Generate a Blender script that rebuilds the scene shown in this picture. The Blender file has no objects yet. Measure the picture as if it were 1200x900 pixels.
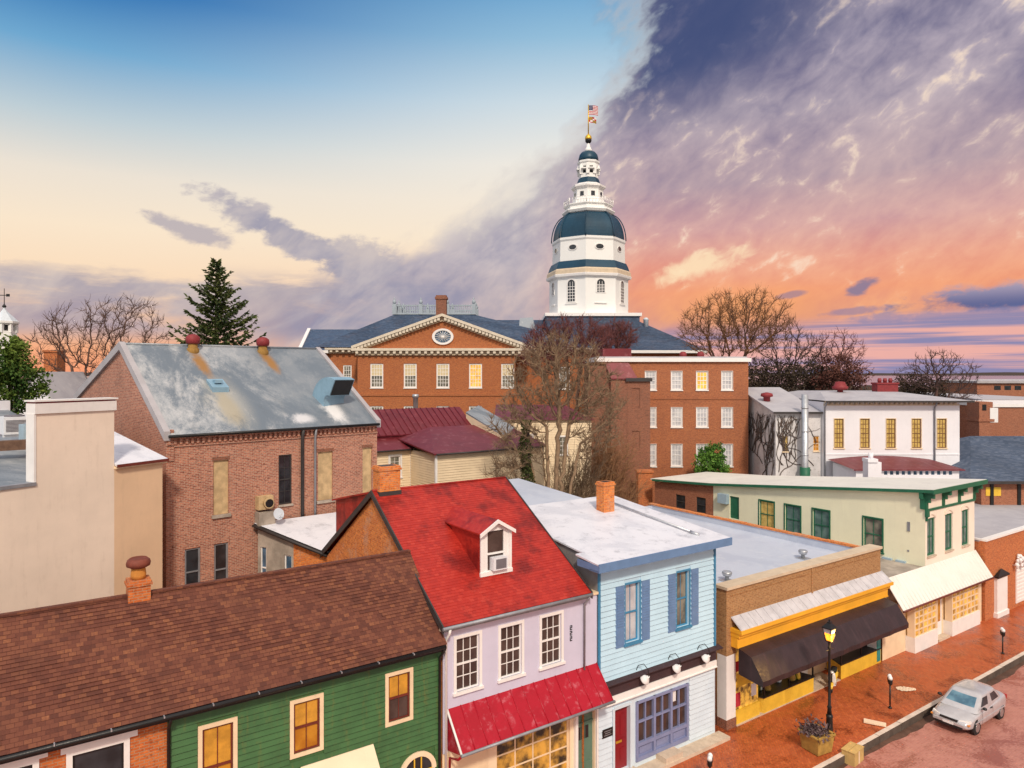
import bpy, math, random
from mathutils import Vector, Matrix, noise as mnoise
R = math.radians
random.seed(7)
sc = bpy.context.scene
COL = sc.collection

# ------------------------------------------------------------------ camera
FPX, CXP, HYP, EYE = 825.0, 600.0, 437.0, 15.5        # focal length and horizon in photo pixels, eye height in m
cam_d = bpy.data.cameras.new('camera')
cam = bpy.data.objects.new('camera', cam_d); COL.objects.link(cam)
cam.location = (0, 0, EYE); cam.rotation_euler = (R(90), 0, 0)
cam_d.sensor_width = 36; cam_d.lens = FPX / 1200 * 36
cam_d.shift_y = -13 / 1200; cam_d.clip_end = 20000; cam_d.clip_start = .1
sc.camera = cam

# ------------------------------------------------------------------ exposure
vs = sc.view_settings
vs.view_transform = 'Standard'; vs.look = 'None'; vs.gamma = 1; vs.exposure = 0.0; vs.use_curve_mapping = False

# ------------------------------------------------------------------ node expression helper
class E:
    """a node socket with arithmetic"""
    def __init__(s, nt, sock): s.nt, s.s = nt, sock
    def _m(s, op, *o, clamp=False):
        n = s.nt.nodes.new('ShaderNodeMath'); n.operation = op; n.use_clamp = clamp
        for i, x in enumerate((s,) + o):
            if isinstance(x, E): s.nt.links.new(x.s, n.inputs[i])
            else: n.inputs[i].default_value = x
        return E(s.nt, n.outputs[0])
    def __add__(s, o): return s._m('ADD', o)
    __radd__ = __add__
    def __sub__(s, o): return s._m('SUBTRACT', o)
    def __rsub__(s, o): return (s * -1) + o
    def __mul__(s, o): return s._m('MULTIPLY', o)
    __rmul__ = __mul__
    def __truediv__(s, o): return s._m('DIVIDE', o)
    def ss(s, a, b):                                   # smoothstep a..b
        n = s.nt.nodes.new('ShaderNodeMapRange'); n.interpolation_type = 'SMOOTHSTEP'
        s.nt.links.new(s.s, n.inputs[0]); n.inputs[1].default_value = a; n.inputs[2].default_value = b
        return E(s.nt, n.outputs[0])
    def lin(s, a, b, c=0., d=1.):
        n = s.nt.nodes.new('ShaderNodeMapRange')
        s.nt.links.new(s.s, n.inputs[0])
        for i, v in enumerate((a, b, c, d)): n.inputs[i + 1].default_value = v
        return E(s.nt, n.outputs[0])
    def ramp(s, stops, interp='LINEAR'):
        n = s.nt.nodes.new('ShaderNodeValToRGB'); cr = n.color_ramp; cr.interpolation = interp
        while len(cr.elements) < len(stops): cr.elements.new(1)
        for e, (p, c) in zip(cr.elements, stops):
            e.position = p; e.color = (*(c if len(c) == 3 else c[:3]), 1)
        s.nt.links.new(s.s, n.inputs[0])
        return E(s.nt, n.outputs[0])

def mix(nt, f, a, b, mode='MIX'):
    n = nt.nodes.new('ShaderNodeMix'); n.data_type = 'RGBA'; n.blend_type = mode
    for i, x in ((0, f), (6, a), (7, b)):
        if isinstance(x, E): nt.links.new(x.s, n.inputs[i])
        elif i == 0: n.inputs[0].default_value = x
        else: n.inputs[i].default_value = (*x, 1)
    return E(nt, n.outputs[2])
def comb(nt, x, y, z):
    n = nt.nodes.new('ShaderNodeCombineXYZ')
    for i, v in enumerate((x, y, z)):
        if isinstance(v, E): nt.links.new(v.s, n.inputs[i])
        else: n.inputs[i].default_value = v
    return E(nt, n.outputs[0])
def sep(nt, v):
    n = nt.nodes.new('ShaderNodeSeparateXYZ'); nt.links.new(v.s, n.inputs[0])
    return [E(nt, o) for o in n.outputs]
def noise(nt, v, scale, detail=4, rough=.55, dist=0.):
    n = nt.nodes.new('ShaderNodeTexNoise')
    if v is not None: nt.links.new(v.s, n.inputs['Vector'])
    n.inputs['Scale'].default_value = scale; n.inputs['Detail'].default_value = detail
    n.inputs['Roughness'].default_value = rough; n.inputs['Distortion'].default_value = dist
    return E(nt, n.outputs[0])
def lin1(c): return c / 12.92 if c <= .04045 else ((c + .055) / 1.055) ** 2.4
def rgb(r, g, b): return (lin1(r / 255), lin1(g / 255), lin1(b / 255))

# ------------------------------------------------------------------ world: sunset sky with a cloud sheet
world = bpy.data.worlds.new('World'); sc.world = world; world.use_nodes = True
def build_sky():
    nt = world.node_tree; nt.nodes.clear()
    out = nt.nodes.new('ShaderNodeOutputWorld'); bg = nt.nodes.new('ShaderNodeBackground')
    nt.links.new(bg.outputs[0], out.inputs[0])
    tc = nt.nodes.new('ShaderNodeTexCoord')
    d = E(nt, tc.outputs['Generated'])
    x, y, z = sep(nt, d)
    az = x._m('ARCTAN2', y) * 57.29578                       # degrees, 0 = ahead, + = right
    hor = (x * x + y * y)._m('SQRT')._m('MAXIMUM', .02)
    el = z._m('ARCTAN2', hor) * 57.29578
    e01 = el.lin(0, 30)                                      # 0..1 over the lowest 30 degrees
    # cloud streets: u runs up to the right, v across
    ca, sa = math.cos(R(33)), math.sin(R(33))
    u = az * ca + el * sa; v = el * ca - az * sa
    n_big = noise(nt, comb(nt, u * .045, v * .10, 0.), 1., 6, .6, .3)
    n_fine = noise(nt, comb(nt, u * .15, v * .30, 3.7), 1., 5, .58, .35)
    n_rip = noise(nt, comb(nt, u * .55, v * .85, 9.), 1., 4, .55, .4)
    n_puff = noise(nt, comb(nt, az * .55, el * 1.1, 6.), 1., 6, .62, .2)
    n_flat = noise(nt, comb(nt, az * .10, el * .42, 1.3), 1., 6, .6, .2)
    # clear sky
    left = e01.ramp([(0, rgb(250, 160, 118)), (.08, rgb(250, 184, 140)), (.20, rgb(252, 220, 186)), (.34, rgb(250, 230, 204)),
                     (.46, rgb(236, 226, 212)), (.58, rgb(190, 206, 214)), (.72, rgb(112, 168, 208)), (.86, rgb(34, 110, 178)), (1, rgb(10, 76, 150))])
    mid = e01.ramp([(0, rgb(250, 182, 150)), (.18, rgb(250, 208, 174)), (.36, rgb(250, 232, 208)), (.55, rgb(240, 234, 224)),
                    (.70, rgb(206, 220, 228)), (.85, rgb(148, 190, 218)), (1, rgb(92, 156, 205))])
    clear = mix(nt, az.ss(-34, 6), left, mid)
    c_lt = e01.ramp([(.016, rgb(230, 175, 178)), (.085, rgb(240, 175, 160)), (.14, rgb(252, 178, 122)), (.21, rgb(253, 178, 132)),
                     (.28, rgb(248, 188, 156)), (.37, rgb(232, 186, 172)), (.48, rgb(208, 180, 178)), (.64, rgb(200, 184, 190)), (.78, rgb(192, 180, 192)), (.93, rgb(186, 174, 186))])
    c_dk = e01.ramp([(.016, rgb(165, 150, 180)), (.085, rgb(140, 132, 170)), (.14, rgb(212, 146, 138)), (.21, rgb(234, 148, 118)),
                     (.28, rgb(226, 146, 130)), (.37, rgb(196, 148, 156)), (.48, rgb(156, 138, 158)), (.64, rgb(122, 116, 146)), (.78, rgb(98, 98, 134)), (.93, rgb(88, 90, 126))])
    g_lt = e01.ramp([(0, rgb(248, 196, 164)), (.14, rgb(222, 196, 186)), (.3, rgb(214, 200, 198)), (.6, rgb(226, 218, 208)), (1, rgb(190, 182, 196))])
    g_dk = e01.ramp([(0, rgb(196, 170, 170)), (.14, rgb(162, 156, 172)), (.34, rgb(148, 146, 170)), (.6, rgb(124, 124, 160)), (1, rgb(84, 88, 130))])
    rt = az.ss(0, 11)
    lt = mix(nt, rt, g_lt, c_lt); dk = mix(nt, rt, g_dk, c_dk)
    tone = (n_fine * .75 + n_rip * .45 + n_big * .6 - .40).ss(.16, .86)
    cl = mix(nt, tone, dk, lt)
    # the dark heart of the sheet, high and right of the tower
    hx = (az - 14.) / 13.; hy = (el - 26. - (az - 14.) * .10) / 7.5
    heart = (1 - (hx * hx + hy * hy)._m('SQRT') + (n_fine - .5) * .7).ss(-.15, .65)
    cl = mix(nt, heart * (1.12 - tone * .55)._m('MINIMUM', .93), cl, rgb(66, 80, 122))
    # thin glowing breaks
    brk = (n_rip * .65 + n_fine * .55).ss(.66, .84) * e01.ss(.12, .26) * rt * (1 - heart)
    cl = mix(nt, brk * .8, cl, rgb(252, 228, 204))
    bx = (az - 15.) / 5.; by = (el - 8.4 - (az - 15.) * .22) / 1.5
    cl = mix(nt, (1 - (bx * bx + by * by)._m('SQRT') + (n_rip - .5) * 1.6).ss(.15, .8) * .8, cl, rgb(255, 230, 190))
    # edge of the sheet: azimuth of the boundary by height
    edge = e01.ramp([(k, (w,) * 3) for k, w in ((.1, .30), (.2, .36), (.277, .42), (.33, .53), (.39, .565), (.47, .633), (.53, .65), (.58, .69), (.67, .73), (.82, .77), (.94, .775))])
    er, _, _ = sep(nt, edge)
    m = ((az - (er * 60 - 40)) / 6.5 + (n_big - .5) * 1.6 + (n_fine - .5) * 1.6 + (n_rip - .5) * .8).ss(-.15, .8)
    rim = m * (1 - m) * 4
    sky = mix(nt, m, clear, mix(nt, rim * .55 * el.ss(8, 14), cl, rgb(228, 222, 214)))
    def lump(ax, ey, ang, hl, hw, rag, n=n_fine):
        c_, s_ = math.cos(R(ang)), math.sin(R(ang)); X = az - ax; Y = el - ey
        p = (X * c_ + Y * s_) / hl; q = (Y * c_ - X * s_) / hw
        return (1.1 - (p * p + q * q)._m('SQRT') + (n - .5) * rag + (n_rip - .5) * rag * .4 + (n_puff - .5) * 1.3).ss(.10, .62)
    gcl = mix(nt, n_fine.ss(.3, .7), rgb(138, 140, 168), rgb(196, 186, 188))
    # low slate bank on the left, peach under it
    lowm = el.ss(1.6, 3.6) * (1 - (el + (n_flat - .5) * 5.).ss(6.4, 7.6))
    sky = mix(nt, (lowm * (n_flat + .24).ss(.5, .74) * (1 - az.ss(-8, 0))) * .78, sky, gcl)
    sky = mix(nt, lump(-18.0, 10.6, -25, 7.6, 1.5, 1.5) * .86, sky, gcl)
    sky = mix(nt, lump(-12.5, 8.6, -8, 5.0, 2.2, 1.3) * .8, sky, gcl)
    sky = mix(nt, lump(-24.6, 10.4, -14, 4.2, .8, 1.4) * .8, sky, rgb(176, 168, 178))
    # right: slate-blue cloud, wisps and lilac bands above the water
    base_ = mix(nt, el.ss(4.5, 6.2), rgb(84, 100, 148), rgb(168, 160, 184))
    band = noise(nt, comb(nt, az * .03, el * 1.1, 4.4), 1.25, 5, .55).ss(.40, .56)
    lowr = (1 - (el - (az - 20) * .05).ss(2.9, 4.2)) * az.ss(7, 15)
    sky = mix(nt, lowr * .9, sky, mix(nt, band, rgb(240, 178, 166), rgb(136, 136, 176)))
    glow = (1 - (((az - 18.5) / 8.) * ((az - 18.5) / 8.) + ((el - 4.8) / 2.4) * ((el - 4.8) / 2.4))._m('SQRT')).ss(-.2, .9) * .42
    sky = mix(nt, glow, sky, rgb(255, 172, 92))
    sky = mix(nt, lump(35.0, 5.2, 3, 6.2, 1.15, 1.0) * .95, sky, base_)
    sky = mix(nt, lump(33.0, 3.9, 0, 8.0, .55, 1.4) * .7, sky, rgb(142, 136, 172))
    sky = mix(nt, lump(26.4, 6.2, 28, 1.35, .62, 1.0) * .85, sky, rgb(126, 122, 154))
    sky = mix(nt, lump(21.7, 5.9, 10, 1.5, .34, 1.2) * .7, sky, rgb(150, 128, 150))
    sky = mix(nt, lump(25.6, 4.5, 4, 2.4, .36, 1.2) * .7, sky, rgb(150, 132, 160))
    # the sky overhead and behind the viewer: bright thin overcast, warm towards the right
    back = y.ss(.30, -.45)._m('MAXIMUM', el.ss(32, 60))
    over = mix(nt, x.ss(-.8, .9), (.96, .97, 1.0), (.96, .82, .72))
    over = mix(nt, n_big.ss(.3, .7) * .35, over, (.68, .67, .72))
    sky = mix(nt, back, sky, over)
    below = el.ss(0., -4.)
    sky = mix(nt, below, sky, (.30, .24, .22))
    nt.links.new(sky.s, bg.inputs[0]); bg.inputs[1].default_value = 1.0
build_sky()

# ------------------------------------------------------------------ sun (low, veiled by the cloud sheet)
sun_d = bpy.data.lights.new('sun', 'SUN'); sun_d.energy = 2.7; sun_d.angle = R(6); sun_d.color = (1, .86, .70)
sun = bpy.data.objects.new('sun', sun_d); COL.objects.link(sun)
sun.rotation_euler = (R(48), 0, R(9))                        # shines from behind the viewer

# ------------------------------------------------------------------ objects
def link(o): COL.objects.link(o); return o
def tag(o, label=None, cat=None, group=None, kind=None):
    for k, v in (('label', label), ('category', cat), ('group', group), ('kind', kind)):
        if v: o[k] = v
    return o
def thing(name, label, cat, loc=(0, 0, 0), yaw=0, group=None):
    o = link(bpy.data.objects.new(name, None)); o.empty_display_size = .3
    o.location = loc; o.rotation_euler = (0, 0, yaw)
    return tag(o, label, cat, group)
def copy_tree(o, parent=None):
    c = o.copy(); link(c); c.parent = parent
    for ch in list(o.children): copy_tree(ch, c)
    return c

class MB:
    """mesh builder"""
    def __init__(s): s.v, s.f, s.mi, s.sm, s.uv = [], [], [], [], []
    def face(s, pts, m=0, uv=None):
        i = len(s.v); s.v += [tuple(p) for p in pts]
        s.f.append(tuple(range(i, i + len(pts)))); s.mi.append(m); s.sm.append(False); s.uv.append(uv)
    def idx(s, base, fs, m=0, smooth=True):
        for f in fs: s.f.append(tuple(base + k for k in f)); s.mi.append(m); s.sm.append(smooth); s.uv.append(None)
    def box(s, x0, x1, y0, y1, z0, z1, m=0):
        a = [(x0, y0, z0), (x1, y0, z0), (x1, y1, z0), (x0, y1, z0), (x0, y0, z1), (x1, y0, z1), (x1, y1, z1), (x0, y1, z1)]
        s.hexa(a, m)
    def hexa(s, a, m=0):
        for f in ((0, 3, 2, 1), (4, 5, 6, 7), (0, 1, 5, 4), (1, 2, 6, 5), (2, 3, 7, 6), (3, 0, 4, 7)):
            s.face([a[k] for k in f], m)
    def prism(s, poly, z0, z1, m=0, mtop=None):
        """vertical prism over a counter-clockwise plan polygon"""
        n = len(poly)
        s.face([(p[0], p[1], z1) for p in poly], m if mtop is None else mtop)
        s.face([(p[0], p[1], z0) for p in reversed(poly)], m)
        for i in range(n):
            p, q = poly[i], poly[(i + 1) % n]
            s.face([(p[0], p[1], z0), (q[0], q[1], z0), (q[0], q[1], z1), (p[0], p[1], z1)], m)
    def slab(s, top, th, m=0, mside=None):
        """top polygon (counter-clockwise from above) extruded straight down"""
        ms = m if mside is None else mside; n = len(top)
        bot = [(p[0], p[1], p[2] - th) for p in top]
        s.face(top, m); s.face(list(reversed(bot)), ms)
        for i in range(n):
            j = (i + 1) % n
            s.face([bot[i], bot[j], top[j], top[i]], ms)
    def tube(s, path, r, n=8, m=0, cap=True, smooth=True):
        path = [Vector(p) for p in path]; rs = r if isinstance(r, (list, tuple)) else [r] * len(path)
        base = len(s.v); u = None
        for i, p in enumerate(path):
            d = (path[min(i + 1, len(path) - 1)] - path[max(i - 1, 0)])
            if d.length < 1e-9: d = Vector((0, 0, 1))
            d.normalize()
            if u is None: u = d.orthogonal().normalized()
            else:
                u = u - d * u.dot(d)
                u = u.normalized() if u.length > 1e-6 else d.orthogonal().normalized()
            w = d.cross(u)
            for k in range(n):
                a = 2 * math.pi * k / n
                s.v.append(tuple(p + (u * math.cos(a) + w * math.sin(a)) * rs[i]))
        fs = []
        for i in range(len(path) - 1):
            for k in range(n):
                fs.append((i * n + k, i * n + (k + 1) % n, (i + 1) * n + (k + 1) % n, (i + 1) * n + k))
        s.idx(base, fs, m, smooth)
        if cap and n > 2:
            s.idx(base, [tuple(range(n - 1, -1, -1)), tuple((len(path) - 1) * n + k for k in range(n))], m, False)
    def lathe(s, prof, c=(0, 0, 0), n=16, m=0, smooth=True, rot=0., caps=True):
        """prof: (radius, z) from bottom to top"""
        base = len(s.v)
        for r, z in prof:
            for k in range(n):
                a = 2 * math.pi * k / n + rot
                s.v.append((c[0] + r * math.cos(a), c[1] + r * math.sin(a), c[2] + z))
        fs = []
        for i in range(len(prof) - 1):
            for k in range(n): fs.append((i * n + k, i * n + (k + 1) % n, (i + 1) * n + (k + 1) % n, (i + 1) * n + k))
        s.idx(base, fs, m, smooth)
        if caps: s.idx(base, [tuple(range(n - 1, -1, -1)), tuple((len(prof) - 1) * n + k for k in range(n))], m, False)
    def build(s, name, mats, parent=None, off=(0, 0, 0), label=None):
        me = bpy.data.meshes.new(name)
        vv = [(p[0] - off[0], p[1] - off[1], p[2] - off[2]) for p in s.v] if any(off) else s.v
        me.from_pydata(vv, [], s.f)
        uvl = me.uv_layers.new(name='UVMap'); data = []
        for f, uv in zip(s.f, s.uv):
            if uv is not None:
                for q in uv: data += [q[0], q[1]]
                continue
            p = [Vector(s.v[i]) for i in f]
            n = Vector((0, 0, 0))
            for i in range(len(p)): n += p[i].cross(p[(i + 1) % len(p)])
            if n.length < 1e-12: n = Vector((0, 0, 1))
            n.normalize()
            if abs(n.z) > .985: h, w = Vector((1, 0, 0)), Vector((0, 1, 0))
            else:
                h = Vector((-n.y, n.x, 0)).normalized(); w = n.cross(h)
            for q in p: data += [q.dot(h), q.dot(w)]
        uvl.data.foreach_set('uv', data)
        me.polygons.foreach_set('material_index', s.mi); me.polygons.foreach_set('use_smooth', s.sm)
        for m in (mats if isinstance(mats, (list, tuple)) else [mats]): me.materials.append(m)
        me.update()
        o = link(bpy.data.objects.new(name, me)); o.parent = parent
        if label: o['label'] = label
        return o

# ------------------------------------------------------------------ pixels of the survey photograph to points of the place
YAW = R(34.7)                                                  # the street's direction; s along it, t into the block
def ray(px, py): return Vector(((px - CXP) / FPX, 1, (HYP - py) / FPX))
def at(px, py, Y): v = ray(px, py) * Y; return Vector((v.x, v.y, v.z + EYE))
def rot(x, y, a): return (x * math.cos(a) - y * math.sin(a), x * math.sin(a) + y * math.cos(a))
def st(s, t, z=0): q = rot(s, t, YAW); return Vector((q[0], q[1], z))
def ground_st(px, py, z=0):
    """photo pixel on the horizontal plane z -> street coordinates"""
    k = (z - EYE) / ray(px, py).z; v = ray(px, py) * k
    return rot(v.x, v.y, -YAW)

class Bld:
    """a thing with its own plan frame; authored coordinates minus off = local coordinates"""
    def __init__(s, name, label, cat, org=(0, 0), off=(0, 0), yaw=YAW, group=None, street=True):
        if street: off = org; loc = st(*org)
        else: loc = Vector((org[0], org[1], 0))
        s.yaw, s.off, s.loc = yaw, off, loc
        s.o = thing(name, label, cat, loc, yaw, group)
    def cam(s):
        q = rot(-s.loc.x, -s.loc.y, -s.yaw); return Vector((q[0] + s.off[0], q[1] + s.off[1], EYE))
    def dir(s, px, py):
        d = ray(px, py); q = rot(d.x, d.y, -s.yaw); return Vector((q[0], q[1], d.z))
    def hz(s, px, py, z):
        c, d = s.cam(), s.dir(px, py); k = (z - EYE) / d.z; p = c + d * k; return (p.x, p.y)
    def add(s, name, mb, mats, parent=None, label=None):
        return mb.build(name, mats, parent or s.o, (s.off[0], s.off[1], 0), label)

class Face:
    """a vertical wall plane of a building, running p0 -> p1 with the outside on its right-hand side"""
    def __init__(s, b, p0, p1):
        s.b = b; s.p0 = Vector((*p0, 0)); d = Vector((*p1, 0)) - s.p0; s.L = d.length; s.d = d.normalized()
        s.n = Vector((s.d.y, -s.d.x, 0))
    def P(s, a, z, o=0.): q = s.p0 + s.d * a + s.n * o; return (q.x, q.y, z)
    def p(s, px, py):
        c, d = s.b.cam(), s.b.dir(px, py)
        k = (s.p0 - c).dot(s.n) / d.dot(s.n); q = c + d * k
        return ((q - s.p0).dot(s.d), q.z)
    def box(s, mb, a0, a1, z0, z1, o0, o1, m=0):
        if a1 < a0: a0, a1 = a1, a0
        P = s.P
        mb.hexa([P(a0, z0, o1), P(a1, z0, o1), P(a1, z0, o0), P(a0, z0, o0), P(a0, z1, o1), P(a1, z1, o1), P(a1, z1, o0), P(a0, z1, o0)], m)
    def quad(s, mb, a0, a1, z0, z1, o=0., m=0):
        mb.face([s.P(a0, z0, o), s.P(a1, z0, o), s.P(a1, z1, o), s.P(a0, z1, o)], m)
    def rect(s, xl, yt, xr, yb):
        """opening from photo pixels: left and right x, top and bottom y, both y read at the left edge"""
        a0, z1 = s.p(xl, yt); _, z0 = s.p(xl, yb); a1, _ = s.p(xr, yt)
        return (min(a0, a1), z0, max(a0, a1), z1)
    def wall(s, mb, z0, z1, ops=(), a0=0., a1=None, m=0, reveal=.14, mr=None):
        a1 = s.L if a1 is None else a1; mr = m if mr is None else mr
        xs = sorted({a0, a1, *[v for o in ops for v in (o[0], o[2]) if a0 < v < a1]})
        zs = sorted({z0, z1, *[v for o in ops for v in (o[1], o[3]) if z0 < v < z1]})
        for i in range(len(xs) - 1):
            for j in range(len(zs) - 1):
                cx, cz = (xs[i] + xs[i + 1]) / 2, (zs[j] + zs[j + 1]) / 2
                if any(o[0] < cx < o[2] and o[1] < cz < o[3] for o in ops): continue
                s.quad(mb, xs[i], xs[i + 1], zs[j], zs[j + 1], 0, m)
        for o in ops:
            P = s.P; A, Z, C, W = o
            Z = max(Z, z0)
            mb.face([P(A, Z, 0), P(A, W, 0), P(A, W, -reveal), P(A, Z, -reveal)], mr)
            mb.face([P(C, Z, 0), P(C, Z, -reveal), P(C, W, -reveal), P(C, W, 0)], mr)
            mb.face([P(A, W, 0), P(C, W, 0), P(C, W, -reveal), P(A, W, -reveal)], mr)
            mb.face([P(A, Z, 0), P(A, Z, -reveal), P(C, Z, -reveal), P(C, Z, 0)], mr)
    def siding(s, mb, z0, z1, ops=(), a0=0., a1=None, course=.13, m=0, lip=.05):
        a1 = s.L if a1 is None else a1
        n = max(1, round((z1 - z0) / course)); h = (z1 - z0) / n
        for i in range(n):
            b, t = z0 + i * h, z0 + (i + 1) * h
            segs = [(a0, a1)]
            for o in ops:
                if o[1] < t - .02 and o[3] > b + .02:
                    new = []
                    for p, q in segs:
                        if o[2] <= p or o[0] >= q: new.append((p, q)); continue
                        if o[0] > p: new.append((p, o[0]))
                        if o[2] < q: new.append((o[2], q))
                    segs = new
            for p, q in segs:
                P = s.P
                mb.face([P(p, b, lip), P(q, b, lip), P(q, t, .005), P(p, t, .005)], m)
                mb.face([P(p, b, 0), P(q, b, 0), P(q, b, lip), P(p, b, lip)], m)
                mb.face([P(p, b, 0), P(p, b, lip), P(p, t, .005), P(p, t, 0)], m)
                mb.face([P(q, b, lip), P(q, b, 0), P(q, t, 0), P(q, t, .005)], m)

def window(F, op, frame, pane, cols=2, rows=2, fw=.05, mw=.022, casing=0., cmat=None, sill=True, sash=True, depth=.10, name='window', smat=None, head=False, lbl=None, blind=None):
    """a window in an opening: the frame with its bars is the part, pane / sill / casing are sub-parts"""
    A, Z, C, W = op; mb = MB(); o0, o1 = -depth, -depth + .05
    F.box(mb, A, A + fw, Z, W, o0, o1); F.box(mb, C - fw, C, Z, W, o0, o1)
    F.box(mb, A + fw, C - fw, Z, Z + fw, o0, o1); F.box(mb, A + fw, C - fw, W - fw, W, o0, o1)
    zm = (Z + W) / 2
    if sash: F.box(mb, A + fw, C - fw, zm - .03, zm + .03, o0 + .005, o1 + .012)
    for i in range(1, cols):
        x = A + fw + (C - A - 2 * fw) * i / cols
        F.box(mb, x - mw / 2, x + mw / 2, Z + fw, W - fw, o0 + .012, o1 - .012)
    for j in range(1, rows):
        z = Z + fw + (W - Z - 2 * fw) * j / rows
        if sash and abs(z - zm) < .06: continue
        F.box(mb, A + fw, C - fw, z - mw / 2, z + mw / 2, o0 + .014, o1 - .014)
    w = F.b.add(name, mb, frame, label=lbl)
    pb = MB(); F.quad(pb, A + .01, C - .01, Z + .01, W - .01, -depth + .018)
    F.b.add('pane', pb, pane, w)
    if blind:                                                   # a shade drawn down behind the upper part of the glass
        bm_, frac = blind; k = MB(); F.quad(k, A + .02, C - .02, W - (W - Z) * frac, W - .02, -depth + .021)
        F.b.add('blind', k, bm_, w)
    if casing:
        k = MB(); c = casing; cm = cmat or frame
        F.box(k, A - c, A, Z - (0 if sill else c), W + c, .0, .035); F.box(k, C, C + c, Z - (0 if sill else c), W + c, .0, .035)
        F.box(k, A, C, W, W + c, .0, .035)
        if not sill: F.box(k, A, C, Z - c, Z, .0, .035)
        if head: F.box(k, A - c - .04, C + c + .04, W + c, W + c + .05, 0, .07)
        F.b.add('casing', k, cm, w)
    if sill:
        k = MB(); e = casing + .04
        F.box(k, A - e, C + e, Z - .09, Z, -.02, .09)
        F.b.add('sill', k, smat or cmat or frame, w)
    return w
def grow(op, c): return (op[0] - c, op[1] - c, op[2] + c, op[3] + c)

def courses(mb, e0, e1, r0, r1, h=.14, lift=.014, m=0, flip=False):
    """a roof slope laid in overlapping courses, eave e0-e1 up to ridge r0-r1"""
    e0, e1, r0, r1 = map(Vector, (e0, e1, r0, r1))
    sl = ((r0 - e0).length + (r1 - e1).length) / 2; n = max(1, round(sl / h))
    nr = (e1 - e0).cross(r0 - e0).normalized()
    ud = (e1 - e0).normalized()
    rj = random.Random(n * 7 + int(sl * 100)); L = (e1 - e0).length; ns = max(1, min(26, int(L / .9)))
    for i in range(n):
        f, g = i / n, (i + 1) / n; ph = rj.random() * .6
        cuts = [0.] + [min(1, max(0, (k + ph - .3 + rj.uniform(-.2, .2)) / ns)) for k in range(1, ns)] + [1.]
        A, B, C, D = e0.lerp(r0, f), e1.lerp(r1, f), e1.lerp(r1, g), e0.lerp(r0, g)
        for k in range(len(cuts) - 1):
            p_, q_ = cuts[k], cuts[k + 1]
            if q_ - p_ < 1e-4: continue
            a, b, c, d = A.lerp(B, p_), A.lerp(B, q_), D.lerp(C, q_), D.lerp(C, p_)
            lf = lift * rj.uniform(.55, 1.5); sg = nr * (-.012 * math.sin(f * 9 + p_ * 21)) if lift > .01 else nr * 0
            au, bu = a + nr * lf + sg, b + nr * lf + sg
            uv = [((p - e0).dot(ud), w * h) for p, w in ((a, i + .02), (b, i + .02), (c, i + .98), (d, i + .98))]
            mb.face([au, bu, c, d], m, uv)
            mb.face([a - nr * .02, b - nr * .02, bu, au], m, [(uv[0][0], i * h + .03), (uv[1][0], i * h + .03), (uv[1][0], i * h + .05), (uv[0][0], i * h + .05)])
# ------------------------------------------------------------------ materials (all procedural)
MATS = {}
def base(name, rough=.8, metal=0., spec=.4):
    m = bpy.data.materials.new(name); m.use_nodes = True; nt = m.node_tree
    b = nt.nodes['Principled BSDF']; b.inputs['Roughness'].default_value = rough; b.inputs['Metallic'].default_value = metal
    b.inputs['Specular IOR Level'].default_value = spec
    tc = nt.nodes.new('ShaderNodeTexCoord')
    return m, nt, b, E(nt, tc.outputs['UV']), E(nt, tc.outputs['Object'])
def bump(nt, b, h, strength=.4, dist=.01):
    n = nt.nodes.new('ShaderNodeBump'); n.inputs['Strength'].default_value = strength; n.inputs['Distance'].default_value = dist
    nt.links.new(h.s, n.inputs['Height']); nt.links.new(n.outputs[0], b.inputs['Normal'])
def scol(c, k): return tuple(min(1, v * k) for v in c)
def setc(nt, b, c): nt.links.new(c.s, b.inputs['Base Color'])

def paint(name, c, rough=.6, var=.18, scale=1.6, grime=.25, metal=0., spec=.4, bmp=.15, streak=True, dirt=None):
    """painted or plain surface: soft mottling, run-off streaks and specks"""
    m, nt, b, uv, ob = base(name, rough, metal, spec)
    n1 = noise(nt, ob, scale, 5, .6); n2 = noise(nt, ob, scale * 9, 4, .6)
    col = mix(nt, n1.ss(.3, .7), scol(c, 1 - var), scol(c, 1 + var * .5))
    if grime:
        u, v, _ = sep(nt, uv)
        s = noise(nt, comb(nt, u * 3.2, v * (.35 if streak else 3.2), 0.), 1.5, 5, .65)
        d = dirt or tuple(v_ * .45 + .02 for v_ in c)
        col = mix(nt, (s * .7 + n2 * .3).ss(.50, .72) * grime, col, d)
    setc(nt, b, col)
    r = n2.lin(.3, .7, rough - .08, min(1, rough + .12)); nt.links.new(r.s, b.inputs['Roughness'])
    if bmp: bump(nt, b, n2 + n1 * .5, bmp, .01)
    MATS[name] = m; return m
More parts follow.
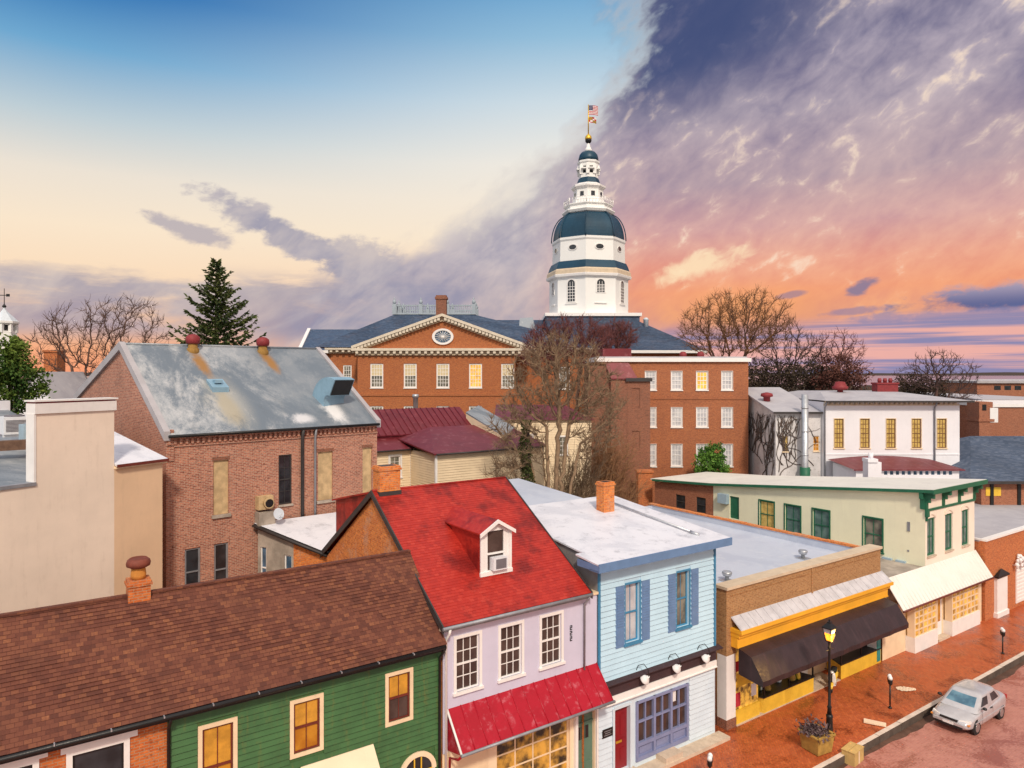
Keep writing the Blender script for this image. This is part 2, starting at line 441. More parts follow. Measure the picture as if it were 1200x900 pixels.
def brick(name, c1, c2, mortar, w=.215, h=.075, mort=.010, stain=.3, stainc=(.10, .07, .06), bmp=.5, pale=.0, sscale=.55):
    m, nt, b, uv, ob = base(name, .88)
    bt = nt.nodes.new('ShaderNodeTexBrick'); nt.links.new(uv.s, bt.inputs['Vector'])
    bt.inputs['Scale'].default_value = 1; bt.inputs['Brick Width'].default_value = w; bt.inputs['Row Height'].default_value = h
    bt.inputs['Mortar Size'].default_value = mort; bt.inputs['Mortar Smooth'].default_value = .3
    bt.inputs['Color1'].default_value = (*c1, 1); bt.inputs['Color2'].default_value = (*c2, 1); bt.inputs['Mortar'].default_value = (*mortar, 1)
    col = E(nt, bt.outputs['Color'])
    n1 = noise(nt, ob, sscale, 6, .65); n2 = noise(nt, ob, 7, 4, .6); n3 = noise(nt, uv, 9, 3, .6)
    col = mix(nt, n3.ss(.54, .68) * .6, col, scol(c2, .45))
    col = mix(nt, n3.ss(.45, .32) * .5, col, scol(c1, 1.4))
    col = mix(nt, (n1 * .75 + n2 * .25).ss(.5, .72) * stain, col, stainc)
    if pale: col = mix(nt, (noise(nt, ob, sscale * 1.7, 6, .7)).ss(.52, .66) * pale, col, (.52, .42, .34))
    setc(nt, b, col)
    bump(nt, b, (1 - E(nt, bt.outputs['Fac'])) + n3 * .5, bmp, .012)
    MATS[name] = m; return m
def shingle(name, stops, w=.30, h=.14, blotch=.35, blotchc=(.05, .02, .02), gap=.006, rough=.9):
    m, nt, b, uv, ob = base(name, rough)
    bt = nt.nodes.new('ShaderNodeTexBrick'); nt.links.new(uv.s, bt.inputs['Vector'])
    bt.inputs['Scale'].default_value = 1; bt.inputs['Brick Width'].default_value = w; bt.inputs['Row Height'].default_value = h
    bt.inputs['Mortar Size'].default_value = gap; bt.inputs['Mortar Smooth'].default_value = .1
    bt.inputs['Color1'].default_value = (0, 0, 0, 1); bt.inputs['Color2'].default_value = (1, 1, 1, 1); bt.inputs['Mortar'].default_value = (.0, .0, .0, 1)
    g, _, _ = sep(nt, E(nt, bt.outputs['Color']))
    n1 = noise(nt, ob, .8, 6, .65); n2 = noise(nt, uv, 22, 3, .6)
    col = (g * .75 + n2 * .5 - .12).ramp(stops)
    col = mix(nt, n1.ss(.48, .68) * blotch, col, blotchc)
    setc(nt, b, col); bump(nt, b, n2 + g * .6, .5, .01)
    MATS[name] = m; return m
def patchy(name, c, c2, c3, s1=.35, s2=2.2, rough=.7, metal=0., f2=.7, f3=.5, seam=None, seamc=None, bmp=.2, stretch=1., spec=.4):
    """roof sheets: patches of a second and third tone, optional seams along u"""
    m, nt, b, uv, ob = base(name, rough, metal, spec)
    u, v, _ = sep(nt, uv)
    q = comb(nt, u, v * stretch, 0.)
    n1 = noise(nt, q, s1, 7, .68, .4); n2 = noise(nt, q, s2, 6, .65, .2); n3 = noise(nt, ob, 20, 3, .6)
    col = mix(nt, (n1 * .8 + n3 * .2).ss(.46, .60) * f2, c, c2)
    col = mix(nt, (n2 * .85 + n3 * .15).ss(.52, .68) * f3, col, c3)
    if seam:
        k = ((u / seam)._m('FRACT') - .5)._m('ABSOLUTE')
        col = mix(nt, k.ss(.47, .49) * .5, col, seamc or scol(c, .5))
        bump(nt, b, n3 * .3 + k.ss(.46, .49), .5, .02)
    elif bmp: bump(nt, b, n3 + n2, bmp, .01)
    setc(nt, b, col)
    MATS[name] = m; return m
def glass(name, c=(.02, .025, .03), rough=.08, var=.5, c2=None):
    m, nt, b, uv, ob = base(name, rough, 0, .5)
    n = noise(nt, ob, 1.7, 3, .5)
    setc(nt, b, mix(nt, n.ss(.35, .65) * var, c, c2 or scol(c, 3)))
    w = noise(nt, ob, .9, 1, .4); bump(nt, b, w, .08, .02)
    MATS[name] = m; return m
def lit(name, c, c2, strength, scale=2.2):
    m, nt, b, uv, ob = base(name, .25)
    n = noise(nt, ob, scale, 4, .6)
    col = mix(nt, n.ss(.34, .66), c2, c)
    setc(nt, b, col); nt.links.new(col.s, b.inputs['Emission Color']); b.inputs['Emission Strength'].default_value = strength
    MATS[name] = m; return m

# walls
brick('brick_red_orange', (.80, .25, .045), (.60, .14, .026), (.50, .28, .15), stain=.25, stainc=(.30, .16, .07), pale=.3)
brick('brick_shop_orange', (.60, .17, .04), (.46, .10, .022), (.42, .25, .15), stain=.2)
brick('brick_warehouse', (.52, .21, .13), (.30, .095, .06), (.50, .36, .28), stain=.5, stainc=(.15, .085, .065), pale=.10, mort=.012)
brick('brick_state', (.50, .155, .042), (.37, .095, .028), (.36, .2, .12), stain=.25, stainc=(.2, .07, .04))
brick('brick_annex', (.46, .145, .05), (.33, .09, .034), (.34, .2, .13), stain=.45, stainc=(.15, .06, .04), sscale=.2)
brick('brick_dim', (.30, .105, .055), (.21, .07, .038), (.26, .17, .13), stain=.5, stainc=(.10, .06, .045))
brick('brick_parapet', (.42, .22, .09), (.33, .155, .06), (.42, .28, .15), stain=.3, stainc=(.2, .1, .045))
brick('brick_far', (.40, .14, .07), (.30, .09, .045), (.36, .22, .15), stain=.3)
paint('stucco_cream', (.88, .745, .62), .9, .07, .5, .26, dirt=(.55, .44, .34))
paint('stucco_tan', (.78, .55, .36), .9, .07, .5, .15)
paint('stucco_grey', (.42, .36, .30), .95, .3, 1.2, .5)
paint('green_siding', (.052, .140, .048), .5, .22, 1.0, .40, dirt=(.20, .15, .03))
paint('blue_siding', (.50, .72, .86), .5, .06, 1.0, .16, dirt=(.40, .52, .56))
paint('white_siding', (.62, .73, .82), .5, .06, 1.0, .14)
paint('lilac_wall', (.60, .58, .72), .75, .06, .8, .12)
paint('cream_wall', (.88, .85, .62), .8, .05, .6, .14, dirt=(.55, .50, .36))  # greener than the front: cool sky light on this side put into the paint
paint('cream_front', (.88, .78, .66), .8, .05, .6, .14, dirt=(.5, .42, .34))
paint('cream_clap', (.82, .67, .46), .7, .08, .8, .18)
paint('white_wall', (.80, .80, .84), .8, .05, .4, .14, dirt=(.5, .5, .55))
paint('white_ivy_wall', (.66, .64, .64), .9, .22, .5, .55, streak=False, dirt=(.22, .18, .15))
paint('tower_white', (.84, .84, .82), .6, .03, .2, .10, dirt=(.55, .55, .55))
paint('pale_side', (.66, .66, .76), .8, .08, .8, .2)
paint('grey_side', (.28, .26, .26), .9, .25, 1.2, .5)
# trim
paint('trim_white', (.84, .82, .80), .5, .05, 2, .12)
paint('trim_cream', (.84, .66, .44), .5, .08, 2, .15)
paint('trim_peach', (.90, .72, .50), .6, .06, 2, .12)
paint('trim_blue', (.055, .24, .42), .45, .1, 2, .15)
paint('trim_periwinkle', (.135, .245, .44), .5, .1, 2, .15)
paint('trim_purple', (.22, .25, .42), .5, .1, 2, .15)
paint('trim_green', (.02, .14, .075), .5, .15, 2, .2)
paint('trim_teal', (.03, .26, .25), .5, .15, 2, .2)
paint('trim_red_sash', (.16, .03, .02), .5, .2, 2, .2)
paint('trim_dark', (.045, .04, .04), .5, .2, 3, .2)
paint('trim_lead', (.30, .31, .34), .5, .2, 2, .3, metal=.3); paint('lead_pale', (.56, .55, .58), .6, .15, 2, .45, dirt=(.32, .30, .32))
paint('cornice_cream', (.70, .62, .50), .7, .1, 2, .25); paint('rail_grey', (.34, .40, .45), .6, .1, 2, .2); paint('cornice_tan', (.62, .50, .36), .7, .1, 2, .2)
paint('yellow_fascia', (.86, .42, .03), .5, .08, 1.2, .15, dirt=(.55, .22, .02))
paint('yellow_panel', (.80, .50, .05), .5, .12, 2, .25, dirt=(.4, .22, .02))
paint('sign_brown', (.055, .03, .035), .6, .2, 2, .2)
paint('door_red', (.24, .012, .018), .35, .1, 3, .1)
paint('door_green', (.11, .20, .15), .5, .1, 3, .2)
paint('stone', (.62, .50, .38), .9, .15, 3, .3)
paint('wood_fence', (.16, .09, .06), .9, .3, 4, .4)
paint('terracotta', (.20, .05, .03), .7, .25, 5, .4)
paint('ochre_pot', (.62, .26, .05), .8, .2, 5, .3)
paint('ochre_wood', (.20, .10, .04), .7, .15, 3, .2); paint('iron_black', (.012, .012, .013), .4, .2, 4, .15)
paint('galv', (.55, .57, .60), .4, .15, 4, .25, metal=.7)
paint('ac_white', (.72, .74, .78), .5, .08, 3, .2)
paint('ac_grille', (.16, .15, .17), .6, .1, 6, .1)
paint('dish_grey', (.60, .66, .72), .5, .1, 3, .15)
paint('vent_blue', (.26, .42, .54), .4, .12, 2, .2, metal=.2)
paint('vent_red', (.25, .03, .035), .6, .2, 4, .3)
paint('elec_box', (.36, .48, .56), .5, .1, 4, .2)
# roofs
shingle('roof_brown', [(0, (.075, .025, .018)), (.3, (.125, .040, .025)), (.55, (.155, .052, .031)), (.8, (.185, .066, .036)), (.92, (.24, .088, .04)), (1, (.33, .15, .09))], w=.17, h=.115, blotch=.40, blotchc=(.095, .034, .022))
shingle('roof_red', [(0, (.32, .016, .010)), (.4, (.38, .020, .012)), (.75, (.42, .026, .015)), (1, (.47, .045, .028))], w=.16, h=.12, blotch=.85, blotchc=(.15, .007, .006), gap=.002, rough=.5)
shingle('roof_slate', [(0, (.028, .046, .082)), (.5, (.045, .075, .135)), (.8, (.065, .10, .165)), (1, (.13, .15, .20))], w=.32, h=.22, blotch=.3, blotchc=(.09, .07, .08), rough=.5)
shingle('roof_slate_blue', [(0, (.05, .075, .12)), (.5, (.075, .105, .165)), (1, (.13, .16, .22))], w=.3, h=.2, blotch=.25, blotchc=(.12, .14, .18), rough=.7)
patchy('roof_silver', (.30, .33, .36), (.155, .185, .215), (.50, .50, .50), .28, 1.9, .55, .15, .8, .62, stretch=.6)
patchy('roof_white', (.74, .75, .81), (.58, .60, .67), (.34, .35, .39), .45, 1.5, .45, 0, .75, .55)
patchy('roof_membrane', (.54, .59, .69), (.44, .49, .60), (.66, .69, .74), .3, 1.4, .42, 0, .7, .45)
patchy('roof_cream', (.74, .72, .66), (.62, .60, .56), (.5, .47, .44), .5, 1.6, .6, 0, .5, .3)
patchy('roof_grey', (.44, .43, .46), (.34, .33, .37), (.56, .54, .55), .4, 1.4, .7, 0, .6, .4)
patchy('roof_maroon', (.15, .013, .024), (.105, .009, .016), (.36, .09, .11), .5, 2.0, .4, .15, .6, .35, seam=.5, seamc=(.10, .01, .015))
patchy('roof_maroon_flat', (.17, .022, .030), (.12, .014, .020), (.36, .15, .16), .5, 2.0, .5, .1, .6, .5)
patchy('awning_red', (.42, .008, .024), (.33, .005, .016), (.60, .20, .24), .6, 2.6, .35, .1, .6, .5)
patchy('awning_white', (.84, .80, .74), (.74, .69, .63), (.9, .88, .85), .5, 2.0, .5, 0, .5, .3)
paint('awning_black', (.034, .020, .023), .38, .25, 1.2, .25, dirt=(.16, .08, .09))
paint('awning_cream', (.84, .70, .50), .8, .05, 1.2, .1)
paint('dome_blue', (.008, .048, .088), .42, .2, .3, .25, metal=.1, dirt=(.05, .12, .15))
paint('rust_stain', (.30, .17, .045), .9, .3, 3, .4)
# glass
glass('glass_dark', (.018, .02, .024)); glass('glass_brown', (.05, .032, .028), c2=(.12, .08, .07))
glass('glass_sky', (.10, .16, .22), .05); glass('glass_car', (.05, .13, .20), .04, .8, (.16, .32, .42))
glass('glass_curtain', (.58, .58, .60), .2, .6, (.34, .34, .38)); glass('glass_blue', (.05, .09, .14), .06)
glass('glass_green', (.08, .15, .14), .08, .6, (.20, .30, .28))
glass('glass_amber', (.42, .155, .012), .15, .7, (.62, .29, .03))
glass('glass_office', (.10, .10, .085), .08, .8, (.30, .28, .22))
paint('blind_cream', (.68, .56, .34), .8, .1, 4, .1); paint('blind_sunset', (.62, .30, .035), .7, .25, 3, .3)
paint('boarded', (.58, .42, .23), .85, .25, 3, .5); paint('curtain_white', (.70, .68, .66), .8, .15, 5, .1)
lit('lit_yellow', (.60, .42, .13), (.40, .27, .08), .16, 3.5); lit('lit_pane', (.90, .52, .10), (.62, .34, .06), .4, 2); lit('lit_shop', (.95, .55, .09), (.10, .05, .02), .42, 3.0)
lit('shop_glass', (.62, .33, .06), (.03, .025, .02), .22, 1.6); lit('lit_lattice', (.80, .46, .09), (.30, .15, .03), .30, 2.0); lit('lit_orange', (.95, .45, .03), (.6, .26, .03), .5, 2)
lit('lamp_flame', (1.0, .36, .03), (1.0, .26, .015), 2.4, 9)
# ground
def pavers(name, c1, c2, mortar, w, h, patch, wet, ang=45):
    m, nt, b, uv, ob = base(name, .7)
    u, v, _ = sep(nt, uv); ca, sa = math.cos(R(ang)), math.sin(R(ang))
    q = comb(nt, u * ca + v * sa, v * ca - u * sa, 0.)
    bt = nt.nodes.new('ShaderNodeTexBrick'); nt.links.new(q.s, bt.inputs['Vector'])
    bt.inputs['Scale'].default_value = 1; bt.inputs['Brick Width'].default_value = w; bt.inputs['Row Height'].default_value = h
    bt.inputs['Mortar Size'].default_value = .007
    bt.inputs['Color1'].default_value = (*c1, 1); bt.inputs['Color2'].default_value = (*c2, 1); bt.inputs['Mortar'].default_value = (*mortar, 1)
    n1 = noise(nt, uv, .5, 6, .68, .5); n2 = noise(nt, uv, 2.6, 6, .7); n3 = noise(nt, uv, 11, 3, .6)
    col = mix(nt, n2.ss(.5, .7) * .45, E(nt, bt.outputs['Color']), patch)
    col = mix(nt, (n1 * .7 + n3 * .3).ss(.48, .60) * .8, col, wet)
    sp = noise(nt, uv, 5.2, 2, .5).ss(.70, .74); col = mix(nt, sp * .7, col, (.10, .03, .015))
    setc(nt, b, col)
    r = n1.lin(.38, .60, .60, .20); nt.links.new(r.s, b.inputs['Roughness'])
    bump(nt, b, n3 + (1 - E(nt, bt.outputs['Fac'])), .4, .01)
    MATS[name] = m
pavers('pavement_brick', (.54, .125, .035), (.40, .08, .022), (.30, .10, .05), .2, .1, (.54, .16, .05), (.15, .032, .014))
pavers('road_brick', (.50, .21, .165), (.42, .165, .13), (.46, .25, .2), .2, .1, (.60, .30, .22), (.26, .075, .05), 0)
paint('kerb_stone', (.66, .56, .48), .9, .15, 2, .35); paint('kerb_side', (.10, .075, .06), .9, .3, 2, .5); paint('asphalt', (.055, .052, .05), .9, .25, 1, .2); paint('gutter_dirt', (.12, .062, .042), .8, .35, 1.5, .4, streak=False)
patchy('ground_town', (.09, .075, .055), (.05, .06, .035), (.14, .11, .09), .02, .15, .95)
m, nt, b, uv, ob = base('water', .12, 0, .5); setc(nt, b, mix(nt, noise(nt, ob, .004, 3), (.05, .08, .13), (.10, .13, .19))); MATS['water'] = m
# plants
def bark(name, c, c2, s=3):
    m, nt, b, uv, ob = base(name, .95); n = noise(nt, ob, s, 4, .6)
    setc(nt, b, mix(nt, n.ss(.35, .65), c, c2)); MATS[name] = m
def leaf(name, c, c2, c3, s=.9):
    m, nt, b, uv, ob = base(name, .75, 0, .25)
    n = noise(nt, ob, s, 3, .6); n2 = noise(nt, ob, s * 9, 2, .5)
    col = mix(nt, n.ss(.36, .64), c, c2); col = mix(nt, n2.ss(.55, .72), col, c3)
    setc(nt, b, col); MATS[name] = m
bark('bark_brown', (.10, .055, .045), (.17, .10, .075)); bark('bark_pale', (.30, .20, .12), (.20, .13, .08)); bark('bark_red', (.20, .065, .06), (.13, .05, .05))
bark('bark_sunlit', (.26, .12, .045), (.13, .07, .05), .6); bark('bark_dark', (.055, .035, .034), (.11, .06, .05)); bark('bark_tan', (.36, .19, .09), (.24, .12, .06))  # gold bark: sunset light on the crown painted into its colour
bark('vine', (.06, .045, .04), (.14, .10, .08))
leaf('needles', (.030, .060, .020), (.10, .125, .032), (.17, .17, .05), .5); leaf('leaf_green', (.03, .075, .012), (.11, .17, .025), (.18, .22, .04), .5)
leaf('leaf_shrub', (.03, .10, .015), (.10, .22, .03), (.18, .28, .05), .8); leaf('leaf_ivy', (.03, .045, .012), (.08, .095, .025), (.14, .13, .04), 1.2)
leaf('leaf_dark', (.03, .022, .018), (.06, .042, .026), (.09, .055, .03), .4); leaf('leaf_rust', (.08, .03, .025), (.13, .05, .035), (.17, .075, .05), .5); leaf('dry_plant', (.05, .03, .04), (.12, .07, .08), (.5, .42, .36), 6)
# car and small things
m, nt, b, uv, ob = base('car_paint', .22, .35, .5); n = noise(nt, ob, 3, 3); setc(nt, b, mix(nt, n.ss(.3, .7), (.50, .49, .51), (.58, .57, .59)))
b.inputs['Coat Weight'].default_value = .6; b.inputs['Coat Roughness'].default_value = .05; MATS['car_paint'] = m
paint('tyre', (.02, .02, .02), .85, .2, 6, .2); paint('rim', (.45, .45, .46), .3, .1, 6, .2, metal=.8); paint('car_black', (.015, .015, .016), .45, .1, 4, 0)
paint('headlamp', (.75, .72, .70), .1, .1, 6, 0, spec=.8); paint('tail_red', (.4, .02, .02), .2, .1, 6, 0); paint('amber_lens', (.75, .28, .05), .2, .1, 6, 0)
paint('tub_wood', (.40, .24, .055), .8, .25, 4, .4); paint('carton', (.56, .38, .14), .85, .15, 3, .3); paint('paper', (.80, .62, .45), .9, .1, 3, .2)
paint('yellow_paint', (.78, .50, .05), .4, .1, 3, .1); paint('plastic_white', (.8, .8, .8), .4, .06, 3, .15); paint('flag_red', (.50, .03, .05), .8, .1, 2, 0); paint('flag_white', (.8, .78, .78), .8, .05, 2, 0); paint('flag_blue', (.02, .03, .12), .8, .1, 2, 0)
paint('gold', (.75, .48, .06), .35, .1, 3, .1, metal=.6); paint('flag_gold', (.75, .40, .05), .8, .1, 2, 0)
paint('far_roof', (.42, .40, .42), .9, .1, 1, .2); paint('far_wall', (.52, .40, .34), .9, .1, 1, .2)
M = MATS
# ------------------------------------------------------------------ ground, road, pavement
def sheet(name, pts, mat, kind='structure', th=None):
    mb = MB()
    if th: mb.slab(pts, th)
    else: mb.face(pts)
    o = mb.build(name, mat); o['kind'] = kind; return o
TF = 19.8                                                       # the front line of the row
RZ = -.32
sheet('ground', [(-6000, -3000, -.46), (6000, -3000, -.46), (6000, 900, -.46), (-6000, 900, -.46)], M['ground_town'])
sheet('water', [(-9000, 700, -.30), (9000, 700, -.30), (9000, 14000, -.30), (-9000, 14000, -.30)], M['water'])
sheet('road', [st(-40, -14, RZ), st(140, -14, RZ), st(140, 15.8, RZ), st(-40, 15.8, RZ)], M['road_brick'])
rg = random.Random(9); ge = [st(140 - i * .45, 15.52 + .10 * math.sin(i * .31) + rg.uniform(-.05, .05), RZ + .006) for i in range(401)]
sheet('gutter', ge[::-1] + [st(140, 15.8, RZ + .006), st(-40, 15.8, RZ + .006)], M['gutter_dirt'])
mb = MB()
mb.slab([st(-40, 16.0, 0), st(140, 16.0, 0), st(140, 21.5, 0), st(-40, 21.5, 0)], .33)
def st_uv(o, a):                                                 # lay the paving bond along the street
    me = o.data; 
    for l in me.loops:
        v = me.vertices[l.vertex_index].co; q = rot(v.x, v.y, -YAW); me.uv_layers[0].data[l.index].uv = (q[0], q[1])
o = mb.build('pavement', M['pavement_brick']); o['kind'] = 'structure'; st_uv(o, 0)
st_uv(bpy.data.objects['road'], 0)
mb = MB(); rk = random.Random(3)
s_ = -40.
while s_ < 140:
    l = 1.5 + rk.random() * .5; dz = rk.random() * .012
    a = [st(s_ + .008, 15.78, RZ - .05), st(s_ + l - .008, 15.78, RZ - .05), st(s_ + l - .008, 15.995, RZ - .05), st(s_ + .008, 15.995, RZ - .05)]
    b = [(p.x, p.y, .006 + dz) for p in a]
    a = [tuple(p) for p in a]
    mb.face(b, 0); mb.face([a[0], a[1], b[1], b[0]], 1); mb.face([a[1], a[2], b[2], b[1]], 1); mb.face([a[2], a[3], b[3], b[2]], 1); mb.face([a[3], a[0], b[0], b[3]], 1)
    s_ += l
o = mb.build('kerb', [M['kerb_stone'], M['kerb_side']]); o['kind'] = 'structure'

def gutter_pipe(b, name, mat, path, r=.045, parent=None):
    mb = MB(); mb.tube(path, r, 8); return b.add(name, mb, mat, parent)
def chimney(b, x, y, z0, z1, w, d, mat='brick_red_orange', cap=True, parent=None, pot=None, name='chimney'):
    mb = MB(); mb.box(x - w / 2, x + w / 2, y - d / 2, y + d / 2, z0, z1 - .16)
    if cap:
        mb.box(x - w / 2 - .04, x + w / 2 + .04, y - d / 2 - .04, y + d / 2 + .04, z1 - .16, z1 - .08)
        mb.box(x - w / 2 - .01, x + w / 2 + .01, y - d / 2 - .01, y + d / 2 + .01, z1 - .08, z1)
    mb.box(x - w / 2 + .12, x + w / 2 - .12, y - d / 2 + .12, y + d / 2 - .12, z1, z1 + .012, 1)
    return b.add(name, mb, [M[mat], M['iron_black']], parent)

# ------------------------------------------------------------------ A: low house, green clapboard and orange brick under one brown roof
def build_green_house():
    b = Bld('row_house', 'low house of green clapboard and orange brick under one long brown shingle roof', 'house', (-4, TF))
    F = Face(b, (-5.5, TF), (10.95, TF)); zt = 6.72
    xb = F.p(196, 830)[0]
    gw = [F.rect(*r) for r in ((237, 855, 273, 950), (344, 825, 374.5, 884), (455, 793, 480, 847))]
    fix = []
    for w, (xl, xr) in zip(gw, ((237, 273), (344, 374.5), (455, 480))): fix.append(w)
    bw = [F.rect(85, 885, 145, 945), F.rect(-8, 907, 38, 970)]
    arch_c = F.p(489, 905); ra = .50
    arch = (arch_c[0] - ra, 2.0, arch_c[0] + ra, arch_c[1])
    mb = MB()
    F.wall(mb, 0, zt, bw, 0, xb, 0)
    o_wall = b.add('brick_wall', mb, M['brick_shop_orange'], label='orange brick wall')
    mb = MB(); ops = gw + [arch]
    F.wall(mb, 0, zt, ops, xb, F.L, 0); F.siding(mb, 0, zt, [grow(w, .12) for w in gw] + [(arch[0] - .1, arch[1] - .1, arch[2] + .1, arch[3] + ra + .1)], xb + .04, F.L - .02, .17)
    b.add('clapboard_wall', mb, M['green_siding'], label='green clapboard wall')
    mb = MB(); G = Face(b, (10.95, TF), (10.95, TF + 4.7)); G.wall(mb, 0, zt); mb.face([G.P(0, zt), G.P(4.7, zt), G.P(2.35, 9.2)])
    K = Face(b, (10.95, TF + 4.7), (-5.5, TF + 4.7)); K.wall(mb, 0, zt)
    L = Face(b, (-5.5, TF + 4.7), (-5.5, TF)); L.wall(mb, 0, zt); mb.face([L.P(0, zt), L.P(4.7, zt), L.P(2.35, 9.2)])
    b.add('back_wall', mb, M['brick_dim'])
    for w, f in zip(gw, (.95, .95, .55)):
        window(F, w, M['trim_red_sash'], M['glass_amber'] if f > .6 else M['glass_brown'], 2, 2, casing=.11, cmat=M['trim_cream'], sill=False, depth=.07, blind=(M['blind_sunset'], .5))  # amber of the reflected sunset painted into panes and blinds
    for w in bw:
        ww = window(F, w, M['iron_black'], M['glass_dark'], 1, 1, fw=.04, casing=.13, cmat=M['trim_white'], sill=False, sash=False, depth=.08)
        k = MB(); F.box(k, w[0] - .24, w[2] + .30, w[3] + .10, w[3] + .38, .0, .07); b.add('lintel', k, M['trim_white'], ww)
    # arched doorway head
    mb = MB(); n = 16
    for i in range(n):
        a, c = math.pi * i / n, math.pi * (i + 1) / n
        for r0, r1, o in ((ra, ra + .15, .06),):
            q = [F.P(arch_c[0] + r * math.cos(t), arch_c[1] + r * math.sin(t), o) for r, t in ((r0, a), (r1, a), (r1, c), (r0, c))]
            q0 = [F.P(arch_c[0] + r * math.cos(t), arch_c[1] + r * math.sin(t), -.1) for r, t in ((r0, a), (r1, a), (r1, c), (r0, c))]
            mb.face(q); mb.face([q[1], q0[1], q0[2], q[2]]); mb.face([q[0], q[3], q0[3], q0[0]])
    F.box(mb, arch_c[0] - ra - .11, arch_c[0] - ra, 0, arch_c[1], -.1, .04); F.box(mb, arch_c[0] + ra, arch_c[0] + ra + .11, 0, arch_c[1], -.1, .04)
    fr = b.add('arched_doorway', mb, M['trim_peach'])
    mb = MB()
    mb.face([F.P(arch_c[0] + ra * math.cos(math.pi * i / n), arch_c[1] + ra * math.sin(math.pi * i / n), .012) for i in range(n + 1)])
    F.quad(mb, arch_c[0] - ra, arch_c[0] + ra, 2.0, arch_c[1], -.06)
    b.add('pane', mb, M['glass_dark'], fr)
    mb = MB()
    for a in (-.06, .06): F.box(mb, arch_c[0] + a * 2 - .02, arch_c[0] + a * 2 + .02, arch_c[1], arch_c[1] + ra * .92, .03, .05)
    F.box(mb, arch_c[0] - ra, arch_c[0] + ra, arch_c[1] - .03, arch_c[1] + .03, .03, .05)
    b.add('glazing_bar', mb, M['yellow_panel'], fr)
    # roof
    ez, rz, et, rt_ = 6.93, 9.33, TF - .35, 22.1
    mb = MB()
    courses(mb, (-5.8, et, ez), (10.98, et, ez), (-5.8, rt_, rz), (10.98, rt_, rz), .115, .014)
    bt = 2 * rt_ - et
    courses(mb, (10.98, bt, ez), (-5.8, bt, ez), (10.98, rt_, rz), (-5.8, rt_, rz), .115, .014)
    mb.box(-5.8, 10.98, rt_ - .09, rt_ + .09, rz - .03, rz + .035)
    mb.face([(-5.8, et, ez - .06), (-5.8, bt, ez - .06), (10.98, bt, ez - .06), (10.98, et, ez - .06)])
    r = b.add('roof', mb, M['roof_brown'])
    mb = MB(); x0 = b.hz(200, 838, 6.9)[0]
    mb.tube([(-5.9, et - .05, ez - .06), (10.9, et - .05, ez - .06)], .065, 8)
    mb.box(-5.8, 10.95, et + .02, et + .05, ez - .2, ez - .01)
    k = -5.2
    while k < 10.8: mb.box(k, k + .03, et - .13, et + .02, ez - .03, ez + .012, 1); k += 1.15
    b.add('gutter', mb, [M['iron_black'], M['galv']], r)
    for a, nm in ((xb + .02, 'downpipe'), (F.L - .10, 'downpipe')):
        P = F.P
        gutter_pipe(b, 'downpipe', M['iron_black'], [P(a, 6.85, .36), P(a, 6.7, .34), P(a, 6.45, .10), P(a, 4, .08), P(a, .0, .08)], .045)
    # chimney with a round pot on the ridge
    cx = 2.62; ch = chimney(b, cx, rt_ + .05, rz - .45, rz + .42, .56, .50, 'brick_shop_orange', parent=r)
    mb = MB(); mb.lathe([(.20, 0), (.215, .1), (.19, .3), (.17, .34)], (cx, rt_ + .05, rz + .42), 16); b.add('chimney_pot', mb, M['ochre_pot'], ch) if False else None
    mb2 = MB(); mb2.lathe([(.19, 0), (.20, .12), (.18, .26), (.18, .30)], (cx, rt_ + .05, rz + .42), 16); 
    mb2.lathe([(.18, .30), (.30, .36), (.315, .44), (.29, .52), (.22, .58), (.20, .55)], (cx, rt_ + .05, rz + .42), 18, 1)
    b.add('chimney_pot', mb2, [M['ochre_pot'], M['terracotta']], r)
    # cloth awning over the shop
    a0, a1 = F.p(352, 897)[0], F.p(437, 871)[0]; zt_ = 4.36
    mb = MB(); P = F.P
    mb.face([P(a0, zt_ - 1.0, 1.0), P(a1 + .0, zt_ - 1.0, 1.0), P(a1, zt_, .02), P(a0, zt_, .02)])
    mb.face([P(a0, zt_ - 1.25, 1.0), P(a1, zt_ - 1.25, 1.0), P(a1, zt_ - 1.0, 1.0), P(a0, zt_ - 1.0, 1.0)])
    mb.face([P(a1, zt_ - 1.25, 1.0), P(a1, zt_ - 1.25, .02), P(a1, zt_, .02), P(a1, zt_ - 1.0, 1.0)])
    mb.face([P(a0, zt_ - 1.25, .02), P(a0, zt_ - 1.25, 1.0), P(a0, zt_ - 1.0, 1.0), P(a0, zt_, .02)])
    b.add('awning', mb, M['awning_cream'])
    mb = MB(); q = F.p(426, 890)
    mb.lathe([(.05, -.2), (.07, -.1), (.07, 0), (.03, .05)], P(q[0], q[1] - .05, .25), 10); mb.tube([P(q[0], q[1], 0), P(q[0], q[1], .25)], .012, 6)
    b.add('lamp', mb, M['iron_black'])
build_green_house()

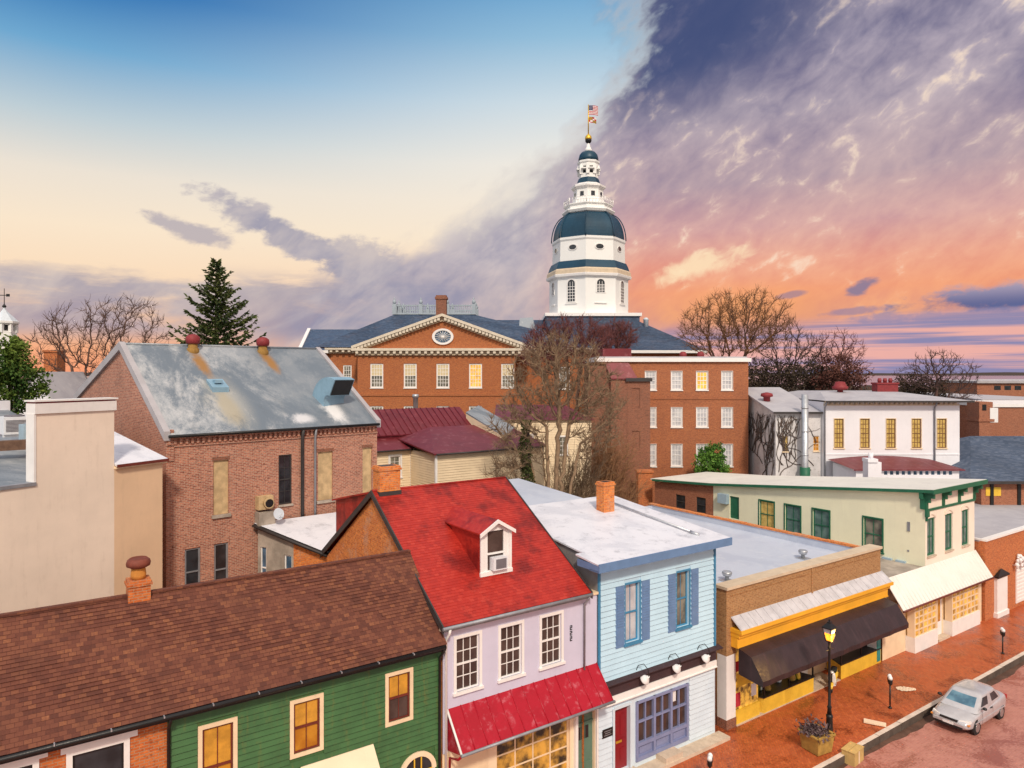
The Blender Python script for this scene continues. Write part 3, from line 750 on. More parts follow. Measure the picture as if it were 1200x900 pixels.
# ------------------------------------------------------------------ B: lilac house with the red roof
def build_lilac_house():
    b = Bld('row_house', 'lilac house with steep red roof, white dormer and red metal pent roof over its shop', 'house', (11.0, TF))
    S0, S1, S2, TB = 11.0, 16.95, 17.56, 30.2
    F = Face(b, (S0, TF), (S2, TF))
    ez, rz, et, rt_ = 7.47, 10.99, TF - .30, 25.1
    ws = [F.rect(534.5, 747, 561.5, 812), F.rect(586.5, 738.5, 611, 796), F.rect(634.5, 723.5, 657.5, 781)]
    zs1 = sum(w[3] for w in ws) / 3; zs0 = sum(w[1] for w in ws) / 3
    ws = [(w[0], zs0, w[2], zs1) for w in ws]
    # shop front openings
    sw = (F.p(582, 885)[0], .75, F.p(668, 858)[0], 3.12)
    dr = (F.p(676, 850)[0], .12, F.p(697, 845)[0], 2.95)
    mb = MB()
    F.wall(mb, 3.3, ez - .12, ws, 0, S1 - S0); F.wall(mb, 3.3, ez - .22, (), S1 - S0, S2 - S0)
    Rr = Face(b, (S2, TF), (S2, TF + 1.2)); Rr.wall(mb, 0, ez - .22)
    b.add('wall', mb, M['lilac_wall'])
    mb = MB(); F.wall(mb, 0, 3.3, [sw, dr], 0, None, reveal=.2); b.add('shop_wall', mb, M['trim_peach'])
    # brick gables
    mb = MB(); L = Face(b, (S0, TB + .1), (S0, TF)); L.wall(mb, 0, ez - .1)
    mb.face([L.P(0, ez - .1), L.P(L.L, ez - .1), L.P(L.L - 5.3, rz - .12)])
    G = Face(b, (S1, TF + .02), (S1, TB + .1)); G.wall(mb, 0, ez - .1); mb.face([G.P(0, ez - .1), G.P(G.L, ez - .1), G.P(5.3, rz - .12)])
    K = Face(b, (S1, TB + .1), (S0, TB + .1)); K.wall(mb, 0, ez - .1)
    b.add('gable_wall', mb, M['brick_red_orange'], label='orange brick gable')
    # roof
    mb = MB(); x0, x1 = S0 - .12, S1 + .08; bt = 2 * rt_ - et
    courses(mb, (x0, et, ez), (x1, et, ez), (x0, rt_, rz), (x1, rt_, rz), .12, .007)
    courses(mb, (x1, bt, ez), (x0, bt, ez), (x1, rt_, rz), (x0, rt_, rz), .12, .007)
    mb.tube([(x0, rt_, rz + .01), (x1, rt_, rz + .01)], .05, 6)
    r = b.add('roof', mb, M['roof_red'])
    mb = MB()                                                     # verge boards and eave gutter
    for x in (x0 - .05, x1 + .005):
        for q in ((et, bt),):
            mb.hexa([(x, et - .02, ez - .22), (x + .05, et - .02, ez - .22), (x + .05, rt_, rz - .2), (x, rt_, rz - .2), (x, et - .02, ez + .03), (x + .05, et - .02, ez + .03), (x + .05, rt_, rz + .04), (x, rt_, rz + .04)])
            mb.hexa([(x, rt_, rz - .2), (x + .05, rt_, rz - .2), (x + .05, bt, ez - .22), (x, bt, ez - .22), (x, rt_, rz + .04), (x + .05, rt_, rz + .04), (x + .05, bt, ez + .03), (x, bt, ez + .03)])
    b.add('verge', mb, M['trim_dark'], r)
    mb = MB(); mb.box(x0, x1, et + .04, TF + .001, ez - .2, ez - .05, 0); mb.tube([(x0 - .05, et - .04, ez - .06), (x1 + .02, et - .04, ez - .06)], .06, 8, 1)
    mb.box(x0, x1, et + .0, et + .04, ez - .18, ez - .02, 1)
    b.add('gutter', mb, [M['trim_cream'], M['trim_lead']], r)
    mb = MB(); mb.box(S1, S2 + .03, TF - .06, TF + .5, ez - .22, ez - .13); b.add('coping', mb, M['trim_cream'])
    # chimney on the ridge
    ch = chimney(b, 11.52, rt_ + .05, rz - .5, 11.92, .86, .62, parent=r)
    mb = MB(); mb.box(11.06, 11.98, rt_ - .30, rt_ + .40, rz - .62, rz - .02); b.add('flashing', mb, M['trim_dark'], ch)
    # rear shed dormer clad in red
    mb = MB(); y0, y1, zb = rt_ + .15, 29.1, 10.05
    D = Face(b, (S0 - .02, y1), (S0 - .02, y0)); zr = lambda y: rz - (y - rt_) * .634
    n = 10
    mb.face([(S0 - .02, y1, zr(y1)), (S0 - .02, y0, zr(y0)), (S0 - .02, y0, rz - .05), (S0 - .02, y1, zb)])
    mb.box(S0 - .02, 15.9, y1 - .06, y1, zr(y1) - .1, zb); mb.slab([(S0 - .14, y0 - .1, rz - .01), (S0 - .14, y1 + .2, zb + .02), (16.0, y1 + .2, zb + .02), (16.0, y0 - .1, rz - .01)][::-1], .07)
    mb.face([(15.9, y1, zr(y1)), (15.9, y1, zb), (15.9, y0, rz - .05), (15.9, y0, zr(y0))])
    b.add('rear_dormer', mb, M['roof_red'])
    # front dormer
    dx0, dx1, yf = 13.16, 14.42, 20.93
    zr = lambda y: ez + (y - et) * (rz - ez) / (rt_ - et)
    yz = lambda z: et + (z - ez) * (rt_ - et) / (rz - ez)
    zb, ze, za = zr(yf), 9.93, 10.30; xm = (dx0 + dx1) / 2
    DF = Face(b, (dx0, yf), (dx1, yf)); dw = (.24, zb + .14, dx1 - dx0 - .24, ze - .04)
    mb = MB(); DF.wall(mb, zb - .06, ze, [dw], reveal=.1); mb.face([DF.P(0, ze), DF.P(dx1 - dx0, ze), DF.P(xm - dx0, za - .03)])
    d = b.add('dormer', mb, M['trim_white'])
    mb = MB()
    for x in (dx0, dx1):
        pts = [(x, yf, zb - .06), (x, yf, ze), (x, yz(ze), ze), ]
        mb.face(pts if x == dx1 else pts[::-1])
    b.add('cheek', mb, M['roof_red'], d)
    mb = MB(); hy = yf - .14
    for sx in (-1, 1):
        xe = xm + sx * (dx1 - dx0 + .22) / 2; zee = ze - .05
        a = [(xm, hy, za), (xm, yz(za), za), (xe, yz(zee), zee), (xe, hy, zee)]
        mb.slab(a if sx < 0 else a[::-1], .05)
    b.add('dormer_roof', mb, M['roof_red'], d)
    mb = MB()
    for sx in (-1, 1):
        xe = xm + sx * (dx1 - dx0 + .24) / 2; zee = ze - .07
        mb.hexa([(xm, hy - .05, za - .12), (xe, hy - .05, zee - .12), (xe, hy, zee - .12), (xm, hy, za - .12), (xm, hy - .05, za + .012), (xe, hy - .05, zee + .012), (xe, hy, zee + .012), (xm, hy, za + .012)])
    DF.box(mb, -.03, .08, zb - .04, ze - .05, .002, .05); DF.box(mb, dx1 - dx0 - .08, dx1 - dx0 + .03, zb - .04, ze - .05, .002, .05); DF.box(mb, -.05, dx1 - dx0 + .05, zb - .02, zb + .12, .0, .08)
    b.add('casing', mb, M['trim_white'], d)
    mb = MB(); A, Z, C, W = dw; zm = Z + (W - Z) * .42
    DF.quad(mb, A, C, Z, W, -.06); b.add('pane', mb, M['glass_brown'], d)
    mb = MB(); DF.box(mb, A, C, zm - .03, zm + .03, -.06, .0); DF.box(mb, A, A + .05, Z, W, -.05, -.01); DF.box(mb, C - .05, C, Z, W, -.05, -.01)
    b.add('sash', mb, M['trim_white'], d)
    mb = MB(); DF.box(mb, A + .16, C - .02, Z + .02, Z + .46, -.05, .22, 0); DF.box(mb, A + .26, C - .08, Z + .07, Z + .41, .22, .228, 1)
    b.add('air_conditioner', mb, [M['ac_white'], M['ac_grille']], d)
    # windows of the front
    for i, w in enumerate(ws):
        window(F, w, M['trim_white'], M['glass_brown'], 3, 4, fw=.045, mw=.025, casing=.10, sill=True, depth=.10, smat=M['trim_white'])
    mb = MB()
    q = F.p(669, 743); 
    for k in range(3):                                            # small iron house figures set one above the other
        z = q[1] + .24 - k * .2; x = q[0]
        F.box(mb, x - .05, x + .05, z + .05, z + .075, .0, .02); F.box(mb, x + .025, x + .05, z, z + .05, .0, .02)
        F.box(mb, x - .05, x + .05, z - .012, z + .012, .0, .021); F.box(mb, x - .05, x - .025, z - .06, z - .012, .0, .02); F.box(mb, x - .05, x + .05, z - .085, z - .06, .0, .02)
    b.add('house_number', mb, M['iron_black'])
    # corner strip, downpipes
    mb = MB(); F.box(mb, -.0, .16, 3.3, ez - .2, 0, .05); b.add('corner_board', mb, M['lilac_wall'])
    P = F.P; a = S1 - S0 - .05
    gutter_pipe(b, 'downpipe', M['trim_lead'], [P(a, ez - .1, .34), P(a, ez - .2, .30), P(a, ez - .45, .07), P(a, 4.6, .06)], .04)
    gutter_pipe(b, 'downpipe', M['trim_white'], [P(.08, ez - .1, .36), P(.08, ez - .25, .32), P(.08, ez - .5, .1), P(.08, 0, .09)], .045)
    # pent roof
    zt, zl, ov = 4.68, 3.62, .92
    mb = MB(); a0, a1 = .18, S2 - S0 - .02
    mb.slab([P(a0, zl, ov), P(a1, zl, ov), P(a1, zt, 0), P(a0, zt, 0)], .05)
    n = 13
    for i in range(n + 1):
        x = a0 + (a1 - a0) * i / n
        mb.tube([P(x, zl + .015, ov), P(x, zt + .015, 0)], .016, 5)
    mb.face([P(a0, zl - .25, .02), P(a0, zl - .05, ov - .05), P(a0, zt - .04, .02)][::-1]); mb.face([P(a1, zl - .25, .02), P(a1, zl - .05, ov - .05), P(a1, zt - .04, .02)])
    pr = b.add('pent_roof', mb, M['awning_red'])
    mb = MB(); mb.tube([P(a0 - .05, zl - .01, ov + .05), P(a1 + .03, zl - .01, ov + .05)], .05, 8); b.add('gutter', mb, M['trim_lead'], pr)
    mb = MB(); mb.tube([P(a0 - .01, zl - .02, ov + .02), P(a0 - .01, zt, 0)], .04, 6); b.add('flashing', mb, M['trim_white'], pr)
    gutter_pipe(b, 'downpipe', M['awning_red'], [P(a0, zl - .05, ov), P(a0, zl - .25, .7), P(a0 - .02, zl - .4, .2), P(a0 - .02, 0, .14)], .04, pr)
    # shop front
    mb = MB(); F.box(mb, .2, S2 - S0, 3.14, 3.62, .0, .18); b.add('fascia', mb, M['trim_peach'])
    window(F, sw, M['trim_cream'], M['shop_glass'], 4, 4, fw=.07, mw=.05, sill=True, sash=False, depth=.14, name='shop_window')
    sw2 = (F.p(527, 900)[0] + .25, .75, F.p(572, 900)[0], 3.1)
    mb = MB(); F.box(mb, sw2[0], sw2[2], 1.0, 3.1, .0, .02); b.add('shop_panel', mb, M['trim_cream'])
    dd = MB(); F.quad(dd, dr[0], dr[2], dr[1], dr[3], -.14); F.box(dd, dr[0] + .08, dr[2] - .08, .3, 1.1, -.139, -.12); F.box(dd, dr[0], dr[2], dr[3] - .42, dr[3] - .36, -.139, -.10)
    d_ = b.add('door', dd, M['door_green'])
    mb = MB()
    wq = (dr[2] - dr[0] - .3) / 3
    for i in range(3): F.box(mb, dr[0] + .14 + i * wq, dr[0] + .10 + (i + 1) * wq, 1.95, 2.42, -.14, -.128)
    b.add('pane', mb, M['glass_dark'], d_)
    mb = MB(); F.box(mb, dr[0] + .06, dr[0] + .09, 1.15, 1.35, -.14, -.06); b.add('handle', mb, M['iron_black'], d_)
    mb = MB(); F.box(mb, dr[0] - .16, dr[0] - .03, .0, 3.14, 0, .12); F.box(mb, dr[2] + .02, dr[2] + .10, 0, 3.14, 0, .10); b.add('pilaster', mb, M['trim_white'])
build_lilac_house()

# ------------------------------------------------------------------ C: light-blue clapboard house
def build_blue_house():
    S0, S1 = 17.60, 24.26
    b = Bld('row_house', 'light blue clapboard house with periwinkle shutters and pale flat roof', 'house', (S0, TF))
    F = Face(b, (S0, TF), (S1, TF)); ez = 8.42
    w1 = F.rect(733, 686, 752, 754); w2 = F.rect(793, 671, 810, 737)
    zt, zb = (w1[3] + w2[3]) / 2, (w1[1] + w2[1]) / 2
    w1 = (w1[0], zb, w1[2], zt); w2 = (w2[0], zb, w2[2], zt)
    w1 = (w1[0] - .02, zb, w1[0] + .74, zt); w2 = (w2[0] - .02, zb, w2[0] + .74, zt)
    zs0, zs1 = 3.15, 3.62                                        # sign band
    q = F.p(717, 812); zs1 = (F.p(714, 800)[1] + F.p(832, 759)[1]) / 2; zs0 = (F.p(717, 815)[1] + F.p(832, 774)[1]) / 2
    door = (F.p(719.5, 832)[0], .25, F.p(737.5, 826)[0], F.p(719.5, 832)[1])
    sf = (F.p(746, 822)[0], .35, F.p(805, 800)[0], F.p(746, 822)[1])
    mb = MB(); F.wall(mb, zs0, ez, [w1, w2]); F.siding(mb, zs1 + .03, ez - .02, [grow(w, .06) for w in (w1, w2)], .12, F.L - .12, .21)
    b.add('wall', mb, M['blue_siding'])
    mb = MB(); F.wall(mb, 0, zs0, [door, sf], reveal=.25); F.siding(mb, .3, zs0 - .3, [], sf[2] + .12, F.L - .1, .21); F.siding(mb, .3, zs0 - .35, [], 0.02, door[0] - .12, .21)
    b.add('shop_wall', mb, M['white_siding'])
    mb = MB(); L = Face(b, (S0, 34), (S0, TF)); L.wall(mb, 0, 8.45); K = Face(b, (S1, 34), (S0, 34)); K.wall(mb, 0, 8.5)
    Rr = Face(b, (S1, TF), (S1, 34)); Rr.wall(mb, 0, 8.45)
    for f_ in (L, Rr):
        a_, c_ = ((f_.L - 6.85), f_.L) if f_ is L else (0., 6.85)
        mb.face([f_.P(a_, 8.45), f_.P(c_, 8.45), f_.P(c_, 8.47 if f_ is L else 9.15), f_.P(a_, 9.15 if f_ is L else 8.47)])
    b.add('side_wall', mb, M['grey_side'])
    mb = MB()
    F.box(mb, 0, .1, zs0, ez - .02, 0, .06); b.add('corner_board', mb, M['trim_blue']); mb = MB(); F.box(mb, F.L - .1, F.L, zs0, ez - .02, 0, .06); b.add('corner_board', mb, M['trim_blue'])
    # roof: a shallow slope rising to the back
    mb = MB(); y0, y1 = TF - .52, 26.7; z0 = 8.50; z1 = z0 + (y1 - y0) * .105
    x0, x1 = S0 - .42, S1 + .42
    mb.slab([(x0, y0, z0), (x1, y0, z0), (x1, y1, z1), (x0 + .35, y1, z1), (x0 + .35, y0 + 1.3, z0 + .137), (x0, y0 + 1.3, z0 + .137)], .06)
    r = b.add('roof', mb, M['roof_white'])
    mb = MB(); 
    mb.box(x0, x1, y0 - .05, y0, z0 - .30, z0 + .02); mb.box(x0, x1, y0, TF, z0 - .30, z0 - .24); mb.box(x0, x0 + .05, y0, y0 + 1.2, z0 - .28, z0 - .03); mb.box(x1 - .05, x1, y0, y0 + .55, z0 - .28, z0 - .03)
    b.add('fascia', mb, M['trim_periwinkle'], r)
    mb = MB(); mb.slab([(x0 + .4, y1 - .3, z1 - .55), (x1 - .3, y1 - .3, z1 - .55), (x1 - .3, 34.5, z1 - .1), (x0 + .4, 34.5, z1 - .1)], .12); b.add('back_roof', mb, M['roof_membrane'])
    mb = MB()                                                    # raised edge pipes and seams lying on the roof
    mb.tube([(x1 - 1.2, y0 + 1.2, z0 + .2), (x1 - 1.25, y0 + 7, z0 + .82)], .05, 6); mb.tube([(x1 - 1.2, y0 + 1.2, z0 + .2), (x1 - 1.1, y0 + .8, z0 + .1)], .07, 6)
    b.add('roof_pipe', mb, M['galv'], r)
    chimney(b, 22.35, 24.6, 8.8, 10.42, .66, .52, parent=r)
    # windows with shutters
    for w in (w1, w2):
        ww = window(F, w, M['trim_blue'], M['glass_curtain'] if w is w1 else M['glass_office'], 2, 2, fw=.06, casing=.07, cmat=M['trim_blue'], sill=True, depth=.16)
        for side in (0, 1):
            k = MB(); wd = .44
            a0 = w[0] - .08 - wd if side == 0 else w[2] + .09
            F.box(k, a0, a0 + wd, zb - .06, zt + .02, .026, .055)
            F.box(k, a0 + .05, a0 + wd - .05, zb + .04, zb + .62, .05, .062); F.box(k, a0 + .05, a0 + wd - .05, zb + .72, zt - .08, .05, .062)
            nl = 14
            for i in range(nl):
                z = zb + .74 + i * (zt - .1 - zb - .74) / nl; F.box(k, a0 + .06, a0 + wd - .06, z, z + .035, .06, .072)
            b.add('shutter', k, M['trim_periwinkle'])
    mb = MB(); F.box(mb, .02, F.L - .05, zs0 + .02, zs1, .0, .10); b.add('sign_board', mb, M['sign_brown'])
    mb = MB(); P = F.P; mb.slab([P(-.0, zs1 + .0, .28), P(F.L + .2, zs1 + .0, .28), P(F.L + .2, zs1 + .08, 0), P(0, zs1 + .08, 0)], .03); b.add('ledge', mb, M['sign_brown'])
    mb = MB(); F.box(mb, .02, F.L - .05, zs0 - .24, zs0 + .02, .0, .14); F.box(mb, .02, F.L - .05, zs0 - .28, zs0 - .24, .0, .18); b.add('fascia', mb, M['trim_white'])
    for px, py in ((749, 798), (786, 784), (820, 769)):
        a, z = F.p(px, py); mb = MB(); a -= .05
        pts = [P(a - .12, zs1 + .12, .02), P(a - .12, zs1 + .34, .12), P(a - .02, zs1 + .44, .32), P(a + .05, zs1 + .26, .48), P(a + .06, zs1 + .0, .50)]
        mb.tube(pts, .016, 6)
        l = b.add('sign_lamp', mb, M['iron_black'])
        mb = MB(); c = Vector(pts[-1]); ax = (Vector(P(a, zs1 - .3, .2)) - c).normalized()
        mb.tube([c, c + ax * .07, c + ax * .12, c + ax * .24, c + ax * .27], [.05, .06, .12, .20, .205], 14)
        b.add('lamp_shade', mb, M['plastic_white'], l)
    # shop front: three bays
    mb = MB(); A, Z, C, W = sf; o = -.10
    for k in range(4):
        x = A + (C - A) * k / 3; F.box(mb, x - .06, x + .06, Z, W, o, .05)
    F.box(mb, A, C, W - .10, W, o, .06); F.box(mb, A, C, Z, Z + .16, o, .06); zl = Z + (W - Z) * .27; F.box(mb, A, C, zl - .07, zl + .07, o, .055); zm = Z + (W - Z) * .64; F.box(mb, A, C, zm - .035, zm + .035, o, .02)
    for k in range(3):
        x0_ = A + (C - A) * k / 3; x1_ = A + (C - A) * (k + 1) / 3; F.box(mb, (x0_ + x1_) / 2 - .025, (x0_ + x1_) / 2 + .025, zl, W, o, .015)
        F.box(mb, x0_ + .06, x1_ - .06, Z + .16, zl - .07, o, -.04); F.box(mb, x0_ + .16, x1_ - .16, Z + .24, zl - .14, -.04, -.015)
    s_ = b.add('shop_window', mb, M['trim_purple'])
    mb = MB(); F.quad(mb, A, C, zl, W, -.07); b.add('pane', mb, M['glass_brown'], s_)
    mb = MB(); F.box(mb, A + (C - A) * .70, A + (C - A) * .79, zm + .25, zm + .68, -.065, -.055); b.add('notice', mb, M['plastic_white'], s_)
    mb = MB(); A, Z, C, W = door; F.box(mb, A, C, Z, W, -.2, -.14)
    for x in (A + .1, (A + C) / 2 + .04):
        for z0_, z1_ in ((.45, .95), (1.1, 1.3), (1.45, 2.25)): F.box(mb, x, x + (C - A) / 2 - .16, z0_ + .1, z1_ + .1, -.14, -.125)
    d = b.add('door', mb, M['door_red'])
    mb = MB(); F.box(mb, A + .2, A + .50, 1.28, 1.36, -.125, -.10); b.add('letter_slot', mb, M['gold'], d)
    mb = MB(); F.box(mb, A - .10, A, 0, W + .06, -.02, .06); F.box(mb, C, C + .10, 0, W + .06, -.02, .06); F.box(mb, A, C, W, W + .10, -.02, .06); b.add('door_frame', mb, M['white_siding'], d)
    mb = MB(); F.box(mb, A - .15, C + .2, 0, .25, 0, .45); x = sf[0] + (sf[2] - sf[0]) * .37; F.box(mb, x, x + .95, .12, .36, 0, .55); F.box(mb, C + .25, F.L + .25, 0, .14, .0, .60); b.add('step', mb, M['stone'])
    P2 = F.p(711, 858)
    t = Bld('wall_sign', 'small black plaque on white boards beside the dark red door', 'sign', (S0 + P2[0], TF - .03))
    mb = MB(); G = Face(t, (S0 + P2[0] - .26, TF - .03), (S0 + P2[0] + .26, TF - .03)); G.box(mb, 0, .52, P2[1] - .16, P2[1] + .16, 0, .03, 0)
    for k in range(3): G.box(mb, .08 + .04 * (k % 2), .44 - .05 * (k % 2), P2[1] + .06 - k * .075, P2[1] + .085 - k * .075, .03, .034, 1)
    t.add('sign_board', mb, [M['iron_black'], M['trim_lead']])
build_blue_house()

# alley between the blue house and the shop: a plank gate in a low brick wall
b = Bld('alley_gate', 'dark plank gate closing the alley between blue house and yellow shop', 'gate', (24.3, 21.0))
F = Face(b, (24.3, 21.0), (25.05, 21.0)); mb = MB()
for k in range(5): F.box(mb, k * .15, k * .15 + .135, .06, 2.35 + .04 * (k % 2), -.02, .02)
F.box(mb, 0, .74, .5, .62, -.05, -.02); F.box(mb, 0, .74, 1.8, 1.92, -.05, -.02)
b.add('planks', mb, M['wood_fence'])
b = Bld('garden_wall', 'old brick wall rising above the plank alley gate', 'wall', (24.3, 23.0))
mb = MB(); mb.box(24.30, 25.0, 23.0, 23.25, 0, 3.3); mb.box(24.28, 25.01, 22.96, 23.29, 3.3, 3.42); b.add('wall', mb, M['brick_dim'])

# ------------------------------------------------------------------ D: low shop with brick parapet, yellow cornice and black awning
def build_yellow_shop():
    S0, S1, TB = 25.02, 37.75, 36.5
    b = Bld('shop', 'low shop with tan brick parapet, yellow cornice and long black awning', 'shop', (S0, TF))
    F = Face(b, (S0, TF), (S1, TF)); P = F.P; zp = 6.2
    mb = MB()
    F.box(mb, 0, F.L, 4.55, zp - .12, -.55, 0); 
    F.box(mb, F.L / 2 - .06, F.L / 2 + .06, 4.6, zp - .12, 0, .05)
    F.box(mb, .25, F.L / 2 - .25, zp - .42, zp - .36, 0, .025); F.box(mb, F.L / 2 + .25, F.L - .25, zp - .42, zp - .36, 0, .025)
    F.box(mb, .25, F.L / 2 - .25, 5.0, 5.06, 0, .025); F.box(mb, F.L / 2 + .25, F.L - .25, 5.0, 5.06, 0, .025)
    pa = b.add('parapet', mb, M['brick_parapet'])
    mb = MB(); F.box(mb, -.06, F.L + .06, zp - .12, zp, -.62, .09); b.add('coping', mb, M['cornice_tan'], pa)
    mb = MB(); L = Face(b, (S0, TB), (S0, TF + .55)); L.wall(mb, 3.2, 5.5); Rr = Face(b, (S1, TF + .5), (S1, TB)); Rr.wall(mb, 0, 5.5); K = Face(b, (S1, TB), (S0, TB)); K.wall(mb, 0, 5.5)
    b.add('side_wall', mb, M['pale_side'])
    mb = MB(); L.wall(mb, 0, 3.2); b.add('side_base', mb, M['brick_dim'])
    mb = MB(); F.box(mb, 0, .62, .42, 3.2, -.5, .0, 0); F.box(mb, -.02, .64, 0, .42, -.5, .025, 1); F.box(mb, 0, .62, 3.2, 4.56, -.549, -.001, 2); b.add('pilaster', mb, [M['trim_white'], M['brick_dim'], M['brick_parapet']])
    # roof and party-wall coping
    mb = MB(); mb.slab([(S0 + .02, TF + .55, 5.42), (S1 - .1, TF + .55, 5.42), (S1 - .1, TB, 5.5), (S0 + .02, TB, 5.5)], .12); rf = b.add('roof', mb, M['roof_membrane'])
    mb = MB(); mb.box(S1 - .12, S1 + .12, TF + .6, TB, 5.3, 5.86); mb.box(S0, S1, TB - .1, TB + .1, 5.3, 5.8); b.add('upstand', mb, M['roof_membrane'], rf)
    mb = MB(); y = TF + .6; rr = random.Random(5)
    while y < TB: l = .42; mb.box(S1 - .17, S1 + .17, y, y + l - .02, 5.86, 5.94 + rr.random() * .03); y += l
    b.add('tile_coping', mb, M['brick_red_orange'], rf)
    for px, py in ((852, 680), (941, 654)):
        x, y = b.hz(px, py, 5.45); mb = MB()
        mb.lathe([(.10, 0), (.10, .22), (.19, .24), (.24, .34), (.24, .42), (.20, .46), (.14, .42)], (x, y, 5.43), 14); mb.box(x - .3, x + .3, y - .3, y + .3, 5.425, 5.46)
        b.add('roof_vent', mb, M['galv'], rf)
    # lead pent and yellow cornice
    zc = 4.58
    mb = MB(); mb.slab([P(.3, 4.42, .55), P(F.L + .15, 4.42, .55), P(F.L + .15, 4.86, .0), P(.3, 4.86, .0)], .05)
    for i in range(24):
        x = .35 + (F.L - .3) * i / 23; mb.tube([P(x, 4.43, .55), P(x, 4.87, 0)], .012, 4)
    b.add('lead_pent', mb, M['lead_pale'])
    mb = MB(); F.box(mb, .25, F.L + .2, 4.24, 4.40, .0, .60); F.box(mb, .28, F.L + .15, 4.05, 4.24, .0, .45); F.box(mb, .30, F.L + .1, 3.58, 4.05, .0, .34); F.box(mb, .3, F.L + .1, 3.58, 3.64, .34, .37)
    b.add('cornice', mb, M['yellow_fascia'])
    # awning
    a0, a1 = .35, F.L - .25
    z0, z1, z2 = 3.60, 3.42, 2.58; o0, o1, o2 = .36, 1.0, 1.62
    mb = MB(); rr = random.Random(2); n = 26
    for i in range(n):
        x, X = a0 + (a1 - a0) * i / n, a0 + (a1 - a0) * (i + 1) / n
        sg = lambda k: .03 * abs((k % 3) - 1)
        mb.face([P(x, z1, o1), P(X, z1, o1), P(X, z0, o0), P(x, z0, o0)]); mb.face([P(x, z2, o2 - sg(i)), P(X, z2, o2 - sg(i + 1)), P(X, z1, o1), P(x, z1, o1)])
        mb.face([P(x, z2 - .24, o2 - .02 - sg(i)), P(X, z2 - .24, o2 - .02 - sg(i + 1)), P(X, z2, o2 - sg(i + 1)), P(x, z2, o2 - sg(i))])
    for x in (a0, a1):
        f = [P(x, z2 - .24, o2 - .03), P(x, z2, o2 - .03), P(x, z1, o1), P(x, z0, o0), P(x, z2 - .1, o0)]
        mb.face(f if x == a1 else f[::-1])
    aw = b.add('awning', mb, M['awning_black'])
    mb = MB()
    for i in range(0, 7): x = a0 + .1 + (a1 - a0 - .2) * i / 6; mb.tube([P(x, z0 - .02, o0), P(x, z1 - .03, o1), P(x, z2 - .02, o2 - .05)], .018, 5)
    b.add('awning_rib', mb, M['iron_black'], aw)
    # front below the awning
    mb = MB(); B_ = Face(b, (S0 + .6, TF + 1.1), (S1 - .02, TF + 1.1)); B_.wall(mb, 0, 3.6); mb.box(S0 + .6, S1, TF + .01, TF + 1.1, 3.46, 3.58)
    b.add('shop_wall', mb, M['trim_cream'])
    mb = MB(); F.box(mb, F.L - .42, F.L, 0, 3.6, -.5, 0.0); F.box(mb, F.L - .40, F.L - .06, .1, 3.3, 0, .04, 1); b.add('pier', mb, [M['trim_white'], M['trim_teal']])
    def bay(x0, x1, sk0, sk1, items, dep=.0, pane='glass_dark'):
        """glazed display bay: yellow stall riser, black framed glass, its shelf of goods"""
        poly = [(S0 + x0, TF - .02), (S0 + x1, TF - .02), (S0 + x1 - sk1, TF + 1.08), (S0 + x0 + sk0, TF + 1.08)]
        mb = MB(); mb.prism(poly, 0, .72); w = b.add('display_window', mb, M['yellow_panel'])
        mb = MB(); mb.prism([(S0 + x0 - .05, TF - .06), (S0 + x1 + .05, TF - .06), (S0 + x1 - sk1, TF + 1.07), (S0 + x0 + sk0, TF + 1.07)], .72, .78)
        mb.prism([(S0 + x0, TF - .04), (S0 + x1, TF - .04), (S0 + x1 - sk1, TF + 1.07), (S0 + x0 + sk0, TF + 1.07)], 3.0, 3.3)
        for (x, y) in ((poly[0][0] + .03, poly[0][1] + .03), (poly[1][0] - .03, poly[1][1] + .03)): mb.box(x - .03, x + .03, y - .03, y + .03, .78, 3.0)
        xm = S0 + (x0 + x1) / 2; mb.box(xm - .02, xm + .02, TF - .01, TF + .03, .78, 3.0)
        b.add('frame', mb, M['iron_black'], w)
        mb = MB(); q = [(S0 + x0 + .1, TF + .25), (S0 + x1 - .1, TF + .25)]
        mb.face([(poly[3][0] + .02, TF + 1.06, .78), (poly[2][0] - .02, TF + 1.06, .78), (poly[2][0] - .02, TF + 1.06, 3.0), (poly[3][0] + .02, TF + 1.06, 3.0)])
        b.add('backdrop', mb, M['lit_shop' if items else 'trim_cream'], w)
        if items:
            rr = random.Random(int(x0 * 10))
            for k in range(items):
                mb = MB()
                x = S0 + x0 + .25 + rr.random() * (x1 - x0 - .5 - sk1 * .4); y = TF + .2 + rr.random() * .6; z = .78 + (rr.random() < .45) * .5; r = .09 + rr.random() * .12; h = .15 + rr.random() * .5
                mb.lathe([(r * .8, 0), (r, h * .3), (r * .7, h * .7), (r * .25, h)], (0, 0, z - .78), 9)
                if z > 1: mb.box(-.12, .12, -.1, .1, 0, z - .78)
                ci = rr.randrange(4); cn = ('yellow', 'brown', 'white', 'green')[ci]; p_ = st(x, y, .78); g_ = mb.build('vase', M[('yellow_paint', 'tub_wood', 'plastic_white', 'leaf_green')[ci]]); g_.location = p_; tag(g_, 'small %s vase standing behind glass in the yellow shop window' % cn, 'vase', 'vases in the shop window')
    f = lambda px, py: F.p(px, py)[0]
    # poster window beside the white pilaster
    mb = MB(); x0, x1 = .66, f(891, 840); F.box(mb, x0, x1, 0, .62, -.3, -.03); w = b.add('display_window', mb, M['yellow_panel'])
    mb = MB(); F.quad(mb, x0, x1, .62, 3.3, -.12); b.add('pane', mb, M['lit_shop'], w)
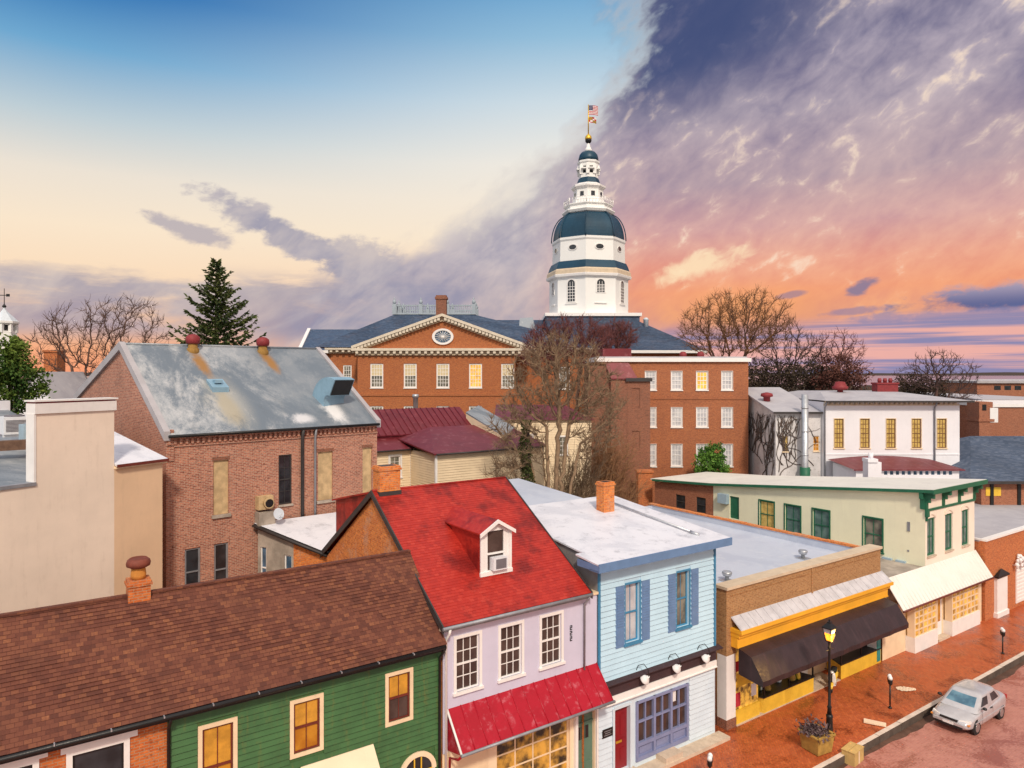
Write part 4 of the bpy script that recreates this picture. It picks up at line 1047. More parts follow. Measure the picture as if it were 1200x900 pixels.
    mb = MB(); rr = random.Random(4); F.box(mb, x0 + .08, x0 + .42, .75, 1.35, -.12, -.10, 0); F.box(mb, x1 - .5, x1 - .15, .95, 1.5, -.12, -.10, 1); F.box(mb, x0 + .2, x1 - .3, 1.6, 2.2, -.12, -.10, 2); F.box(mb, x0 + .1, x0 + .5, 2.3, 2.75, -.12, -.1, 0)
    b.add('poster', mb, [M['flag_red'], M['plastic_white'], M['yellow_paint']], w)
    bay(f(895, 822), f(953, 800), -.5, .25, 11); bay(f(985, 790), f(1032, 770), .55, -.2, 0)
    mb = MB(); x0, x1 = f(893, 830), 0; mb.box(S0 + .64, S0 + f(984, 780), TF - .05, TF + 1.1, 0, .035); b.add('step', mb, M['stone'])
    mb = MB(); B_.box(mb, f(955, 800) - .5, f(955, 800) + .45, .1, 2.4, 0, .05); d = b.add('door', mb, M['trim_white'])
    mb = MB(); B_.box(mb, f(955, 800) - .32, f(955, 800) + .27, 1.0, 2.2, .05, .056); b.add('pane', mb, M['glass_dark'], d)
build_yellow_shop()

# ------------------------------------------------------------------ E: cream building with green trim
def build_cream_building():
    S0, S1, SL, TB, TT = 42.7, 49.0, 37.95, 35.0, 41.0
    b = Bld('corner_shop_building', 'tall cream building with dark green bracketed cornice and white metal shop awning', 'building', (S0, TF))
    F = Face(b, (S0, TF), (S1, TF)); P = F.P
    zf, zk, zkk = 8.75, 7.1, 6.7
    fw = [F.rect(1086.5, 608, 1096.5, 652), F.rect(1107.5, 603, 1116, 645), F.rect(1127, 598, 1135, 641)]
    zt = sum(w[3] for w in fw) / 3; zb = sum(w[1] for w in fw) / 3; fw = [(w[0], zb, w[0] + .95, zt) for w in fw]
    mb = MB(); F.wall(mb, 4.2, zf - .1, fw, reveal=.16); b.add('wall', mb, M['cream_front'], label='cream street wall')
    L = Face(b, (S0, TB), (S0, TF))
    sw = [L.rect(*r) for r in ((890, 586, 907, 617), (920, 591, 938, 624), (952.5, 596, 972, 632), (1012, 605.5, 1034, 643))]
    dr = L.rect(855, 581, 866, 607)
    zline = lambda t: zf + (zk - zf) * (t - TF) / (TB - TF)
    mb = MB(); L.wall(mb, 0, 7.0, sw + [dr], reveal=.16)
    mb.face([L.P(0, 7.0), L.P(L.L, 7.0), L.P(L.L, zf - .05), L.P(0, zk)])
    b.add('side_wall', mb, M['cream_wall'], label='long cream side wall')
    mb = MB(); L2 = Face(b, (S0, TT), (S0, TB)); w2 = [L2.rect(792, 579, 803, 594.5), L2.rect(816, 582, 827, 600)]; L2.wall(mb, 0, 6.4, w2)
    mb.face([L2.P(0, 6.4), L2.P(L2.L, 6.4), L2.P(L2.L, zk - .02), L2.P(0, zkk - .02)])
    K = Face(b, (S1, TT), (S0, TT)); K.wall(mb, 0, zkk - .1); Rr = Face(b, (S1, TF), (S1, TT)); Rr.wall(mb, 0, zkk - .1); mb.face([Rr.P(0, zkk - .1), Rr.P(Rr.L, zkk - .1), Rr.P(0, zf - .1)])
    b.add('rear_wall', mb, M['brick_far'], label='orange brick rear part')
    for w in w2: window(L2, w, M['trim_dark'], M['glass_dark'], 1, 2, fw=.05, sill=False)
    for i, w in enumerate(sw):
        window(L, w, M['trim_green'], [M['lit_yellow'], M['glass_green'], M['glass_green'], M['glass_office']][i], 2, 2, fw=.08, mw=.04, casing=.08, cmat=M['trim_green'], sill=True, depth=.12)
    mb = MB(); L.quad(mb, dr[0], dr[2], dr[1], dr[3], -.1); b.add('door', mb, M['trim_green'])
    mb = MB(); q = L.p(850, 584); L.box(mb, q[0] - .45, q[0] + .35, q[1] - .35, q[1] + .35, .0, .35); b.add('air_conditioner', mb, M['elec_box'])
    for w in fw:
        ww = window(F, w, M['trim_green'], M['glass_green'], 2, 2, fw=.12, mw=.05, sill=True, depth=.12, smat=M['stone'])
        k = MB(); n = 8; cx = (w[0] + w[2]) / 2; hw = (w[2] - w[0]) / 2 + .08
        for i in range(n):
            a, c = (i / n * 2 - 1), ((i + 1) / n * 2 - 1); za, zc_ = w[3] + .22 * (1 - a * a), w[3] + .22 * (1 - c * c)
            F.box(k, cx + a * hw, cx + c * hw, min(za, zc_), max(za, zc_) + .12, 0, .06)
        b.add('arched_head', k, M['cream_front'], ww)
    # roof
    mb = MB(); y0 = TF - .55
    pts = [(S0 - .3, y0, zf + .12), (S1 + .35, y0, zf + .12), (S1 + .35, TB, zk + .12), (S1 + .35, TT + .2, zkk + .1), (S0 - .3, TT + .2, zkk + .1), (S0 - .3, TB, zk + .12)]
    mb.slab([pts[0], pts[1], pts[2], pts[5]], .10); mb.slab([pts[5], pts[2], pts[3], pts[4]], .10)
    r = b.add('roof', mb, M['roof_cream'])
    mb = MB()
    mb.hexa([(S0 - .33, y0, zf - .08), (S0 - .28, y0, zf - .08), (S0 - .28, TB, zk - .08), (S0 - .33, TB, zk - .08), (S0 - .33, y0, zf + .10), (S0 - .28, y0, zf + .10), (S0 - .28, TB, zk + .10), (S0 - .33, TB, zk + .10)])
    mb.hexa([(S0 - .33, TB, zk - .08), (S0 - .28, TB, zk - .08), (S0 - .28, TT, zkk - .08), (S0 - .33, TT, zkk - .08), (S0 - .33, TB, zk + .10), (S0 - .28, TB, zk + .10), (S0 - .28, TT, zkk + .08), (S0 - .33, TT, zkk + .08)])
    mb.box(S0 - .34, S1 + .38, y0 - .06, y0, zf - .16, zf + .10); mb.box(S0 - .3, S1 + .35, y0 + .01, TF - .005, zf - .14, zf - .05)
    F.box(mb, -.02, F.L + .02, zf - 1.25, zf - 1.12, 0, .07); F.box(mb, -.02, F.L + .02, zf - .22, zf - .14, 0, .2)
    for a in (.05, 2.1, 4.15, 6.2):
        F.box(mb, a - .1, a + .1, zf - 1.12, zf - .16, 0, .10); F.box(mb, a - .09, a + .09, zf - .45, zf - .15, .10, .48); F.box(mb, a - .07, a + .07, zf - .72, zf - .45, .1, .26)
    a = .05; F.box(mb, a - .13, a + .13, zf - 1.55, zf - 1.12, 0, .16); F.box(mb, a - .06, a + .06, zf - 1.8, zf - 1.55, 0, .10)
    L.box(mb, L.L - .25, L.L, zf - 1.12, zf - .2, 0, .12); L.box(mb, L.L - .22, L.L - .02, zf - .5, zf - .14, .12, .3)
    b.add('cornice', mb, M['trim_green'], r)
    mb = MB(); mb.tube([P(.05, zf - .2, .1)[:2] + (zf + .1,), P(.05, 0, .1)[:2] + (zf + .15,)], .01, 4); 
    # low shop front reaching to the neighbour
    F2 = Face(b, (SL, TF), (S1, TF)); P = F2.P
    mb = MB(); F2.wall(mb, 2.9, 4.3, (), 0, S0 - SL); mb.box(SL, S0 - .005, TF + .02, TF + 6.0, 4.15, 4.3); b.add('low_roof', mb, M['stucco_grey'])
    mb = MB(); zt_, zl, ov = 4.38, 2.92, 1.0
    mb.slab([P(.2, zl, ov), P(F2.L + .1, zl, ov), P(F2.L + .1, zt_, .01), P(.2, zt_, .01)], .05)
    n = 30
    for i in range(n + 1): x = .2 + (F2.L - .1) * i / n; mb.tube([P(x, zl + .01, ov), P(x, zt_ + .01, .01)], .016, 4)
    aw = b.add('awning', mb, M['awning_white'])
    mb = MB(); mb.tube([P(.15, zl - .03, ov + .04), P(F2.L + .15, zl - .03, ov + .04)], .05, 8); b.add('gutter', mb, M['trim_red_sash'], aw)
    mb = MB(); F2.wall(mb, 0, 2.9, (), reveal=.1); F2.box(mb, 0, F2.L, 2.62, 2.9, 0, .3); b.add('shop_wall', mb, M['trim_cream'])
    for (xa, ya, xb, yb), nc in (((1062, 727, 1087, 765), 5), ((1106, 706, 1137, 742), 7)):
        a0 = F2.p(xa, ya)[0]; a1 = F2.p(xb, ya)[0]; z0, z1 = .85, 2.6
        mb = MB(); F2.box(mb, a0 - .1, a1 + .1, 0, z0, .002, .52); w = b.add('display_window', mb, M['trim_white'])
        mb = MB(); F2.box(mb, a0, a1, z0, z1, .3, .42); b.add('pane', mb, M['lit_lattice'], w)
        mb = MB()
        for k in range(nc + 1): x = a0 + (a1 - a0) * k / nc; F2.box(mb, x - .035, x + .035, z0, z1, .42, .47)
        for k in range(6): z = z0 + (z1 - z0) * k / 5; F2.box(mb, a0, a1, z - .035, z + .035, .42, .465)
        F2.box(mb, a0 - .1, a0, z0, z1, .1, .5); F2.box(mb, a1, a1 + .1, z0, z1, .1, .5)
        b.add('lattice', mb, M['trim_cream'], w)
    x0, x1 = F2.p(1090, 740)[0], F2.p(1103, 735)[0]
    mb = MB(); F2.box(mb, x0 + .2, x1 - .1, .1, 2.5, .0, .06); d = b.add('door', mb, M['trim_white']); mb = MB(); F2.box(mb, x0 + .35, x1 - .25, .9, 2.3, .06, .065); b.add('pane', mb, M['glass_amber'], d)
    mb = MB(); F2.box(mb, x0, x1, 0, .12, 0, .5); b.add('step', mb, M['stone'])
    mb = MB(); x = F2.p(1141, 715)[0]
    for k in (0, .55): F2.box(mb, x + k, x + k + .22, 0, 2.65, .0, .35)
    b.add('pilaster', mb, M['trim_cream']); mb = MB(); F2.box(mb, x + .9, x + 1.15, 0, 2.5, .0, .2); b.add('drainpipe', mb, M['trim_dark'])
    # meter boxes
    mb = MB(); L3 = L; q = L3.p(1050, 664); 
    mb = MB()
    for k in (-.45, .35): L.box(mb, q[0] + k - .3, q[0] + k + .25, q[1] - .35, q[1] + .45, .0, .18)
    mb.tube([L.P(q[0] - .4, q[1] - .35, .1), L.P(q[0] - .4, 4.3, .1)], .05, 6); mb.tube([L.P(q[0] + .3, q[1] - .35, .1), L.P(q[0] + .3, 4.3, .1)], .05, 6)
    mb.tube([L.P(q[0] + .6, q[1] + .1, .05), L.P(q[0] + 1.2, q[1] + .0, .05), L.P(L.L - .05, q[1] + .25, .05)], .02, 5)
    b.add('meter_box', mb, M['elec_box'])
    mb = MB(); L.box(mb, L.L - 1.0, L.L - .85, 6.2, 6.75, 0, .04); L.box(mb, L.L - 1.0, L.L - .9, 5.0, 5.1, 0, .03); b.add('wall_plate', mb, M['trim_lead'])
build_cream_building()

# ------------------------------------------------------------------ F: low brick shop beyond
def build_brick_shop():
    S0, S1, T0, TB = 49.25, 78, 19.3, 40
    b = Bld('shop', 'low orange brick shop with white entrance surround and grey flat roof', 'shop', (S0, T0))
    F = Face(b, (S0, T0), (S1, T0)); P = F.P; zt = 4.98
    mb = MB(); F.wall(mb, 0, zt); L = Face(b, (S0, TB), (S0, T0)); L.wall(mb, 0, zt); K = Face(b, (S1, TB), (S0, TB)); K.wall(mb, 0, zt); Rr = Face(b, (S1, T0), (S1, TB)); Rr.wall(mb, 0, zt)
    b.add('wall', mb, M['brick_shop_orange'])
    mb = MB(); mb.box(S0 - .0, S1, T0 - .08, T0 + .3, zt, zt + .12, 1); mb.slab([(S0, T0 + .3, zt + .02), (S1, T0 + .3, zt + .02), (S1, TB, zt + .02), (S0, TB, zt + .02)], .1); 
    mb.box(S0, S0 + .3, T0 + .3, TB, zt, zt + .1, 1); b.add('roof', mb, [M['roof_grey'], M['trim_white']])
    x0, x1 = F.p(1165, 700)[0], F.p(1177, 695)[0]
    mb = MB(); F.box(mb, x0, x1, 0, F.p(1165, 677)[1], .0, .18, 0); F.box(mb, x0 - .1, x1 + .1, 0, .3, 0, .24, 0); b.add('pilaster', mb, M['trim_white'])
    z = F.p(1165, 677)[1]
    mb = MB(); F.box(mb, x0 - .08, x1 + .08, z, z + .1, 0, .28); xm = (x0 + x1) / 2
    mb.face([P(x0 - .08, z + .1, .28), P(x1 + .08, z + .1, .28), P(xm, z + .5, .1)]); mb.face([P(x1 + .08, z + .1, .28), P(x1 + .08, z + .1, 0), P(xm, z + .5, .1)]); mb.face([P(x0 - .08, z + .1, 0), P(x0 - .08, z + .1, .28), P(xm, z + .5, .1)])
    b.add('pilaster_cap', mb, M['iron_black'])
    a0 = F.p(1190, 700)[0]; z0, z1 = F.p(1190, 707)[1], F.p(1190, 665)[1]
    mb = MB(); F.box(mb, a0, a0 + 2.6, z0, z1, 0, .06)
    for k in range(9): zz = z0 + .1 + (z1 - z0 - .2) * k / 9; F.box(mb, a0 + .12, a0 + 1.2, zz, zz + .12, .06, .09); F.box(mb, a0 + 1.4, a0 + 2.5, zz, zz + .12, .06, .09)
    b.add('shutter', mb, M['trim_white'])
    mb = MB(); q = F.p(1192, 658); rr = random.Random(8)
    for k in range(26):
        x, z, o = q[0] + rr.uniform(-.7, 1.6), q[1] + rr.uniform(-.3, .45), rr.uniform(.1, .45); r = rr.uniform(.06, .16)
        mb.lathe([(r * .4, -r), (r, 0), (r * .4, r)], P(x, z, o), 6)
    mb.tube([P(q[0] - .8, q[1] - .1, .0), P(q[0] - .9, q[1] - .05, .35)], .02, 5)
    b.add('wreath', mb, M['plastic_white'])
build_brick_shop()
# ------------------------------------------------------------------ buildings behind the row
def WB(name, label, cat, x, y, group=None):                     # authored in plain place coordinates
    return Bld(name, label, cat, (x, y), (x, y), 0, group, street=False)
def on_plane(b, px, py, p0, nrm):
    c, d = b.cam(), b.dir(px, py); k = (Vector(p0) - c).dot(nrm) / d.dot(nrm); return c + d * k

# warehouse roof: silver coated sheets with rust runs below the vents
def warehouse_roof_mat(stains):
    m, nt, b, uv, ob = base('roof_warehouse', .55, .1)
    u, v, _ = sep(nt, uv); x, y, z = sep(nt, ob)
    n1 = noise(nt, comb(nt, u, v * .6, 0.), .26, 8, .7, .5); n2 = noise(nt, comb(nt, u, v * .5, 3.), 1.5, 7, .7, .3); n3 = noise(nt, ob, 18, 3, .6)
    lefty = 1 - x.ss(2.5, 7.5) * .75
    col = mix(nt, (n1 * .75 + n3 * .1 + n2 * .2).ss(.46, .58) * lefty, (.15, .185, .225), (.40, .42, .44))
    col = mix(nt, (n2 * .8 + n3 * .3).ss(.54, .68) * .7 * n1.ss(.42, .56) * lefty, col, (.66, .66, .66))
    col = mix(nt, (n3 * .5 + n2 * .6).ss(.58, .68) * .35, col, (.09, .11, .13))
    for (sx, sy, w, l, c, k) in stains:                           # centre, half width, half length
        dx = (x - sx + (n2 - .5) * w * 1.2) / w; dy = (y - sy + (n1 - .5) * .4) / l
        f = (1.15 - (dx * dx + dy * dy)._m('SQRT') + (n2 - .5) * 1.5 + (n3 - .5) * .5).ss(-.1, .85) * k
        col = mix(nt, f, col, c)
    setc(nt, b, col); bump(nt, b, n3 + n2, .3, .015); MATS['roof_warehouse'] = m

def build_warehouse():
    b = Bld('warehouse', 'tall brick warehouse with rust stained silver metal roof and boarded windows', 'warehouse', (-14.93, 30.4), (0, 0), R(44.1), None, False)
    Lx, D1, D2 = 10.69, 6.41, 15.5; ez, rz, bz = 12.78, 16.86, 14.0
    F = Face(b, (0, 0), (Lx, 0)); P = F.P
    bw = [F.rect(250, 540, 268, 604), F.rect(372.5, 530, 390, 587), F.rect(425, 525, 436, 580)]
    dw = [F.rect(326.5, 533.5, 342, 592)]
    lw = [F.rect(216.5, 644, 235, 692), F.rect(251, 638, 267.5, 684)]
    low = [(w[0], 2.2 + 0 * w[1], w[2], w[3]) for w in lw]
    low = [F.rect(216.5, 644, 235, 700), F.rect(251, 638, 267.5, 700)]
    mb = MB(); F.wall(mb, 0, ez, bw + dw + low, reveal=.16)
    L = Face(b, (0, D2), (0, 0)); L.wall(mb, 0, ez); mb.face([L.P(0, ez), L.P(L.L, ez), L.P(L.L - D1, rz), L.P(0, bz)])
    Rr = Face(b, (Lx, 0), (Lx, D2)); Rr.wall(mb, 0, ez); mb.face([Rr.P(0, ez), Rr.P(Rr.L, ez), Rr.P(Rr.L, bz), Rr.P(D1, rz)])
    K = Face(b, (Lx, D2), (0, D2)); K.wall(mb, 0, bz)
    b.add('wall', mb, M['brick_warehouse'])
    mb = MB()                                                     # corbelled eaves course with dentils
    F.box(mb, 0, Lx, ez - .16, ez, 0, .14); F.box(mb, 0, Lx, ez - .5, ez - .42, 0, .06)
    x = .05
    while x < Lx - .1: F.box(mb, x, x + .11, ez - .40, ez - .16, 0, .10); x += .24
    F.box(mb, -.02, .3, ez - 1.1, ez + .25, -.3, .06)
    b.add('corbel', mb, M['brick_warehouse'])
    for w in bw:
        mb = MB(); F.quad(mb, w[0], w[2], w[1], w[3], -.08); k = b.add('boarded_window', mb, M['boarded'])
        mb = MB(); F.box(mb, w[0] - .08, w[2] + .08, w[1] - .14, w[1], -.05, .10); b.add('sill', mb, M['stucco_grey'], k)
        mb = MB(); F.box(mb, w[0] - .05, w[2] + .05, w[3], w[3] + .16, 0, .012); b.add('lintel', mb, M['brick_dim'], k)
    for w in dw: window(F, w, M['trim_dark'], M['glass_dark'], 2, 4, fw=.07, sill=True, smat=M['stucco_grey'])
    for w in low:
        ww = window(F, w, M['trim_lead'], M['glass_dark'], 1, 2, fw=.08, sill=False)
    ny = Vector((0, -(rz - ez), D1)).normalized()
    hit = lambda px, py: on_plane(b, px, py, (0, 0, ez), ny)
    v1, v2, sk, du = hit(226, 412), hit(308, 414), hit(255, 456), hit(384, 470)
    st_ = []
    for q, l in ((v1, 1.2), (v2, .9)): st_.append((q.x, q.y - l, .36, l * 1.2, (.33, .16, .035), .95))
    st_.append((sk.x - .05, sk.y - 1.6, .55, 1.5, (.26, .19, .06), .85)); st_.append((sk.x, sk.y - 1.2, 1.1, 2.2, (.50, .48, .42), .55))
    wq = hit(388, 480); st_.append((wq.x, wq.y - .2, .55, 1.1, (.80, .80, .80), .95)); wq = hit(356, 496); st_.append((wq.x, wq.y + .1, .75, .4, (.72, .72, .74), .8))
    warehouse_roof_mat(st_)
    mb = MB(); x0, x1 = .02, Lx - .02
    mb.slab([(x0, -.22, ez + .01), (x1, -.22, ez + .01), (x1, D1, rz + .08), (x0, D1, rz + .08)], .08)
    mb.slab([(x0, D1, rz + .08), (x1, D1, rz + .08), (x1, D2, bz + .08), (x0, D2, bz + .08)], .08)
    mb.tube([(x0, D1, rz + .09), (x1, D1, rz + .09)], .07, 6)
    r = b.add('roof', mb, M['roof_warehouse'])
    mb = MB()
    for x in (-.14, Lx - .12):
        s = lambda y0, z0, y1, z1: mb.hexa([(x, y0, z0 - .2), (x + .26, y0, z0 - .2), (x + .26, y1, z1 - .2), (x, y1, z1 - .2), (x, y0, z0 + .2), (x + .26, y0, z0 + .2), (x + .26, y1, z1 + .2), (x, y1, z1 + .2)])
        s(-.15, ez, D1, rz); s(D1, rz, D2, bz)
    b.add('verge', mb, M['far_roof'], r)
    mb = MB(); mb.tube([(x0, -.26, ez - .02), (x1, -.26, ez - .02)], .07, 6); b.add('gutter', mb, M['iron_black'], r)
    for px, q in ((353, 0), (368, 1)):
        a = F.p(px, 560)[0]; gutter_pipe(b, 'downpipe', M['trim_dark' if q == 0 else 'trim_lead'], [P(a, ez - .05, .24), P(a, ez - .5, .12), P(a, 0, .10)], .085 if q == 0 else .06)
    for q in (v1, v2):
        mb = MB(); mb.lathe([(.34, -.35), (.30, .05), (.24, .1), (.24, .3)], (q.x, q.y, q.z + .1), 14, 0)
        mb.lathe([(.25, .3), (.33, .34), (.36, .52), (.33, .68), (.2, .78), (.05, .82)], (q.x, q.y, q.z + .1), 16, 1)
        b.add('roof_vent', mb, [M['rust_stain'], M['vent_red']], r)
    mb = MB(); mb.hexa([(sk.x - .4, sk.y - .42, sk.z - .35), (sk.x + .4, sk.y - .42, sk.z - .35), (sk.x + .4, sk.y + .4, sk.z + .2), (sk.x - .4, sk.y + .4, sk.z + .2), (sk.x - .4, sk.y - .42, sk.z + .10), (sk.x + .4, sk.y - .42, sk.z + .10), (sk.x + .4, sk.y + .4, sk.z + .50), (sk.x - .4, sk.y + .4, sk.z + .50)])
    mb.box(sk.x - .18, sk.x + .18, sk.y - .18, sk.y + .18, sk.z + .3, sk.z + .46); b.add('roof_hatch', mb, M['vent_blue'], r)
    # the big bent duct
    mb = MB(); pts = []; n = 8; ax = Vector((.18, -.98, 0)).normalized()
    c0 = Vector((du.x, du.y, du.z - .5)); w = .68
    prof = [(0, 0), (0, .55)] + [(.80 - .80 * math.cos(math.pi / 2 * i / n * 1.3), .55 + .80 * math.sin(math.pi / 2 * i / n * 1.3)) for i in range(1, n + 1)]
    sy = Vector((-ax.y, ax.x, 0)); ring = []
    for i, (u, z) in enumerate(prof):
        a = min(1, max(0, (i - 1) / n)) * math.pi / 2 * 1.3
        nrm = ax * (-math.cos(a)) + Vector((0, 0, math.sin(a)))
        c = c0 + ax * u + Vector((0, 0, z)); h = .50
        ring.append([c + nrm * h * .9 - sy * w, c + nrm * h * .9 + sy * w, c - nrm * h + sy * w, c - nrm * h - sy * w])
    for i in range(len(ring) - 1):
        for k in range(4): mb.face([ring[i][k], ring[i][(k + 1) % 4], ring[i + 1][(k + 1) % 4], ring[i + 1][k]][::-1], 0)
    e = ring[-1]; cc = sum(e, Vector()) / 4; mb.face(e, 0); mb.face([cc + (q - cc) * .92 + (ring[-1][0] - ring[-2][0]).normalized() * .02 for q in e], 1)
    b.add('duct_hood', mb, [M['vent_blue'], M['iron_black']], r)
    # fan box, condenser and dish on the wall
    q = F.p(309, 588); mb = MB(); F.box(mb, q[0] - .42, q[0] + .30, q[1] - .30, q[1] + .32, 0, .4, 0)
    mb.tube([P(q[0] + .02, q[1] + .0, .4), P(q[0] + .02, q[1], .58)], .24, 16, 0); mb.tube([P(q[0] + .02, q[1], .575), P(q[0] + .02, q[1], .582)], .20, 16, 1); b.add('exhaust_fan', mb, [M['boarded'], M['iron_black']])
    q = F.p(309, 606); mb = MB(); F.box(mb, q[0] - .45, q[0] + .35, q[1] - .3, q[1] + .32, .02, .5, 0); b.add('condenser', mb, M['stucco_grey'])
    q = F.p(317, 600); mb = MB(); c = Vector(P(q[0], q[1], .75)); ax = Vector((.1, -.8, .25)).normalized()
    mb.tube([c, c + ax * .05, c + ax * .10], [.02, .22, .28], 16, 0); mb.tube([c, Vector(P(q[0] - .1, q[1] - .2, .05))], .025, 6); mb.tube([c + ax * .1 - Vector((0, 0, .25)), c + ax * .4], .012, 5)
    b.add('satellite_dish', mb, M['dish_grey'])
build_warehouse()

def build_stucco():
    b = Bld('stucco_building', 'plain cream stucco building stepping up to a white topped block beside the brick warehouse', 'building', (-14.4, 29.0), (0, 0), R(64), None, False)
    zl, zh, zr_ = 11.7, 14.55, 11.92
    F = Face(b, (-14, 0), (0, 0)); a1, a2 = 14 - 4.98, 14 - 2.1
    mb = MB(); F.wall(mb, 0, zl - .12, (), 0, a1); F.wall(mb, 0, zh - .48, (), a1, a2); G = Face(b, (-2.1, 0), (-2.1, .42)); G.wall(mb, zr_, zh - .48); H_ = Face(b, (-4.98, .42), (-4.98, 0)); H_.wall(mb, zl - .5, zh - .48)
    K = Face(b, (-2.1, .42), (-4.98, .42)); K.wall(mb, zl - .5, zh - .48)
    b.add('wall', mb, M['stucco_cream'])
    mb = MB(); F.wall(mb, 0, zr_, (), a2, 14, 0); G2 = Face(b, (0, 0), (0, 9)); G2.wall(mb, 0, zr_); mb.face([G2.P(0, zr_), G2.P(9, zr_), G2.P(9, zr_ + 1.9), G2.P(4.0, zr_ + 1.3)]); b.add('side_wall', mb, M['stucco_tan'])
    mb = MB(); mb.box(-5.04, -2.04, -.06, .48, zh - .48, zh - .12, 0); mb.box(-5.02, -2.06, -.03, .45, zh - .12, zh - .06, 1); mb.box(-5.08, -2.0, -.10, .52, zh - .06, zh, 0); mb.box(-5.06, -4.985, -.02, .44, zl, zh - .48, 0); b.add('coping', mb, [M['trim_white'], M['vent_red']])
    mb = MB(); mb.box(-14, -4.99, -.05, .22, zl - .12, zl, 0); b.add('ledge', mb, M['trim_lead'])
    mb = MB(); q_ = lambda x, y: (x, y, zl - .35 + .09 * y)
    mb.slab([q_(-34, .22), q_(-4.9, .22), q_(-2.1, .45), q_(-2.1, 4.6), q_(.1, 4.6), q_(5.5, 21), q_(-34, 21)], .1); b.add('roof', mb, M['roof_silver'])
    mb = MB(); mb.box(-34, 5.6, 21.0, 21.25, zl - .5, zl + 2.1); b.add('parapet', mb, M['white_wall'])
    mb = MB(); mb.slab([(-2.08, -.14, zr_ + .05), (.16, -.14, zr_ + .05), (.1, 3.9, zr_ + 1.25), (-2.08, 3.9, zr_ + 1.25)], .08); mb.slab([(-2.08, 4.2, zr_ + 1.25), (.75, 4.2, zr_ + 1.25), (1.6, 6.6, zr_ + 1.95), (-1.0, 6.6, zr_ + 1.95)], .1)
    mb.box(-2.08, .1, 3.9, 4.25, zr_ + .7, zr_ + 1.3)
    r = b.add('roof', mb, M['roof_white'], label='white sloping roof'); mb = MB(); mb.box(-2.1, .14, -.12, .0, zr_ - .12, zr_ - .035, 0); mb.box(-2.08, .18, -.18, -.12, zr_ - .06, zr_ + .05, 1); b.add('gutter', mb, [M['trim_cream'], M['trim_red_sash']], r)
    def ac(px, py, pyb, Y, label, s=.9, mats=('ac_white', 'ac_grille')):
        p = at(px, py, Y); zb = EYE + (HYP - pyb) / FPX * Y
        t = thing('air_conditioner', label, 'air conditioner', (p.x, p.y, zb), R(50))
        h = max(.7, p.z - zb)
        mb = MB(); mb.box(-s / 2, s / 2, -s / 2, s / 2, .12, h); 
        for k in (-1, 1): mb.box(-s / 2, s / 2, k * s * .35 - .05, k * s * .35 + .05, 0, .12)
        mb.build('body', M[mats[0]], t); mb = MB(); n = 9
        for i in range(n): z = .24 + (h - .36) * i / n; mb.box(-s / 2 + .08, s / 2 - .08, -s / 2 - .012, -s / 2 - .001, z, z + (h - .4) / n * .7)
        mb.build('grille', M[mats[1]], t); mb = MB(); mb.lathe([(s * .36, 0), (s * .36, .06), (s * .3, .07)], (0, 0, h), 18); mb.build('fan_guard', M[mats[1]], t)
    ac(17, 488, 511, 32.5, 'pale air conditioner with dark grille on the stucco building roof', 1.1); ac(36, 497, 522, 30.5, 'small grey blue air conditioner beside the tall stucco block', .7, ('elec_box', 'trim_lead'))
    p = at(12, 526, 29.5); t = thing('roof_duct', 'low rusty duct lying on the stucco building roof', 'duct', (p.x, p.y, p.z - .2), R(40)); mb = MB(); mb.box(-1.2, 1.0, -.25, .25, .15, .55); mb.tube([(1.0, 0, .35), (1.6, 0, .35), (1.6, 0, 0)], .16, 10); mb.box(-.9, -.8, -.2, .2, 0, .15); mb.box(.7, .8, -.2, .2, 0, .15); mb.build('duct', M['wood_fence'], t)
build_stucco()

def build_outhouse():
    P1, P2, P3 = at(297.5, 613, 33.0), at(396, 600, 35.8), at(384, 648, 31.2)
    P4 = P3 + Vector((3.2, 2.0, .2)); P5 = P2 + Vector((2.2, 1.5, .1))
    b = WB('outbuilding', 'low flat roofed outbuilding tucked between the warehouse and the orange gable', 'outbuilding', P1.x, P1.y)
    mb = MB(); mb.slab([tuple(p) for p in (P1, P3, P4, P5, P2)], .22, 0, 1); r = b.add('roof', mb, [M['roof_white'], M['trim_dark']])
    q1, q3 = P1 + (P2 - P1) * .03 + (P3 - P1) * .02, P3 + (P2 - P3) * .04
    F = Face(b, (q1.x, q1.y), (q3.x, q3.y)); ops = [F.rect(305, 640, 312, 690), F.rect(333, 650, 342, 690)]
    mb = MB(); h = 7.35; am = F.p(344, 650)[0]
    F.wall(mb, 0, h, ops, 0, am); mb.face([F.P(0, h), F.P(am, h), F.P(am, P1.z + (P3.z - P1.z) * am / F.L - .1), F.P(0, P1.z - .1)]); b.add('wall', mb, M['stucco_grey'])
    mb = MB(); F.wall(mb, 0, h, (), am); mb.face([F.P(am, h), F.P(F.L, h), F.P(F.L, P3.z - .1), F.P(am, P1.z + (P3.z - P1.z) * am / F.L - .1)]); b.add('brick_wall', mb, M['brick_red_orange'])
    for w in ops: window(F, w, M['trim_white'], M['glass_blue'], 1, 2, fw=.06, sill=False)
    mb = MB(); d = (P3 - P1); mb.tube([P1 + Vector((0, -.1, -.1)), P3 + Vector((0, -.1, -.1))], .07, 6); b.add('gutter', mb, M['trim_dark'], r)
build_outhouse()

